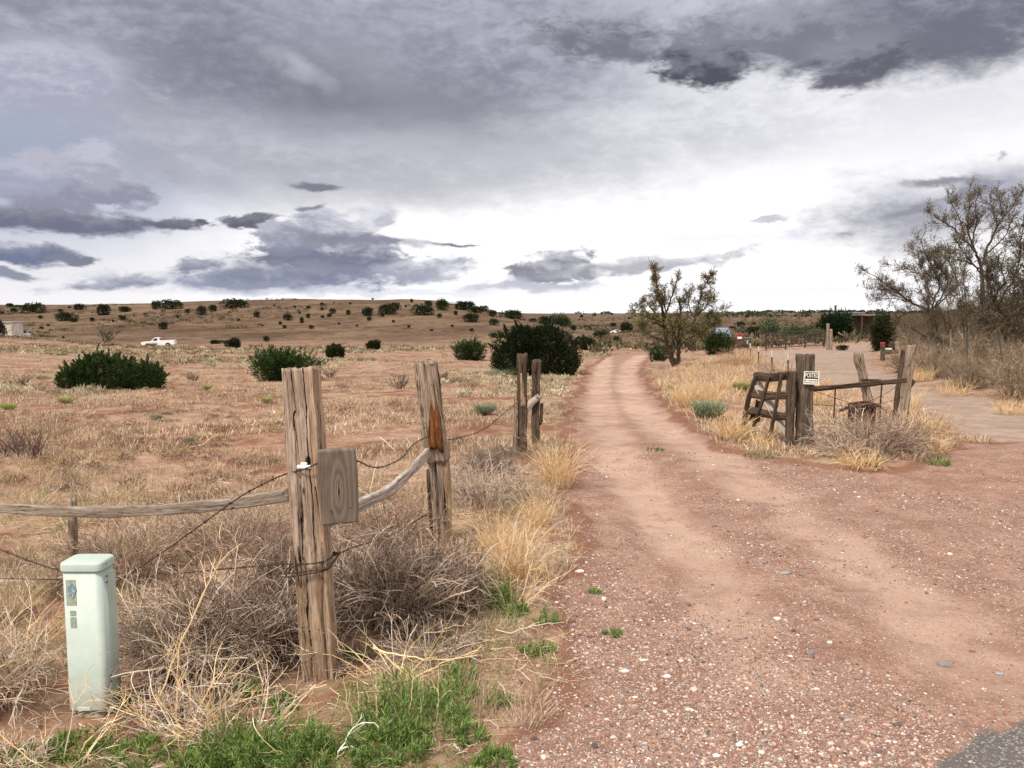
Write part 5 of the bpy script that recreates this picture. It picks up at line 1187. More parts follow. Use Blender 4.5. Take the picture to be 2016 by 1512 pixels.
# ------------------------------------------------------------------ things far off
def build_far_things():
    white = mat_plain('white_car_paint', (0.86, 0.86, 0.88), 0.35, 0, 0.5); glass = mat_plain('dark_glass', (0.03, 0.035, 0.045), 0.15, 0, 0.6)
    tyre = mat_plain('tyre_rubber', (0.015, 0.014, 0.014), 0.9); rimm = mat_plain('rim_steel', (0.35, 0.33, 0.32), 0.5, 0.4); chrome = mat_plain('bumper_grey', (0.55, 0.55, 0.57), 0.35, 0.4)
    # pickup: local x along the body (nose at -x), y across
    b = gp(314, 681.5); d = b.y + 1.5; b = at(314, 681.5, d); b.z = hz(b.x, d) - 0.05; Lk = 62 * mpx(d)
    root = empty('pickup_truck', b, 'white old pickup truck parked side-on far out on the left field', 'pickup truck')
    s = Lk / 5.4
    def prof(name, pts, w, mat, y=0.0, parent=root, holes=None):
        g = G(); P = np.array(pts, float) * s; n = len(P)
        V = np.concatenate([np.column_stack([P[:, 0], np.full(n, (y - w / 2) * s), P[:, 1]]), np.column_stack([P[:, 0], np.full(n, (y + w / 2) * s), P[:, 1]])])
        import mathutils
        tri = mathutils.geometry.tessellate_polygon([[Vector((p[0], p[1], 0)) for p in P]])
        tri = np.array(tri); side = np.array([[i, (i + 1) % n, n + (i + 1) % n, n + i] for i in range(n)])
        g.add(V, [tri, tri[:, ::-1] + n, side]); o = g.build(name, mat); o.parent = parent; return o
    def arch(cx, r=0.43, z=0.36, n=7): return [(cx + r * math.cos(a), z + r * math.sin(a)) for a in np.linspace(math.pi, 0, n)]
    body = [(-2.68, 0.42), (-2.70, 0.98), (-2.6, 1.06), (-1.15, 1.13), (0.25, 1.13), (0.27, 1.20), (2.62, 1.20), (2.66, 0.55), (2.6, 0.45)] + [(x, z) for x, z in reversed(arch(1.55))] + [(1.1, 0.36), (-1.2, 0.36)] + [(x, z) for x, z in reversed(arch(-1.72))] + [(-2.2, 0.38)]
    prof('body', body, 1.85, white)
    cab = [(-1.15, 1.12), (-0.62, 1.66), (-0.5, 1.71), (0.12, 1.71), (0.20, 1.64), (0.27, 1.12)]
    cb = prof('cab', cab, 1.62, white)
    prof('side_window', [(-0.92, 1.17), (-0.52, 1.58), (-0.08, 1.58), (-0.08, 1.17)], 1.64, glass, 0, cb)
    prof('windscreen', [(-1.10, 1.19), (-0.66, 1.63), (-0.63, 1.60), (-1.05, 1.16)], 1.45, glass, 0, cb)
    prof('rear_window', [(0.20, 1.25), (0.16, 1.58), (0.215, 1.58), (0.265, 1.25)], 1.3, glass, 0, cb)
    prof('cargo_bed_shade', [(0.4, 1.205), (2.5, 1.205), (2.5, 1.208), (0.4, 1.208)], 1.5, mat_plain('bed_shadow', (0.1, 0.1, 0.1), 0.9))  # thin dark sheet on the closed body paints the shade inside the bed
    prof('front_bumper', [(-2.80, 0.42), (-2.80, 0.60), (-2.68, 0.60), (-2.68, 0.42)], 1.8, chrome)
    prof('rear_bumper', [(2.66, 0.42), (2.66, 0.56), (2.78, 0.56), (2.78, 0.42)], 1.8, chrome)
    prof('tail_light', [(2.52, 0.78), (2.52, 1.0), (2.6, 1.0), (2.6, 0.78)], 1.87, mat_plain('tail_light', (0.35, 0.35, 0.55), 0.4))
    for cx in (-1.72, 1.55):
        for sy in (-1, 1):
            g = G(); lathe(g, [(0, -0.11), (0.30, -0.11), (0.36, -0.07), (0.36, 0.07), (0.30, 0.11), (0, 0.11)], (0, 0, 0), 20, axis='y')
            w = g.build('wheel', tyre, None, True); w.parent = root; w.location = (cx * s, sy * 0.80 * s, 0.34 * s); w.scale = (s,) * 3
            g = G(); lathe(g, [(0, -0.02), (0.17, -0.02), (0.2, 0.02), (0, 0.02)], (0, 0, 0), 16, axis='y'); h = g.build('rim', rimm, None, True); h.parent = w; h.location = (0, sy * 0.115, 0)
    root.rotation_euler = (0, R(1.2 * 0) + R(-2.2), R(12))
    # low pale car seen beyond the tubular gate and one beyond the track
    def car(px, py, wpx, label, paint):
        b = gp(px, py); d = b.y; s = wpx * mpx(d) / 4.3
        r = empty('parked_car', b, label, 'car'); 
        def pf(name, pts, w, mat, parent=r):
            g = G(); P = np.array(pts, float) * s; n = len(P)
            V = np.concatenate([np.column_stack([P[:, 0], np.full(n, -w / 2 * s), P[:, 1]]), np.column_stack([P[:, 0], np.full(n, w / 2 * s), P[:, 1]])])
            import mathutils
            tri = np.array(mathutils.geometry.tessellate_polygon([[Vector((p[0], p[1], 0)) for p in P]])); side = np.array([[i, (i + 1) % n, n + (i + 1) % n, n + i] for i in range(n)])
            g.add(V, [tri, tri[:, ::-1] + n, side]); o = g.build(name, mat); o.parent = parent; return o
        pf('body', [(-2.15, 0.3), (-2.15, 0.75), (-1.0, 0.9), (1.6, 0.92), (2.15, 0.8), (2.15, 0.3)], 1.7, paint)
        c_ = pf('cabin', [(-1.0, 0.9), (-0.4, 1.38), (0.9, 1.38), (1.5, 0.91)], 1.45, paint)
        pf('window', [(-0.75, 0.95), (-0.32, 1.30), (0.82, 1.30), (1.2, 0.95)], 1.47, glass, c_)
        for cx in (-1.35, 1.35):
            for sy in (-1, 1):
                g = G(); lathe(g, [(0, -0.1), (0.32, -0.1), (0.32, 0.1), (0, 0.1)], (0, 0, 0), 14, axis='y'); w = g.build('wheel', tyre, None, True); w.parent = r; w.location = (cx * s, sy * 0.76 * s, 0.32 * s); w.scale = (s,) * 3
        return r
    c1_ = car(1548, 672, 20, 'pale blue-white car half hidden behind the tubular gate', mat_plain('pale_blue_paint', (0.55, 0.62, 0.75), 0.4)); c1_.rotation_euler = (0, 0, R(35))
    car(1213, 658, 22, 'tiny white car far beyond the bend of the dirt track', white)
    # left: white shed end, low trailer, dark bush
    cream = mat_plain('cream_wall', (0.66, 0.60, 0.52), 0.8, 0, 0.2, 0.25, 1.0)
    d = 118.0; p0, p1 = at(12, 672, d), at(22, 635, d); z0 = min(hz(p0.x, d), p0.z) - 0.5
    r = empty('shed', Vector((p0.x, d, z0)), 'cream shed end showing past a dark bush at the left frame edge', 'shed')
    g = G(); box(g, ((p0.x + p1.x) / 2 - 0.9, d + 1.4, (z0 + p1.z) / 2), (p1.x - p0.x + 1.8, 2.8, p1.z - z0), bev=0.02); g.build('wall', cream, r)
    g = G(); box(g, ((p0.x + p1.x) / 2 - 0.9, d + 1.4, p1.z + 0.05), (p1.x - p0.x + 2.1, 3.2, 0.10), bev=0.02); g.build('roof', mat_plain('tin_roof', (0.4, 0.38, 0.37), 0.6, 0.2), r)
    d = 121.0; a, c_ = at(25, 657, d), at(47, 668, d)
    r = empty('trailer', Vector(((a.x + c_.x) / 2, d, c_.z - 1)), 'low grey-white trailer beside the cream shed at the left edge', 'trailer')
    g = G(); box(g, ((a.x + c_.x) / 2, d + 1.0, (a.z + c_.z) / 2 - 0.35), (c_.x - a.x, 2.0, a.z - c_.z + 0.7), bev=0.1); g.build('body', mat_plain('trailer_white', (0.58, 0.6, 0.66), 0.5), r)
    g = G(); box(g, ((a.x + c_.x) / 2 - 0.1, d + 1.0, a.z + 0.04), (c_.x - a.x - 0.3, 1.9, 0.12), bev=0.04); g.build('roof', mat_plain('trailer_roof', (0.16, 0.17, 0.24), 0.6), r)
    for sx in (-0.5, 0.5):
        g = G(); lathe(g, [(0, -0.1), (0.3, -0.1), (0.3, 0.1), (0, 0.1)], (0, 0, 0), 14, axis='y'); w = g.build('wheel', tyre, None, True); w.parent = r; w.location = (sx, 0.1, 0.3)
    b = at(-2, 672, 114.0); b.z = hz(b.x, 114.0); g, t = juniper_mesh(2.6, 2.0, 3.2, 2500, 0.2, 150)
    r = empty('juniper_bush', b, 'dark bush cut by the left edge in front of the cream shed', 'bush'); o = g.build('crown', M_LEAF); o.parent = r; o = t.build('trunk', M_BARK); o.parent = r
    # shed with a bright metal roof behind the tree
    d = 96.0; A = at(1421, 646, d); B = at(1449, 646, d); z0 = hz(A.x, d); 
    r = empty('shed', Vector(((A.x + B.x) / 2, d, z0)), 'open dark shed under a bright sloping metal roof, right of the two-trunked tree', 'shed')
    zt, zb = A.z, at(1430, 662, d).z; xa, xb = A.x - 0.4, B.x - 0.15
    g = G(); V = np.array([[xa, d + 2.6, zt], [xb, d + 2.6, zt], [xb - 0.55, d - 0.4, zb], [xa - 0.1, d - 0.4, zb]]); V = np.vstack([V, V - [0, 0, 0.06]])
    g.add(V, np.array([[0, 3, 2, 1], [4, 5, 6, 7], [0, 1, 5, 4], [1, 2, 6, 5], [2, 3, 7, 6], [3, 0, 4, 7]])); g.build('roof', mat_plain('bright_tin', (0.21, 0.25, 0.32), 0.45, 0.1, 0.4, 0.15, 3), r)
    g = G(); V = np.array([[xb - 0.1, d + 2.5, z0], [xb - 0.1, d + 2.5, zt - 0.1], [xb - 0.6, d - 0.3, zb - 0.08], [xb - 0.6, d - 0.3, z0]]); V2 = V + [0.10, 0, 0]
    V3 = V + [0.55, 0.0, 0]; V3[:, 0] = xb + 0.45; g.add(np.vstack([V2, V3]), np.array([[0, 1, 2, 3], [7, 6, 5, 4], [0, 4, 5, 1], [1, 5, 6, 2], [2, 6, 7, 3], [3, 7, 4, 0]])); g.build('open_side_shade', WOOD_DARK, r)  # solid dark slab stands in for the shade inside the open right side
    g = G(); box(g, ((xa + xb) / 2 - 0.1, d + 1.2, (z0 + zb) / 2), (xb - xa - 0.3, 2.2, zb - z0 - 0.1)); g.build('wall', WOOD_DARK, r)
    # red and white sign
    b = gp(1455, 686); d = b.y; s = mpx(d)
    r = empty('warning_sign', b, 'small red and white sign on a dark post at the end of the white-tipped stakes', 'sign')
    g = G(); bar(g, b, b + Vector((0, 0, 22 * s)), 0.22, 0.16); g.build('post', WOOD_DARK, r)
    g = G(); a = np.linspace(0, 2 * np.pi, 9)[:-1] + math.pi / 8; top = b + Vector((0.0, -0.12, 24 * s)); rr = 5.5 * s
    V = np.array([[top.x + rr * math.cos(t), top.y + dy, top.z + rr * math.sin(t)] for dy in (0, 0.03) for t in a]); q = [[i, (i + 1) % 8, 8 + (i + 1) % 8, 8 + i] for i in range(8)]
    g.add(V, [np.array(q), np.array([[0, 1, 2, 3], [3, 4, 7, 0], [4, 5, 6, 7]]) , np.array([[11, 10, 9, 8], [8, 15, 12, 11], [15, 14, 13, 12]])]); g.build('plate', mat_plain('sign_red', (0.40, 0.02, 0.03), 0.5), r)
    g = G(); box(g, top + Vector((0, -0.02, -3.0 * s)), (9 * s, 0.02, 4.2 * s), bev=0.01); g.build('white_panel', mat_plain('sign_white', (0.85, 0.8, 0.8), 0.5), r)
    b = gp(1472, 684); d = b.y; s = mpx(d)
    r = empty('utility_box', b, 'grey metal box standing behind the first white-tipped stakes', 'cabinet')
    g = G(); box(g, b + Vector((0, 0.3, 9.5 * s)), (14 * s, 0.5, 19 * s), bev=0.05); g.build('body', mat_plain('grey_metal', (0.16, 0.135, 0.13), 0.7, 0.1, 0.3, 0.4, 2), r)
    g = G(); box(g, b + Vector((0, 0.29, 19.3 * s)), (14.6 * s, 0.56, 1.2 * s), bev=0.02); g.build('lid', mat_plain('grey_lid', (0.24, 0.21, 0.2), 0.6), r)
    # white-tipped steel stakes
    steel = mat_plain('stake_steel', (0.05, 0.035, 0.03), 0.7, 0.3, 0.3); tip = mat_plain('stake_white', (0.58, 0.56, 0.54), 0.6)
    lab = ['white-tipped steel stake nearest the POSTED sign, first of the row', 'second white-tipped steel stake back from the POSTED sign', 'white-tipped steel stake in the middle of the row of five', 'fourth white-tipped steel stake back, next to the farthest', 'farthest white-tipped steel stake, beside the grey metal box']
    for (x, yt, yb), l in zip(((1552, 696, 738), (1520, 690, 729), (1494, 682, 713), (1478, 676, 702), (1472, 670, 690)), lab):
        b = gp(x, yb + 3); d = b.y; t = at(x - 1, yt, d)
        r = empty('marker_stake', b, l, 'stake', 'row of white-tipped stakes beside the driveway')
        m = b.lerp(t, 0.68); g = G(); bar(g, b - Vector((0, 0, 0.2)), m, 0.055, 0.05); g.build('shaft', steel, r)
        g = G(); bar(g, m, t, 0.10, 0.07); g.build('white_tip', tip, r)
    # tubular steel gate
    b0 = gp(1508, 690.5); d = b0.y; b1 = at(1622, 690, d + 1.0); b1.z = hz(b1.x, b1.y)
    r = empty('tubular_gate', b0, 'closed dark tubular steel gate across the end of the gravel driveway', 'gate')
    H_ = (690.5 - 656.5) * mpx(d); dark = mat_plain('gate_steel', (0.055, 0.045, 0.045), 0.6, 0.4, 0.4)
    def P_(f, h): v = b0.lerp(b1, f); return v + Vector((0, 0, h))
    def tb(name, a, c_, rad):
        g = G(); tubes(g, np.array([[tuple(a), tuple(Vector(a).lerp(Vector(c_), .5)), tuple(c_)]]), np.full((1, 3), rad), (0.1, 0.1, 0.1), 8); return g.build(name, dark, r, True)
    for f in (0, 1 / 3, 2 / 3, 1): tb('upright', P_(f, -0.05), P_(f, H_), 0.07)
    for h in (1.0, 0.83, 0.66, 0.50, 0.34, 0.14): tb('bar', P_(0, H_ * h), P_(1, H_ * h), 0.036 if h < 1 else 0.045)
    for f in (1 / 6, 5 / 6): tb('stay', P_(f, H_ * 0.14), P_(f, H_), 0.018)
    for x, yt, l in ((1630, 637, 'tall wooden post at the right end of the tubular gate, left one of two'), (1636, 648, 'shorter wooden post at the right end of the tubular gate, right one of two')):
        b = gp(x, 689); t = at(x, yt, b.y); o = wood('gate_post', [b - Vector((0, 0, .2)), t], 0.22, 0.2, WOOD_GREY, None, seed=int(x), M=16, step=0.1); tag(o, l, 'post')
    o = wood('leaning_pole', [gp(1677, 672), at(1650, 655, gp(1677, 672).y)], 0.12, 0.12, WOOD_GREY, None, seed=77, M=10, step=0.2); tag(o, 'grey pole leaning down the grassy bank right of the tubular gate', 'pole')
    # house, porch and flue
    d = 112.0; a, c_ = at(1664, 617, d), at(1696, 650, d)
    zb = hz(a.x, d)
    r = empty('house', Vector(((a.x + c_.x) / 2, d, zb)), 'low house with a grey-blue wall beyond the dark evergreen', 'house')
    g = G(); box(g, ((a.x + c_.x) / 2, d + 3, (a.z + zb) / 2), (c_.x - a.x, 6, a.z - zb), bev=0.02); g.build('wall', mat_plain('blue_grey_wall', (0.13, 0.14, 0.18), 0.7, 0, 0.3, 0.2, 2), r)
    g = G(); box(g, ((a.x + c_.x) / 2, d + 2.9, a.z + 0.06), (c_.x - a.x + 0.5, 6.6, 0.14), bev=0.02); g.build('roof', mat_plain('flat_roof', (0.30, 0.29, 0.31), 0.7), r)
    g = G(); box(g, ((a.x + c_.x) / 2 + 0.3, d - 0.01, a.z - 1.1), (0.8, 0.06, 0.7)); g.build('window', glass, r)
    d = 100.0; a, c_ = at(1696, 619, d), at(1745, 652, d); zb = hz(a.x, d)
    r = empty('porch', Vector((a.x, d, zb)), 'dark open timber porch with a pale flat roof edge, behind the upright juniper', 'porch')
    g = G(); box(g, ((a.x + c_.x) / 2, d + 1.6, a.z - 0.08), (c_.x - a.x, 3.6, 0.16), bev=0.02); g.build('roof', mat_plain('pale_fascia', (0.22, 0.17, 0.135), 0.8), r)
    for x in (a.x + 0.1, (a.x + c_.x) / 2, c_.x - 0.1):
        g = G(); bar(g, (x, d, zb - 0.2), (x, d, a.z - 0.16), 0.16); g.build('post', WOOD_DARK, r)
    g = G(); box(g, ((a.x + c_.x) / 2, d + 3.2, (zb + a.z) / 2 - 0.1), (c_.x - a.x - 0.2, 0.15, a.z - zb - 0.2)); g.build('back_wall', WOOD_DARK, r)
    p = at(1645, 603, 109.0); zb = hz(p.x, 109.0); g = G(); bar(g, (p.x, 109, zb), tuple(p), 0.22); bar(g, tuple(p), tuple(p + Vector((0, 0, .12))), 0.30); o = g.build('flue_pipe', mat_plain('flue', (0.07, 0.07, 0.08), 0.6, 0.3), loc=Vector((p.x, 109, zb))); tag(o, 'dark pipe rising above the evergreen against the sky', 'pipe')
    # red-topped post and block at the driveway bend
    b = gp(1738, 712); r = empty('marker_post', b, 'square reddish post with a bright red top at the driveway bend', 'post')
    t = at(1738, 674, b.y); t2 = b.lerp(t, 0.88)
    wood('timber', [b - Vector((0, 0, .2)), t2], 0.21, 0.2, WOOD_DARK, r, seed=78, M=16, step=0.1); g = G(); bar(g, t2, t, 0.22); g.build('red_top', mat_plain('red_paint', (0.45, 0.03, 0.03), 0.6), r)
    for x, yt, yb, l in ((1760, 640, 690, 'dark slim trunk-like post just right of the red-topped post'), (1741, 615, 672, 'tall brown pole rising through the dark upright juniper'),):
        b = gp(x, yb); o = wood('pole', [b - Vector((0, 0, .2)), at(x - 1, yt, b.y)], 0.16, 0.16, WOOD_DARK, None, seed=int(x), M=12, step=0.15); tag(o, l, 'pole')
    b = gp(1750, 698); o = wood('railroad_tie', [b + Vector((-0.35, 0, .12)), b + Vector((0.7, 0.3, .14))], 0.25, 0.28, WOOD_DARK, None, (0, 1, 0), seed=80, M=16, step=0.1); tag(o, 'dark timber lying on the ground beside the red-topped post', 'timber')
    g = G(); box(g, b + Vector((-0.05, 0.05, 0.36)), (0.5, 0.3, 0.15), rot=None, bev=0.06); o = g.build('white_rock', mat_plain('white_rock', (0.7, 0.66, 0.6), 0.9, 0, .1, .3, 8), loc=b); tag(o, 'pale rock sitting on the dark timber by the red-topped post', 'rock')
    # green steel stakes of the roadside fence
    gs = mat_plain('green_steel', (0.06, 0.075, 0.065), 0.7, 0.2)
    F4 = [(1792, 648, 702, 1791, 'first from the driveway bend'), (1842, 655, 742, 1842, 'second from the driveway bend'), (1905, 656, 752, 1903, 'third from the driveway bend, left of the yucca'), (1980, 657, 746, 1966, 'leaning one right of the yucca')]
    tops = []
    for x, yt, yb, xt, l in F4:
        b = gp(x, yb); t = at(xt, yt, b.y + 0.1); tops.append((b, t)); g = G(); bar(g, b - Vector((0, 0, .2)), t, 0.05, 0.045); o = g.build('fence_stake', gs, loc=b); tag(o, 'green fence stake on the right bank, ' + l, 'stake', 'steel stakes of the roadside fence')
    for i in range(len(tops) - 1):
        for f, l in ((0.55, 'lower'), (0.85, 'upper')):
            a_, c_ = tops[i][0].lerp(tops[i][1], f), tops[i + 1][0].lerp(tops[i + 1][1], f)
            tag(wire('fence_wire', [a_, a_.lerp(c_, .5) - Vector((0, 0, .04)), c_], 0.004, barbs=False, strands=1), l + ' wire of the roadside fence ' + ('before the second stake', 'between second and third stakes', 'across the yucca')[i], 'wire')
    # little stakes of an old fence on the hillside
    for x, yb, h, l in ((445, 649, 9, 'first'), (457, 649, 6, 'second'), (469, 648, 9, 'third'), (484, 648, 8, 'fourth')):
        b = gp(x, yb); t = at(x, yb - h, b.y); g = G(); bar(g, b - Vector((0, 0, .2)), t, 0.22); o = g.build('fence_stake', WOOD_DARK, loc=b); tag(o, 'tiny dark stake on the hill right of the white pickup, ' + l + ' from left', 'stake', 'old stakes on the hillside')
build_far_things()
# ------------------------------------------------------------------ ground vegetation
STRAW = [(0.56, 0.41, 0.27), (0.68, 0.53, 0.37), (0.42, 0.285, 0.195), (0.74, 0.61, 0.46)]
HEAP = [(0.19, 0.130, 0.098), (0.27, 0.190, 0.145), (0.08, 0.052, 0.040), (0.40, 0.30, 0.235)]
GOLD = [(0.70, 0.47, 0.235), (0.80, 0.58, 0.33), (0.56, 0.35, 0.165), (0.84, 0.68, 0.47)]
TWIG = [(0.33, 0.225, 0.165), (0.46, 0.33, 0.245), (0.12, 0.075, 0.055), (0.64, 0.50, 0.385), (0.20, 0.13, 0.095)]
PALE = [(0.60, 0.50, 0.42), (0.50, 0.40, 0.33), (0.68, 0.58, 0.48)]
WEED = [(0.14, 0.24, 0.055), (0.21, 0.32, 0.08), (0.09, 0.16, 0.035), (0.29, 0.39, 0.13), (0.34, 0.36, 0.14)]
SAGE = [(0.50, 0.46, 0.30), (0.38, 0.35, 0.23), (0.60, 0.55, 0.38), (0.28, 0.24, 0.16)]
def ground_z(x, y): return hfull(np.asarray(x, float), np.asarray(y, float))
def grass_tufts(g, X, Y, h, spread, nb, pal, wid, K=4, lean=0.55, tint=None):
    """nb blades in each tuft; h may be per tuft"""
    n = len(X); Z = ground_z(X, Y) - 0.01; h = np.broadcast_to(h, (n,))
    k = np.repeat(np.arange(n), nb); N = len(k)
    a = rng.uniform(0, 2 * np.pi, N); q = np.sqrt(rng.random(N)) * spread
    S = np.stack([X[k] + np.cos(a) * q, Y[k] + np.sin(a) * q, Z[k]], -1)
    D = np.stack([np.cos(a) * lean * rng.random(N), np.sin(a) * lean * rng.random(N), np.ones(N)], -1) + rng.normal(size=(N, 3)) * [0.22, 0.22, 0.05]
    P = paths(S, D, h[k] * rng.uniform(0.45, 1.15, N), K, 0.22, rng.uniform(0.0, 0.9))
    c = pick(N, pal, 0.16)
    if tint is not None: c = c * tint[k]
    strips(g, P, np.full(N, wid) * rng.uniform(0.6, 1.3, N), c)
def scatter(n, x0, x1, d0, d1, keep):
    """points over the visible wedge, density falling with distance"""
    d = np.exp(rng.uniform(math.log(d0), math.log(d1), n)); u = rng.uniform(x0, x1, n)
    X = (u - 1008) / F * d; m = keep(X, d, u)
    return X[m], d[m]
def offroad(X, Y, lo=0.25):
    m, dr, tr, ap = masks(X, Y); return np.maximum(np.maximum(m, dr), ap) < lo
def build_cover():
    global rng
    rng = np.random.default_rng(77)
    # near: fine dry grass
    g = G()
    X, Y = scatter(5200, -300, 1500, 4.2, 13, lambda X, Y, u: offroad(X, Y) & (fbm(X * 0.8, Y * 1.2, 3, 44) > -0.10 + 0.2 * (Y < 6)))
    t = 1 + 0.25 * fbm(X * 0.5, Y * 0.5, 3, 45)[:, None] * np.array([1, 1, 0.9])
    grass_tufts(g, X, Y, rng.uniform(0.06, 0.19, len(X)), 0.075, 24, STRAW + [(0.36, 0.25, 0.175), (0.62, 0.48, 0.33)], 0.0042, 4, 0.9, t)
    X, Y = scatter(1800, -200, 1250, 4.5, 13, lambda X, Y, u: offroad(X, Y) & (fbm(X * 0.6, Y * 0.6, 3, 46) > 0.12))
    grass_tufts(g, X, Y, rng.uniform(0.06, 0.15, len(X)), 0.08, 16, [(0.36, 0.36, 0.17), (0.45, 0.41, 0.22), (0.28, 0.29, 0.13)], 0.0045, 4, 0.8)
    tag(g.build('dry_grass', M_PLANT), 'short dry grass over the near part of the field', 'grass', kind='stuff')
    g = G()
    X, Y = scatter(25000, -150, 2150, 12, 75, lambda X, Y, u: offroad(X, Y) & (fbm(X * 0.25, Y * 0.40, 3, 47) + 0.7 * vn(X * 0.9, Y * 1.3, 4) > -0.08))
    t = 1 + 0.35 * fbm(X * 0.2, Y * 0.2, 3, 48)[:, None] * np.array([1, 1, 1.0])
    grass_tufts(g, X, Y, rng.uniform(0.04, 0.16, len(X)), 0.17, 14, STRAW + [(0.36, 0.26, 0.175), (0.28, 0.19, 0.125)], 0.013, 3, 1.0, t)
    # tall pale grass between the track and the driveway
    pts = ground_poly([(1290, 745), (1300, 735), (1380, 712), (1470, 692), (1545, 725), (1640, 760), (1740, 790), (1700, 850), (1600, 880), (1440, 870), (1370, 835), (1310, 790)])
    n = 3600; lo, hi = pts.min(0), pts.max(0); X = rng.uniform(lo[0], hi[0], n); Y = rng.uniform(lo[1], hi[1], n); m = (pdist(X, Y, pts) > 0) & offroad(X, Y, 0.5); X, Y = X[m], Y[m]
    grass_tufts(g, X, Y, rng.uniform(0.16, 0.42, len(X)), 0.16, 18, STRAW + GOLD + [(0.36, 0.26, 0.2)], 0.011, 4, 0.7, 1 + 0.3 * fbm(X * .5, Y * .5, 2, 3)[:, None] * np.ones(3))
    tag(g.build('dry_grass', M_PLANT), 'bleached grass tufts across the middle of the field', 'grass', kind='stuff')
    # low sage and snakeweed, thinning into the distance
    g = G()
    def shrubs(X, Y, w, h, nl, pal, lf):
        n = len(X); Z = ground_z(X, Y); k = np.repeat(np.arange(n), nl); N = len(k)
        u = unit(rng.normal(size=(N, 3))); u[:, 2] = np.abs(u[:, 2]); w = np.broadcast_to(w, (n,)); h = np.broadcast_to(h, (n,))
        q = rng.uniform(0.5, 1, N)[:, None]
        C = np.stack([X[k], Y[k], Z[k]], -1) + u * q * np.stack([w[k] / 2, w[k] / 2, h[k]], -1)
        base = pick(n, pal, 0.15)[k]; c = base * (1 + rng.normal(size=(N, 1)) * 0.18)
        leaves(g, C, u + [0, 0, 0.9], lf * w[k] * rng.uniform(0.7, 1.3, N), lf * w[k] * 0.45, np.clip(c, 0.01, 0.9))
    left = lambda X, Y, u: offroad(X, Y)
    X, Y = scatter(1500, -100, 1330, 22, 60, lambda X, Y, u: offroad(X, Y) & (fbm(X * 0.12, Y * 0.12, 3, 49) > 0.10)); shrubs(X, Y, rng.uniform(0.2, 0.5, len(X)), rng.uniform(0.1, 0.22, len(X)), 36, SAGE + [(0.45, 0.36, 0.24)], 0.25)
    X, Y = scatter(6500, -100, 1330, 52, 125, lambda X, Y, u: offroad(X, Y) & (fbm(X * 0.05, Y * 0.05, 3, 50) + 0.2 * vn(X * .3, Y * .3, 5) > -0.14)); shrubs(X, Y, rng.uniform(0.3, 1.0, len(X)), rng.uniform(0.10, 0.28, len(X)), 22, SAGE + [(0.34, 0.24, 0.15), (0.22, 0.15, 0.10), (0.42, 0.31, 0.20)], 0.25)
    X, Y = scatter(2500, -100, 1330, 100, 170, lambda X, Y, u: (fbm(X * 0.02, Y * 0.02, 3, 51) + 0.3 * vn(X * .3, Y * .3, 6) > 0.0)); shrubs(X, Y, rng.uniform(0.3, 1.2, len(X)), rng.uniform(0.1, 0.3, len(X)), 12, [(0.24, 0.19, 0.12), (0.34, 0.27, 0.18), (0.18, 0.13, 0.085)], 0.35)
    X, Y = scatter(6500, -100, 1330, 170, 330, lambda X, Y, u: (fbm(X * 0.02, Y * 0.02, 3, 51) + 0.3 * vn(X * .3, Y * .3, 6) > 0.0)); shrubs(X, Y, rng.uniform(0.4, 1.6, len(X)), rng.uniform(0.15, 0.5, len(X)), 10, [(0.13, 0.10, 0.06), (0.17, 0.13, 0.08), (0.28, 0.24, 0.15), (0.05, 0.04, 0.025), (0.07, 0.055, 0.035)], 0.4)
    X, Y = scatter(3200, 1150, 2150, 78, 700, lambda X, Y, u: offroad(X, Y)); shrubs(X, Y, rng.uniform(0.6, 2.0, len(X)), rng.uniform(0.2, 0.7, len(X)), 10, [(0.11, 0.085, 0.05), (0.16, 0.11, 0.07), (0.20, 0.17, 0.10), (0.06, 0.055, 0.03)], 0.4)
    X, Y = scatter(1700, -150, 1330, 9, 45, lambda X, Y, u: offroad(X, Y) & (fbm(X * 0.35, Y * 0.35, 3, 57) > -0.05)); shrubs(X, Y, rng.uniform(0.12, 0.45, len(X)), rng.uniform(0.05, 0.15, len(X)), 90, [(0.34, 0.25, 0.18), (0.43, 0.32, 0.23), (0.24, 0.165, 0.12), (0.46, 0.33, 0.2), (0.36, 0.23, 0.15)], 0.11)
    tag(g.build('low_sage_scrub', M_PLANT), 'low grey-green and brown scrub dotted over the far field and slopes', 'scrub', kind='stuff')
build_cover()

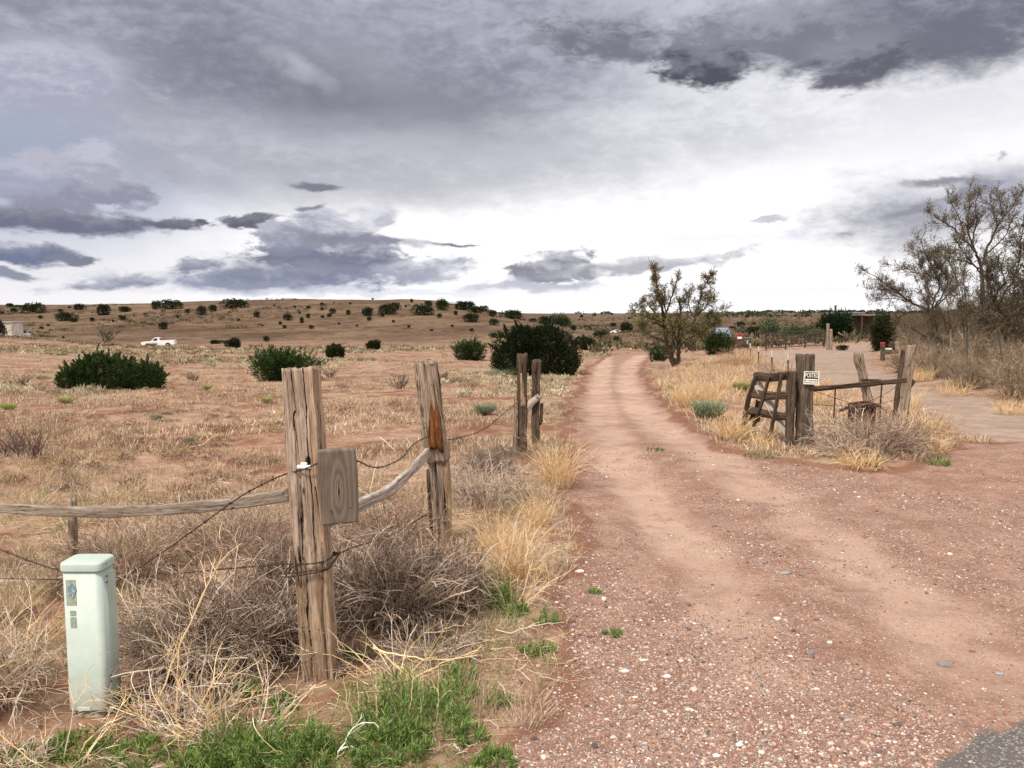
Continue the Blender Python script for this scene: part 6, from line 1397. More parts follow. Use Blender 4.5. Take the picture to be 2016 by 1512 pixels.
def dome_brush(g, c, w, d, h, n, pal, r0=0.0035, fan=1.0, lenf=1.0, sub=5, subsub=2, curl=0.9, droop=0.5, thick=0):
    """a heap of arching, branching dead stems (tumbleweed)"""
    a = rng.uniform(0, 2 * np.pi, n); q = rng.random(n) ** 0.6 * 0.45
    S = np.stack([c[0] + np.cos(a) * q * w / 2, c[1] + np.sin(a) * q * d / 2, np.full(n, c[2])], -1)
    D = np.stack([np.cos(a) * w / 2 * fan * rng.uniform(0.2, 1.1, n), np.sin(a) * d / 2 * fan * rng.uniform(0.2, 1.1, n), h * rng.uniform(0.3, 1.3, n)], -1)
    Lg = 0.62 * math.sqrt((w / 2) ** 2 + h ** 2) * lenf
    P1 = paths(S, D, Lg * rng.uniform(0.6, 1.3, n), 9, 0.45, droop, curl)
    P1[..., 2] = np.maximum(P1[..., 2], c[2] - 0.02)
    tubes(g, P1, np.full(n, r0), pick(n, pal, 0.18), 4)
    s, dd, _ = offshoots(P1, sub, 0.65, 0.2, 1.0, 0.15)
    P2 = paths(s, dd, Lg * 0.5 * rng.uniform(0.4, 1.2, len(s)), 6, 0.5, droop * 0.6, curl)
    P2[..., 2] = np.maximum(P2[..., 2], c[2] - 0.02)
    tubes(g, P2, np.full(len(P2), r0 * 0.55), pick(len(P2), pal, 0.18), 3)
    if thick:                                        # a few stout bleached stems over the top
        j = rng.integers(0, n, thick); a = rng.uniform(0, 2 * np.pi, thick)
        T1 = paths(S[j] + [0, 0, h * .1], D[j] * [1, 1, 0.8] + rng.normal(size=(thick, 3)) * w * .12, Lg * rng.uniform(0.8, 1.5, thick), 10, 0.5, droop * 1.3, curl)
        T1[..., 2] = np.maximum(T1[..., 2], c[2] + .005); tubes(g, T1, rng.uniform(.0035, .0085, thick), pick(thick, [(0.56, 0.44, 0.35), (0.42, 0.31, 0.24), (0.70, 0.58, 0.46)], .15), 5)
        s, dd, _ = offshoots(T1, 3, .7, .3, 1.0, .1); T2 = paths(s, dd, Lg * .35 * rng.uniform(.4, 1.2, len(s)), 6, .5, droop, curl); T2[..., 2] = np.maximum(T2[..., 2], c[2])
        tubes(g, T2, np.full(len(T2), .0028), pick(len(T2), [(0.56, 0.44, 0.35), (0.42, 0.31, 0.24), (0.70, 0.58, 0.46)], .15), 4)
    if subsub:
        s, dd, _ = offshoots(P2, subsub, 0.8, 0.2, 1.0, 0.05)
        P3 = paths(s, dd, Lg * 0.20 * rng.uniform(0.4, 1.2, len(s)), 4, 0.5, 0.0, curl)
        tubes(g, P3, np.full(len(P3), r0 * 0.38), pick(len(P3), pal, 0.18), 3)
def brush(px, py, w, h, n, label, pal=TWIG, name='dead_brush', cat='dead brush', dy=0.0, group=None, seed=1, depth=0.8, **k):
    global rng
    rng = np.random.default_rng(seed)
    b = gp(px, py); b.y += dy; b.x = at(px, py, b.y).x; b.z = hz(b.x, b.y); s = mpx(b.y)
    g = G(); dome_brush(g, b, w * s, w * s * depth, h * s, n, pal, **k)
    return tag(g.build(name, M_BARK, loc=b), label, cat, group)
brush(480, 1345, 330, 230, 230, 'dark tangled tumbleweed heaped against the left side of the large post', pal=HEAP, seed=401, thick=52, dy=0.35, sub=6, r0=0.005, group='tumbleweed heaps along the near fence')
brush(375, 1340, 290, 210, 150, 'broad tan tumbleweed tangle right of the pale green cabinet', seed=402, thick=26, dy=0.1, sub=7, pal=TWIG + PALE, group='tumbleweed heaps along the near fence')
brush(775, 1270, 290, 200, 230, 'greyish tumbleweed heap at the right foot of the large post', pal=HEAP, seed=403, thick=110, dy=0.35, sub=6, r0=0.005, group='tumbleweed heaps along the near fence')
brush(880, 1215, 220, 140, 170, 'grey tumbleweed below the leaning split post', pal=HEAP, seed=404, thick=32, dy=0.2, sub=6, group='tumbleweed heaps along the near fence')
brush(760, 1085, 230, 120, 120, 'brown brush between the two nearest fence posts', seed=405, thick=12, dy=0.3, sub=6, group='tumbleweed heaps along the near fence')
brush(955, 1000, 180, 110, 130, 'grey dead brush right of the leaning split post', seed=406, sub=6, group='tumbleweed heaps along the near fence', pal=TWIG + PALE)
brush(965, 945, 120, 75, 100, 'dark twiggy brush at the foot of the close pair of posts', seed=407, sub=6, pal=[(0.17, 0.12, 0.10), (0.24, 0.18, 0.15)], group='tumbleweed heaps along the near fence')
brush(240, 1130, 300, 110, 130, 'wide reddish brush behind the pale green cabinet', seed=408, sub=6, pal=TWIG + STRAW, group='tumbleweed heaps along the near fence')
brush(450, 1090, 280, 110, 150, 'pinkish dry brush under the sagging rail', seed=409, thick=12, sub=6, pal=TWIG + [(0.45, 0.31, 0.24)], group='tumbleweed heaps along the near fence')
brush(-15, 1400, 220, 190, 120, 'dry tan brush left of the pale green cabinet', seed=410, thick=18, sub=6, pal=STRAW + TWIG + PALE, group='tumbleweed heaps along the near fence')
brush(0, 1512, 200, 90, 70, 'bleached fallen stems in the lower left corner', seed=411, sub=5, pal=PALE + STRAW, fan=1.4, group='tumbleweed heaps along the near fence')
brush(668, 1335, 50, 40, 30, 'small fringe of twigs at the base of the large post', seed=412, sub=6, dy=-0.02)
brush(600, 1200, 260, 150, 150, 'dark brush directly behind the large post', pal=HEAP, seed=413, thick=20, sub=6, dy=0.5, group='tumbleweed heaps along the near fence')
brush(400, 1400, 260, 90, 80, 'grey fallen twigs in front of the tan tumbleweed', seed=414, thick=14, sub=6, fan=1.5, pal=TWIG + PALE, group='tumbleweed heaps along the near fence')
brush(850, 1290, 230, 60, 80, 'low flattened twigs on the soil right of the large post', seed=415, sub=6, fan=1.5, pal=PALE + TWIG, group='tumbleweed heaps along the near fence')
brush(230, 1200, 260, 120, 110, 'rusty brown brush right behind the pale green cabinet', dy=0.5, seed=416, sub=7, pal=TWIG + [(0.42, 0.27, 0.18)], group='tumbleweed heaps along the near fence')
brush(1060, 1120, 130, 50, 70, 'flattened straw spilling onto the track edge', seed=417, sub=5, fan=1.6, pal=STRAW + PALE, group='tumbleweed heaps along the near fence')
brush(1050, 1000, 110, 60, 70, 'straw-coloured brush between the golden clumps', seed=418, sub=5, fan=1.4, pal=STRAW + TWIG, group='tumbleweed heaps along the near fence')
for i, (x, y, w, h, n, l) in enumerate(((110, 1512, 240, 80, 22, 'coarse straw stalks fanned over the lower left corner'), (375, 1450, 230, 170, 24, 'long straw stalks crossing right of the cabinet foot'), (480, 1460, 220, 150, 22, 'straw stalks in front of the dark tumbleweed'), (-10, 1370, 200, 200, 30, 'tall straw stalks left of the cabinet'), (330, 1330, 170, 210, 18, 'upright straw stalks behind the slanting yellow stalk'), (780, 1340, 240, 90, 22, 'straw stalks flattened right of the large post'), (1010, 1200, 130, 100, 18, 'broken straw stalks below the golden clump'))):
    brush(x, y, w, h, n, l, GOLD + PALE, name='straw_stalks', cat='dead stalks', seed=630 + i, sub=4, subsub=2, r0=0.0042, curl=0.35, droop=0.25, fan=1.5, lenf=1.3, group='straw stalks by the near fence')
# corral and roadside brush
brush(1715, 905, 225, 85, 180, 'wide grey tumbleweed mass filling the little corral', seed=421, thick=26, dy=0.4, sub=7, r0=0.005, pal=TWIG + [(0.36, 0.28, 0.25)])
brush(1655, 908, 110, 50, 70, 'golden brown brush at the right foot of the thick gatepost', seed=422, thick=8, sub=6, pal=TWIG + STRAW, r0=0.005)
brush(1800, 880, 120, 60, 90, 'grey brush at the foot of the leaning far post', seed=423, sub=6, r0=0.005)
brush(1540, 745, 120, 38, 70, 'purplish dry weed patch behind the broken gate', seed=424, sub=5, r0=0.008)
brush(1450, 722, 90, 34, 60, 'orange-brown weed clump near the white-tipped stakes', seed=425, sub=5, r0=0.009, pal=[(0.42, 0.26, 0.13), (0.34, 0.22, 0.14)])
for i, (x, y, w, h, l) in enumerate(((1790, 735, 90, 55, 'brown brush at the left end of the right bank'), (1850, 745, 110, 85, 'dense purple-brown brush under the spreading tree'), (1905, 768, 110, 80, 'low brown brush left of the yucca'), (1935, 735, 120, 100, 'pale stemmed brush behind the yucca'), (2005, 790, 120, 95, 'grey brush at the right edge below the bank'), (2000, 740, 110, 80, 'brush beneath the curved-trunk tree'), (1870, 700, 140, 75, 'brown thicket behind the second steel stake'), (1960, 690, 150, 80, 'purplish thicket behind the steel stakes'), (1800, 700, 70, 60, 'brown thicket beside the red-topped post'))):
    brush(x, y, w, h, 110, l, [(0.24, 0.165, 0.12), (0.33, 0.24, 0.175), (0.12, 0.08, 0.06), (0.46, 0.35, 0.255), (0.16, 0.15, 0.08)], seed=430 + i, sub=6, subsub=4, r0=0.007, thick=8, curl=0.5, droop=0.15, group='thicket along the right bank')
for i, (x, y, w, h, l) in enumerate(((60, 905, 90, 75, 'bare spiky dark shrub at the left edge of the field'), (20, 900, 60, 45, 'small bare shrub at the far left edge'), (967 - 180, 770, 36, 34, 'bare upright twiggy shrub in the field left of the leaning post'), (650, 745, 32, 22, 'tiny bare shrub beyond the large post'), (870, 755, 30, 26, 'small reddish bare shrub behind the leaning split post'), (1020 - 640, 752, 26, 16, 'tiny bare shrub right of the wide juniper'), (45, 760, 30, 20, 'tiny bare shrub left of the wide juniper'))):
    brush(x, y, w, h, 22, l, [(0.13, 0.085, 0.07), (0.19, 0.13, 0.10)], name='bare_shrub', cat='shrub', seed=450 + i, sub=4, subsub=2, r0=0.012 if y < 800 else 0.009, curl=0.35, droop=-0.3)

for i, (x, y, w, h, l) in enumerate(((1850, 685, 150, 90, 'tall dark thicket under the spreading tree'), (1925, 680, 130, 110, 'tall purplish thicket left of the tall forked tree'), (1985, 690, 130, 110, 'tall tangled thicket around the curved trunk'), (1795, 680, 70, 60, 'dark low thicket beside the upright juniper'))):
    brush(x, y, w, h, 170, l, [(0.13, 0.09, 0.068), (0.19, 0.135, 0.10), (0.075, 0.05, 0.036), (0.13, 0.13, 0.065)], seed=470 + i, sub=7, subsub=5, r0=0.012, curl=0.4, droop=0.0, group='thicket along the right bank')
def sage(px, py, w, h, label, pal, seed, n=1400):
    global rng
    rng = np.random.default_rng(seed); b = gp(px, py); s = mpx(b.y); W, H = w * s, h * s; g = G()
    a = rng.uniform(0, 2 * np.pi, n); D = np.stack([np.cos(a) * rng.random(n) ** .5 * W * .5, np.sin(a) * rng.random(n) ** .5 * W * .5, np.full(n, H) * rng.uniform(.5, 1, n)], -1)
    S = np.tile(np.array(tuple(b)), (n, 1)) + D * 0.35 * rng.random((n, 1)); P = paths(S, D, np.linalg.norm(D, axis=1) * 0.85, 4, 0.3, -0.3)
    strips(g, P, np.full(n, 0.03 * H + 0.002), pick(n, pal, 0.15))
    c, d, _ = offshoots(P, 3, 0.6, 0.4, 1, 0.4); leaves(g, c, d, H * 0.13, H * 0.035, pick(len(c), pal, 0.18))
    return tag(g.build('sage_bush', M_PLANT, loc=b), label, 'bush')
PG = [(0.30, 0.34, 0.22), (0.38, 0.42, 0.28), (0.24, 0.28, 0.17)]; YG = [(0.34, 0.37, 0.12), (0.44, 0.45, 0.18)]
sage(1395, 835, 74, 38, 'pale silvery-green rounded bush left of the broken gate', PG, 501)
sage(1462, 772, 44, 18, 'yellow-green low bush behind the top of the broken gate', YG, 502)
sage(955, 822, 50, 20, 'pale green bush in the field left of the track edge', PG, 503)
sage(408, 770, 26, 10, 'small yellow-green cushion bush right of the wide juniper', YG, 504, 500)
sage(308, 836, 30, 14, 'grey-green cushion in the field above the sagging rail', PG, 505, 500)
sage(130, 795, 40, 14, 'pale green cushion at left below the wide juniper', YG, 506, 500)
sage(18, 812, 36, 16, 'yellowish bush at the left frame edge', YG, 507, 500)
sage(375, 872, 26, 12, 'grey-green tuft in the field left of the large post', PG, 508, 400)
sage(990, 742, 60, 14, 'pale low scrub at the foot of the big dark juniper', PG, 509, 600)
sage(300, 684, 24, 8, 'dull scrub bush just below the white pickup', [(0.22, 0.19, 0.12)], 510, 400)
sage(525, 798, 26, 12, 'pale yellow-green cushion close left of the large post', YG, 511, 400)

def clump(px, py, w, h, n, label, pal=GOLD, seed=1, wid=0.0045, lean=0.62, K=7, dy=0, group='tall golden grass clumps', droop=1.3):
    global rng
    rng = np.random.default_rng(seed); b = gp(px, py); s = mpx(b.y); W, H = w * s, h * s; g = G()
    a = rng.uniform(0, 2 * np.pi, n); q = rng.random(n) ** .5
    S = np.stack([b.x + np.cos(a) * q * W * .30, b.y + np.sin(a) * q * W * .30, np.full(n, b.z - .01)], -1)
    D = np.stack([np.cos(a) * W * .5 * lean * rng.uniform(.2, 1.2, n), np.sin(a) * W * .5 * lean * rng.uniform(.2, 1.2, n), np.full(n, H)], -1)
    P = paths(S, D + rng.normal(size=(n, 3)) * [H * .3, H * .3, 0], H * 1.15 * rng.uniform(.25, 1.15, n), K, .4, droop * rng.uniform(.2, 1), .6)
    strips(g, P, np.full(n, wid) * rng.uniform(.6, 1.3, n), pick(n, pal, .14))
    m = n // 3; c, d, _ = offshoots(P[:m], 5, .5, .45, 1, .2); P2 = paths(c, d, H * .16, 4, .3); strips(g, P2, np.full(len(P2), wid * .6), pick(len(P2), pal, .14))
    return tag(g.build('grass_clump', M_PLANT, loc=b), label, 'grass', group)
C_ = [(1098, 965, 80, 110, 300, 'tall golden grass at the track edge right of the close pair of posts'), (1010, 1150, 110, 140, 340, 'large golden grass clump leaning right beside the track'), (975, 1105, 70, 110, 260, 'golden grass clump behind the largest one'), (1060, 1040, 70, 80, 200, 'pale flattened grass at the track edge between the golden clumps'), (1350, 800, 60, 50, 260, 'golden grass at the right edge of the track below the tree'), (1440, 870, 80, 60, 320, 'tan grass at the left foot of the broken gate'), (1500, 885, 60, 34, 160, 'tan grass under the broken gate'), (1820, 880, 90, 75, 420, 'bright golden clump right of the leaning far post'), (1845, 893, 50, 40, 180, 'low golden clump at the right end of the corral'), (1700, 925, 100, 45, 260, 'short straw clump in front of the corral brush'), (1600, 800, 60, 60, 240, 'pale grass inside the corral beside the gatepost'), (1780, 820, 70, 60, 240, 'pale grass behind the leaning far post'), (1390, 800, 60, 50, 240, 'pale grass behind the silvery bush'), (1430, 770, 60, 45, 220, 'straw clump further up towards the tree'), (1815, 752, 60, 34, 200, 'tan grass fringe at the left of the right bank'), (1880, 778, 80, 36, 240, 'tan grass fringe along the driveway below the thicket'), (1990, 815, 80, 40, 200, 'tan grass at the right frame edge by the driveway'), (20, 1230, 90, 90, 240, 'straw clump at the left frame edge'), (90, 1180, 70, 60, 160, 'pale yellow-green grass left of the cabinet top'), (400, 1060, 80, 60, 160, 'thin orange-tan stems under the sagging rail'), (60, 1000, 120, 45, 200, 'yellow-green grass left of the grey stake'), (230, 985, 120, 40, 200, 'grassy tuft right of the grey stake')]
for i, (x, y, w, h, n, l) in enumerate(C_):
    clump(x, y, w, h, n, l, seed=520 + i, wid=0.0045 if y > 950 else 0.008, pal=GOLD if i < 17 else STRAW + [(0.42, 0.40, 0.2)])

def stalks(px, py, pts_list, label, pal, r, seed, dj=0.12, subs=6, name='dead_stalk'):
    """single straight dead stems with side twigs: pts in photo rows at the given distance"""
    global rng
    rng = np.random.default_rng(seed); b = gp(px, py); g = G()
    for pts, rr in pts_list:
        W = [at(x, y, b.y + dd) for x, y, dd in pts]; C, S = resample(W, 14); C[1:-1] += rng.normal(size=(12, 3)) * .004
        tubes(g, C[None], np.linspace(rr, rr * .35, 14)[None], pick(1, pal, .08), 5)
        if subs:
            s, d, _ = offshoots(C[None], subs, .55, .2, .95, 0); P = paths(s, d, S[-1] * .28 * rng.uniform(.3, 1.1, len(s)), 6, .4, .1, .5); tubes(g, P, np.full(len(P), rr * .45), pick(len(P), pal, .12), 4)
            s, d, _ = offshoots(P, 2, .6, .3, 1, 0); P = paths(s, d, S[-1] * .1, 4, .4); tubes(g, P, np.full(len(P), rr * .28), pick(len(P), pal, .12), 3)
    return tag(g.build(name, M_BARK, loc=b), label, 'dead stalk')
Y_ = [(0.70, 0.50, 0.26), (0.76, 0.58, 0.34)]
stalks(290, 1435, [([(288, 1432, 0), (330, 1330, .05), (385, 1200, .1), (440, 1095, .15), (475, 1070, .2)], .006)], 'tall straight yellow stalk slanting up through the tan tumbleweed', Y_, .006, 601, subs=10)
stalks(285, 1400, [([(240, 1500, -.2), (330, 1400, 0), (430, 1345, .05), (515, 1300, .1)], .006), ([(430, 1345, .05), (455, 1320, .1), (472, 1298, .1)], .004)], 'pale yellow stalk lying in a long arc below the tumbleweed', Y_, .006, 602, subs=5)
stalks(270, 1170, [([(265, 1150, .3), (300, 1190, .2), (330, 1240, .1), (320, 1300, 0)], .004), ([(230, 1190, .2), (280, 1240, .1), (340, 1280, 0), (400, 1300, 0)], .005)], 'yellow branching stems curving right of the cabinet', Y_, .005, 603, subs=9)
stalks(170, 1430, [([(155, 1425, 0), (200, 1445, 0), (285, 1455, .02)], .005)], 'yellow stem lying at the foot of the cabinet', Y_, .005, 604, subs=4)
stalks(860, 1380, [([(735, 1275, .2), (780, 1290, .1), (860, 1300, 0), (940, 1290, 0)], .006), ([(735, 1270, .2), (800, 1330, .05), (870, 1390, 0)], .005), ([(790, 1350, 0), (880, 1300, .05), (935, 1285, .1)], .005)], 'yellow fallen stems crossing above the green weeds', Y_, .006, 605, subs=4)
stalks(680, 1500, [([(655, 1512, 0), (675, 1465, 0), (700, 1425, 0), (728, 1420, .02), (745, 1432, .02)], .005), ([(665, 1480, 0), (690, 1465, 0), (712, 1475, 0), (718, 1505, 0)], .004)], 'white curved dead stalks standing in the green weeds at bottom', [(0.85, 0.80, 0.7)], .005, 606, subs=2)
for k, (x, dx, yt) in enumerate(((600, 8, 1350), (715, -8, 1310), (745, -4, 1300), (800, 8, 1310), (825, 6, 1330), (860, 2, 1300), (700, -15, 1330), (480, 12, 1360), (520, -10, 1370), (400, 14, 1350), (330, 16, 1340))):
    stalks(x, 1440, [([(x, 1450, 0), (x + dx, 1390, .02), (x + dx * 1.6, yt, .04)], .0035)], 'upright straw stem in the green weeds, number ' + str(sorted((330, 400, 480, 520, 600, 700, 715, 745, 800, 825, 860)).index(x) + 1) + ' of eleven from left', Y_, .003, 640 + k, subs=3)['group'] = 'upright straw stems in the weeds'
stalks(700, 1180, [([(648, 1030, .5), (668, 1068, .4), (665, 1110, .3), (690, 1150, .2)], .006), ([(650, 1075, .3), (700, 1060, .35), (760, 1045, .5), (830, 1065, .5)], .009), ([(700, 1090, .25), (760, 1085, .2), (800, 1120, .15), (815, 1140, .1)], .006), ([(665, 1140, .1), (678, 1180, .05), (672, 1230, 0), (685, 1260, 0)], .007), ([(700, 1150, .1), (740, 1200, .05), (775, 1260, 0)], .005)], 'thick curved grey branches on top of the heap by the large post', [(0.42, 0.34, 0.29), (0.34, 0.27, 0.22)], .006, 608, subs=7)
stalks(900, 1150, [([(840, 1040, .6), (875, 1085, .5), (905, 1130, .4)], .005), ([(865, 1090, .3), (905, 1150, .2), (945, 1200, .1)], .005)], 'straight yellow-tipped sticks leaning on the grey tumbleweed', [(0.66, 0.5, 0.32)], .005, 609, subs=2)
stalks(1000, 1270, [([(975, 1240, 0), (1000, 1248, 0), (1060, 1230, 0), (1110, 1225, 0)], .006), ([(900, 1250, 0), (960, 1262, 0), (1040, 1270, 0)], .004), ([(870, 1335, 0), (930, 1310, 0), (995, 1275, 0)], .006), ([(930, 1345, 0), (972, 1316, 0)], .005)], 'bleached sticks lying flat near the track edge', PALE, .005, 610, subs=4)
stalks(900, 1490, [([(870, 1500, 0), (910, 1480, 0), (940, 1462, 0)], .005), ([(850, 1490, 0), (870, 1470, 0), (890, 1462, 0)], .004), ([(893, 1465, 0), (915, 1490, 0)], .005)], 'small pale sticks on the bare soil at the bottom', PALE, .005, 611, subs=2)
stalks(1120, 1035, [([(1108, 1030, 0), (1130, 1032, 0), (1165, 1038, 0)], .006)], 'single straight stick lying across the soil at the track edge', PALE, .006, 612, subs=0)
stalks(400, 878, [([(375, 880, 0), (400, 876, 0), (415, 862, .02), (432, 855, .02)], .012), ([(410, 866, 0), (404, 848, .02), (398, 842, 0)], .008)], 'bleached forked branch lying in the field left of the large post', [(0.66, 0.5, 0.36)], .01, 613, subs=2)
stalks(770, 900, [([(747, 860, 0), (765, 875, 0), (785, 895, 0), (797, 912, 0)], .013), ([(800, 862, .1), (812, 880, .1), (818, 895, .1)], .010), ([(775, 862, .1), (760, 880, .1)], .005)], 'bleached twig standing behind the bent pale rail', [(0.7, 0.58, 0.46)], .01, 614, subs=3)
# loose straw litter between plants
def litter():
    global rng
    rng = np.random.default_rng(90); g = G()
    n = 9000; X = rng.uniform(-5.5, 1.2, n); Y = rng.uniform(2.9, 11, n); m = offroad(X, Y, 0.35) & (fbm(X * 1.5, Y * 1.5, 3, 61) > -0.22); X, Y = X[m], Y[m]; n = len(X)
    a = rng.uniform(0, 2 * np.pi, n); S = np.stack([X, Y, ground_z(X, Y) + .004 + rng.exponential(0.012, n)], -1)
    P = paths(S, np.stack([np.cos(a), np.sin(a), rng.uniform(-.02, .12, n)], -1), rng.uniform(.04, .28, n), 5, .3, .1, .5)
    P[..., 2] = np.maximum(P[..., 2], (ground_z(P[..., 0].ravel(), P[..., 1].ravel()) + .003).reshape(P.shape[:2]))
    tubes(g, P, rng.uniform(.0010, .0028, n), pick(n, STRAW + PALE + TWIG + GOLD, .15), 3)
    tag(g.build('straw_litter', M_BARK), 'fallen straw and twigs littering the soil by the near fence', 'litter', kind='stuff')
litter()

def weed_geo(g, c, w, h, n, pal=WEED, lf=0.035):
    a = rng.uniform(0, 2 * np.pi, n); q = rng.random(n) ** .5
    S = np.stack([c[0] + np.cos(a) * q * w * .55, c[1] + np.sin(a) * q * w * .45, np.full(n, c[2] - .01)], -1)
    D = np.stack([np.cos(a) * q * .6, np.sin(a) * q * .6, np.ones(n)], -1) + rng.normal(size=(n, 3)) * .15
    P = paths(S, D, h * rng.uniform(.3, 1.1, n) * (1.15 - .7 * q), 7, .3)
    strips(g, P, np.full(n, .0035), pick(n, [(0.16, 0.25, 0.08)], .15))
    s, d, t = offshoots(P, 20, .75, .12, 1, .45)
    N = len(s); P2 = paths(s, d, lf * rng.uniform(.6, 1.4, N), 4, .2, .35)
    strips(g, P2, lf * .12 * rng.uniform(.7, 1.4, N), pick(N, pal, .18), rng.normal(size=(N, 3)))
def weeds():
    global rng
    L = [(815, 1435, 190, 125, 190, 'largest bright green weed clump, bottom centre-left'), (760, 1490, 150, 85, 110, 'green weeds in front of the largest clump'), (880, 1385, 110, 60, 60, 'green weeds at the right shoulder of the largest clump'), (905, 1345, 60, 45, 34, 'small weed bunch under the fallen yellow stems'), (460, 1505, 180, 105, 150, 'green weeds at the bottom edge left of centre'), (560, 1508, 160, 115, 150, 'lush green weeds at the bottom edge beneath the large post'), (400, 1512, 130, 60, 70, 'green weeds at the bottom edge below the cabinet gap'), (620, 1490, 80, 60, 50, 'green weeds between the two bottom clumps'), (965, 1195, 75, 95, 80, 'upright dark green weed in front of the golden clump'), (1015, 1215, 50, 35, 26, 'small green weed right of the upright dark one'), (1075, 1235, 40, 32, 18, 'small weed at the track edge'), (1060, 1285, 60, 20, 24, 'low green patch on the track edge gravel'), (975, 1505, 70, 40, 34, 'green tuft at the bottom edge on gravel'), (235, 1385, 60, 65, 36, 'green weed growing at the right side of the cabinet'), (480, 1380, 60, 60, 30, 'green weed under the tumbleweed'), (560, 1395, 70, 28, 26, 'low green weed left of the large post foot'), (980, 1390, 50, 30, 20, 'small weed on the soil right of the largest clump'), (925, 1460, 60, 34, 24, 'small weed between clump and gravel'), (700, 1300, 40, 28, 16, 'tiny green weed at the foot of the large post'), (160, 1470, 120, 32, 46, 'low green patch below the cabinet'), (280, 1490, 120, 36, 50, 'low green patch right of the cabinet base'), (70, 1490, 110, 28, 40, 'low green patch in the lower left corner'), (1176, 1170, 26, 10, 9, 'tiny green sprig on the track, upper of two'), (1210, 1252, 32, 12, 10, 'tiny green sprig on the track, lower of two'), (1290, 888, 30, 12, 12, 'tiny green sprig in the middle of the track'), (1845, 915, 40, 28, 24, 'small green weed at the right end of the corral'), (1720, 925, 40, 16, 16, 'green shoots at the front of the corral brush'), (1500, 905, 60, 14, 20, 'low green strip at the foot of the broken gate')]
    for i, (x, y, w, h, n, l) in enumerate(L):
        rng = np.random.default_rng(700 + i); b = gp(x, y); s = mpx(b.y); g = G()
        weed_geo(g, b, w * s, h * s, n, WEED, 0.042 if y > 1000 else 0.05)
        tag(g.build('green_weed', M_LEAF, loc=b), l, 'weed', 'bright green weeds')
    # creeping green growth that cannot be counted
    g = G(); n = 5200; X = rng.uniform(-3.5, 1.3, n); Y = rng.uniform(2.9, 5.2, n)
    m = (fbm(X * 1.1 + 3, Y * 1.6, 3, 71) > -0.06 + 0.6 * sstep(3.9, 5.2, Y)) & offroad(X, Y, 0.6); X, Y = X[m], Y[m]; n = len(X); Z = ground_z(X, Y)
    k = np.repeat(np.arange(n), 16); N = len(k); a = rng.uniform(0, 2 * np.pi, N); q = rng.random(N) * .05
    c = np.stack([X[k] + np.cos(a) * q, Y[k] + np.sin(a) * q, Z[k] + rng.uniform(.002, .04, N)], -1)
    leaves(g, c, np.stack([np.cos(a), np.sin(a), rng.uniform(.1, 1.2, N)], -1), rng.uniform(.008, .024, N), .006, pick(N, WEED, .2))
    tag(g.build('green_ground_cover', M_LEAF), 'creeping tiny green weeds on the soil near the viewer', 'ground cover', kind='stuff')
weeds()

# yucca on the right bank
def yucca():
    global rng
    rng = np.random.default_rng(808); b = gp(1955, 762); s = mpx(b.y); r = empty('yucca', b, 'spiky green yucca with a dead pale trunk on the right bank', 'yucca')
    g = G(); n = 190; a = rng.uniform(0, 2 * np.pi, n); e = rng.uniform(0.02, 1.3, n)
    D = np.stack([np.cos(a) * np.cos(e), np.sin(a) * np.cos(e), np.sin(e)], -1); P = paths(np.tile(np.array(tuple(b + Vector((0, 0, .12)))), (n, 1)), D, 40 * s * rng.uniform(.6, 1.1, n), 6, .06, .25)
    strips(g, P, np.full(n, .032), pick(n, [(0.16, 0.21, 0.09), (0.24, 0.27, 0.12), (0.40, 0.36, 0.2), (0.12, 0.16, 0.07)], .15)); g.build('leaves', M_LEAF, r)
    wood('dead_stem', [b, b + Vector((-0.03, 0, 50 * s))], 0.16, 0.15, WOOD_PALE, r, seed=81, M=16, step=0.06, rough=.02, taper=.7)
yucca()

# ------------------------------------------------------------------ loose stones
def ico():
    t = (1 + 5 ** .5) / 2; V = np.array([(-1, t, 0), (1, t, 0), (-1, -t, 0), (1, -t, 0), (0, -1, t), (0, 1, t), (0, -1, -t), (0, 1, -t), (t, 0, -1), (t, 0, 1), (-t, 0, -1), (-t, 0, 1)])
    T = np.array([(0, 11, 5), (0, 5, 1), (0, 1, 7), (0, 7, 10), (0, 10, 11), (1, 5, 9), (5, 11, 4), (11, 10, 2), (10, 7, 6), (7, 1, 8), (3, 9, 4), (3, 4, 2), (3, 2, 6), (3, 6, 8), (3, 8, 9), (4, 9, 5), (2, 4, 11), (6, 2, 10), (8, 6, 7), (9, 8, 1)])
    return unit(V.astype(float)), T
STONE = [(0.38, 0.25, 0.20), (0.50, 0.37, 0.31), (0.25, 0.15, 0.12), (0.60, 0.49, 0.43), (0.22, 0.19, 0.19), (0.32, 0.19, 0.145), (0.27, 0.15, 0.115), (0.40, 0.26, 0.205), (0.30, 0.18, 0.14), (0.40, 0.33, 0.31), (0.12, 0.09, 0.085), (0.36, 0.22, 0.16), (0.30, 0.17, 0.12), (0.26, 0.15, 0.11), (0.38, 0.25, 0.19), (0.56, 0.50, 0.46)]
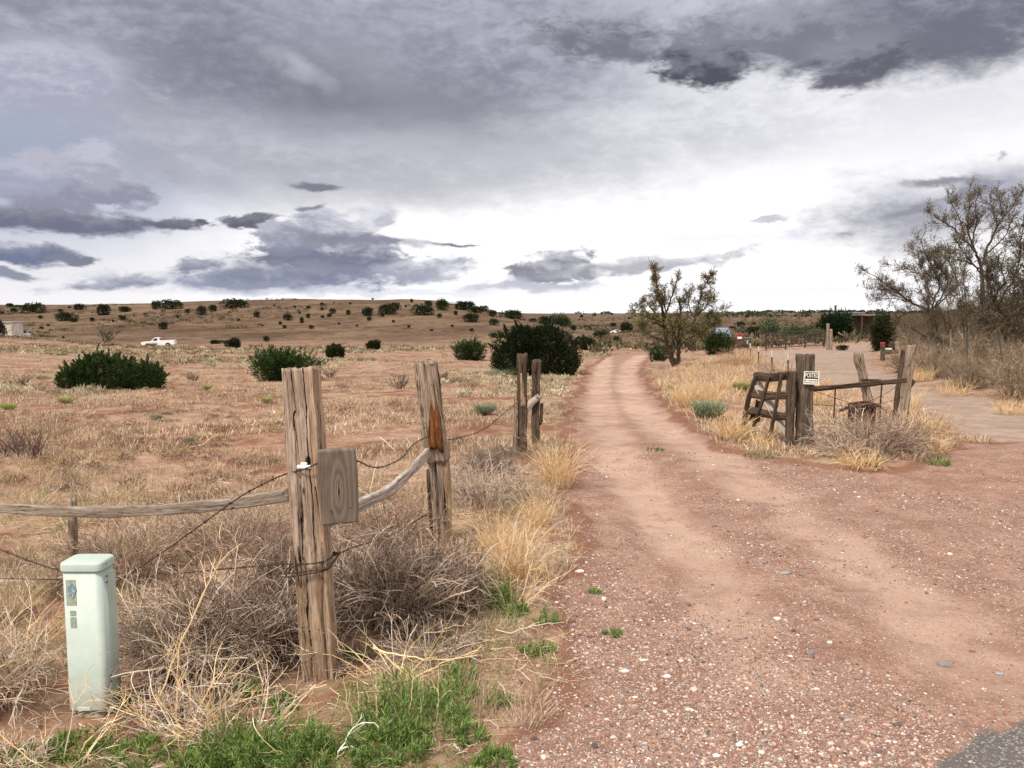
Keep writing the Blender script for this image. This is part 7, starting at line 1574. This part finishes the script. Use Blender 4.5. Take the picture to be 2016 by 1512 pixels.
def pebbles():
    global rng
    rng = np.random.default_rng(99); V0, T0 = ico(); g = G()
    n = 150000; py = rng.uniform(880, 1600, n); px = rng.uniform(930, 2100, n)
    d = HC / (-np.array([slope_of(v) for v in py])); X = (px - 1008) / F / (CT + (756 - py) / F * ST) * d; Y = d
    m, dr, tr, ap = masks(X, Y); dens = np.clip(0.25 + 1.6 * fbm(X * .7 + 4, Y * .7, 3, 91) + 0.25 * sstep(7, 3.5, Y), 0.05, 1) * (1 - .8 * tr) * np.where(m > .4, 1, .25) * (1 - ap * .97)
    k = rng.random(n) < dens; X, Y = X[k], Y[k]; n = len(X)
    r = np.exp(rng.normal(-5.32, 0.45, n)) * (0.75 + 0.06 * Y); r = np.clip(r, .0022, .028)
    Z = ground_z(X, Y)
    Rm = rng.normal(size=(n, 3, 3)); Rm = np.linalg.qr(Rm)[0]; sc = rng.uniform(.55, 1.25, (n, 1, 3)); V = (V0[None] * (1 + rng.normal(size=(n, 12, 1)) * .12)) @ Rm * sc
    V[..., 2] *= .62; V = V * r[:, None, None] + np.stack([X, Y, Z + r * .18], -1)[:, None]
    Tt = (T0[None] + (np.arange(n) * 12)[:, None, None]).reshape(-1, 3); g.add(V.reshape(-1, 3), Tt, np.repeat(pick(n, STONE, .15), 12, 0))
    tag(g.build('loose_gravel', M_BARK, smooth=False), 'loose mixed gravel strewn over the dirt road', 'gravel', kind='stuff')
    # a few stones big enough to tell apart
    S = [(1530, 1218, 18, 'white rounded stone right of middle on the foreground dirt'), (1870, 1091, 15, 'small pale stone towards the right edge of the foreground'), (1595, 1289, 26, 'flat dark grey stone in the middle of the foreground'), (1455, 1250, 34, 'long flat brownish stone on the foreground dirt'), (1407, 1036, 14, 'dark round pebble alone on the track'), (1230, 1323, 26, 'pale grey stone near the left of the gravel'), (1358, 1400, 24, 'long pale stone low on the gravel'), (1455, 1468, 22, 'white stone at the bottom of the gravel'), (1860, 1305, 34, 'largest dark flat stone left of the right frame edge'), (1968, 1322, 24, 'blue-grey stone at the right frame edge'), (1670, 1420, 24, 'grey angular stone near the asphalt corner'), (1745, 1428, 20, 'pinkish stone beside the asphalt corner'), (1410, 1490, 20, 'bright white pebble at the bottom edge'), (1140, 1128, 24, 'pale flat chip at the left edge of the track'), (1313, 1334, 18, 'white angular pebble left of the long pale one'), (1700, 1505, 24, 'buff stone cut by the bottom edge'), (1545, 1130, 26, 'thin grey slab at the top of the gravel patch')]
    cols = [(0.8, 0.76, 0.7), (0.7, 0.6, 0.5), (0.2, 0.19, 0.19), (0.32, 0.22, 0.19), (0.14, 0.12, 0.12), (0.6, 0.56, 0.54), (0.62, 0.52, 0.48), (0.8, 0.77, 0.74), (0.22, 0.2, 0.2), (0.3, 0.31, 0.35), (0.36, 0.34, 0.36), (0.5, 0.34, 0.3), (0.85, 0.82, 0.8), (0.72, 0.62, 0.55), (0.82, 0.78, 0.74), (0.62, 0.47, 0.36), (0.3, 0.27, 0.26)]
    for (x, y, w, l), c in zip(S, cols):
        b = gp(x, y); s = mpx(b.y); rr = w * s * .40; V, T = ico(); g = G()
        # one subdivision, then dents
        E_ = {}; V = list(map(tuple, V)); T2 = []
        def mid(a, b_):
            k_ = (min(a, b_), max(a, b_))
            if k_ not in E_: E_[k_] = len(V); V.append(tuple(unit(np.array(V[a]) + np.array(V[b_]))))
            return E_[k_]
        for a, b_, c_ in T: ab, bc, ca = mid(a, b_), mid(b_, c_), mid(c_, a); T2 += [(a, ab, ca), (b_, bc, ab), (c_, ca, bc), (ab, bc, ca)]
        V = np.array(V); V = V * (1 + .6 * fbm(V[:, 0] * 1.3 + x, V[:, 1] * 1.3 + V[:, 2], 2, int(x)))[:, None] * [1, .7, .42]
        g.add(V * rr + np.array(tuple(b)) + [0, 0, rr * .12], np.array(T2), c); tag(g.build('stone', M_BARK, loc=b), l, 'stone', 'larger stones on the foreground dirt')
pebbles()
def bits():
    # pale scraps near the cabinet and in the tall grass
    for x, y, w, l in ((318, 1437, 26, 'scrap of white litter on the weeds right of the cabinet'), (1536, 728, 12, 'white rag on the ground left of the thick gatepost')):
        b = gp(x, y); s = mpx(b.y) * w; g = G(); r = np.random.default_rng(int(x)); n = 6
        gx, gy = np.meshgrid(np.linspace(-.5, .5, n), np.linspace(-.3, .3, n)); V = np.stack([gx * s * (1 + .3 * r.random((n, n))), gy * s, s * .25 * r.random((n, n)) + .012], -1).reshape(-1, 3)
        q = [[i * n + j, i * n + j + 1, (i + 1) * n + j + 1, (i + 1) * n + j] for i in range(n - 1) for j in range(n - 1)]
        V2 = V + [0, 0, -.004]; g.add(np.vstack([V, V2]) + np.array(tuple(b)), [np.array(q), np.array(q)[:, ::-1] + n * n]); tag(g.build('litter_scrap', mat_plain('paper', (.8, .76, .7), .8), loc=b), l, 'litter')
bits()
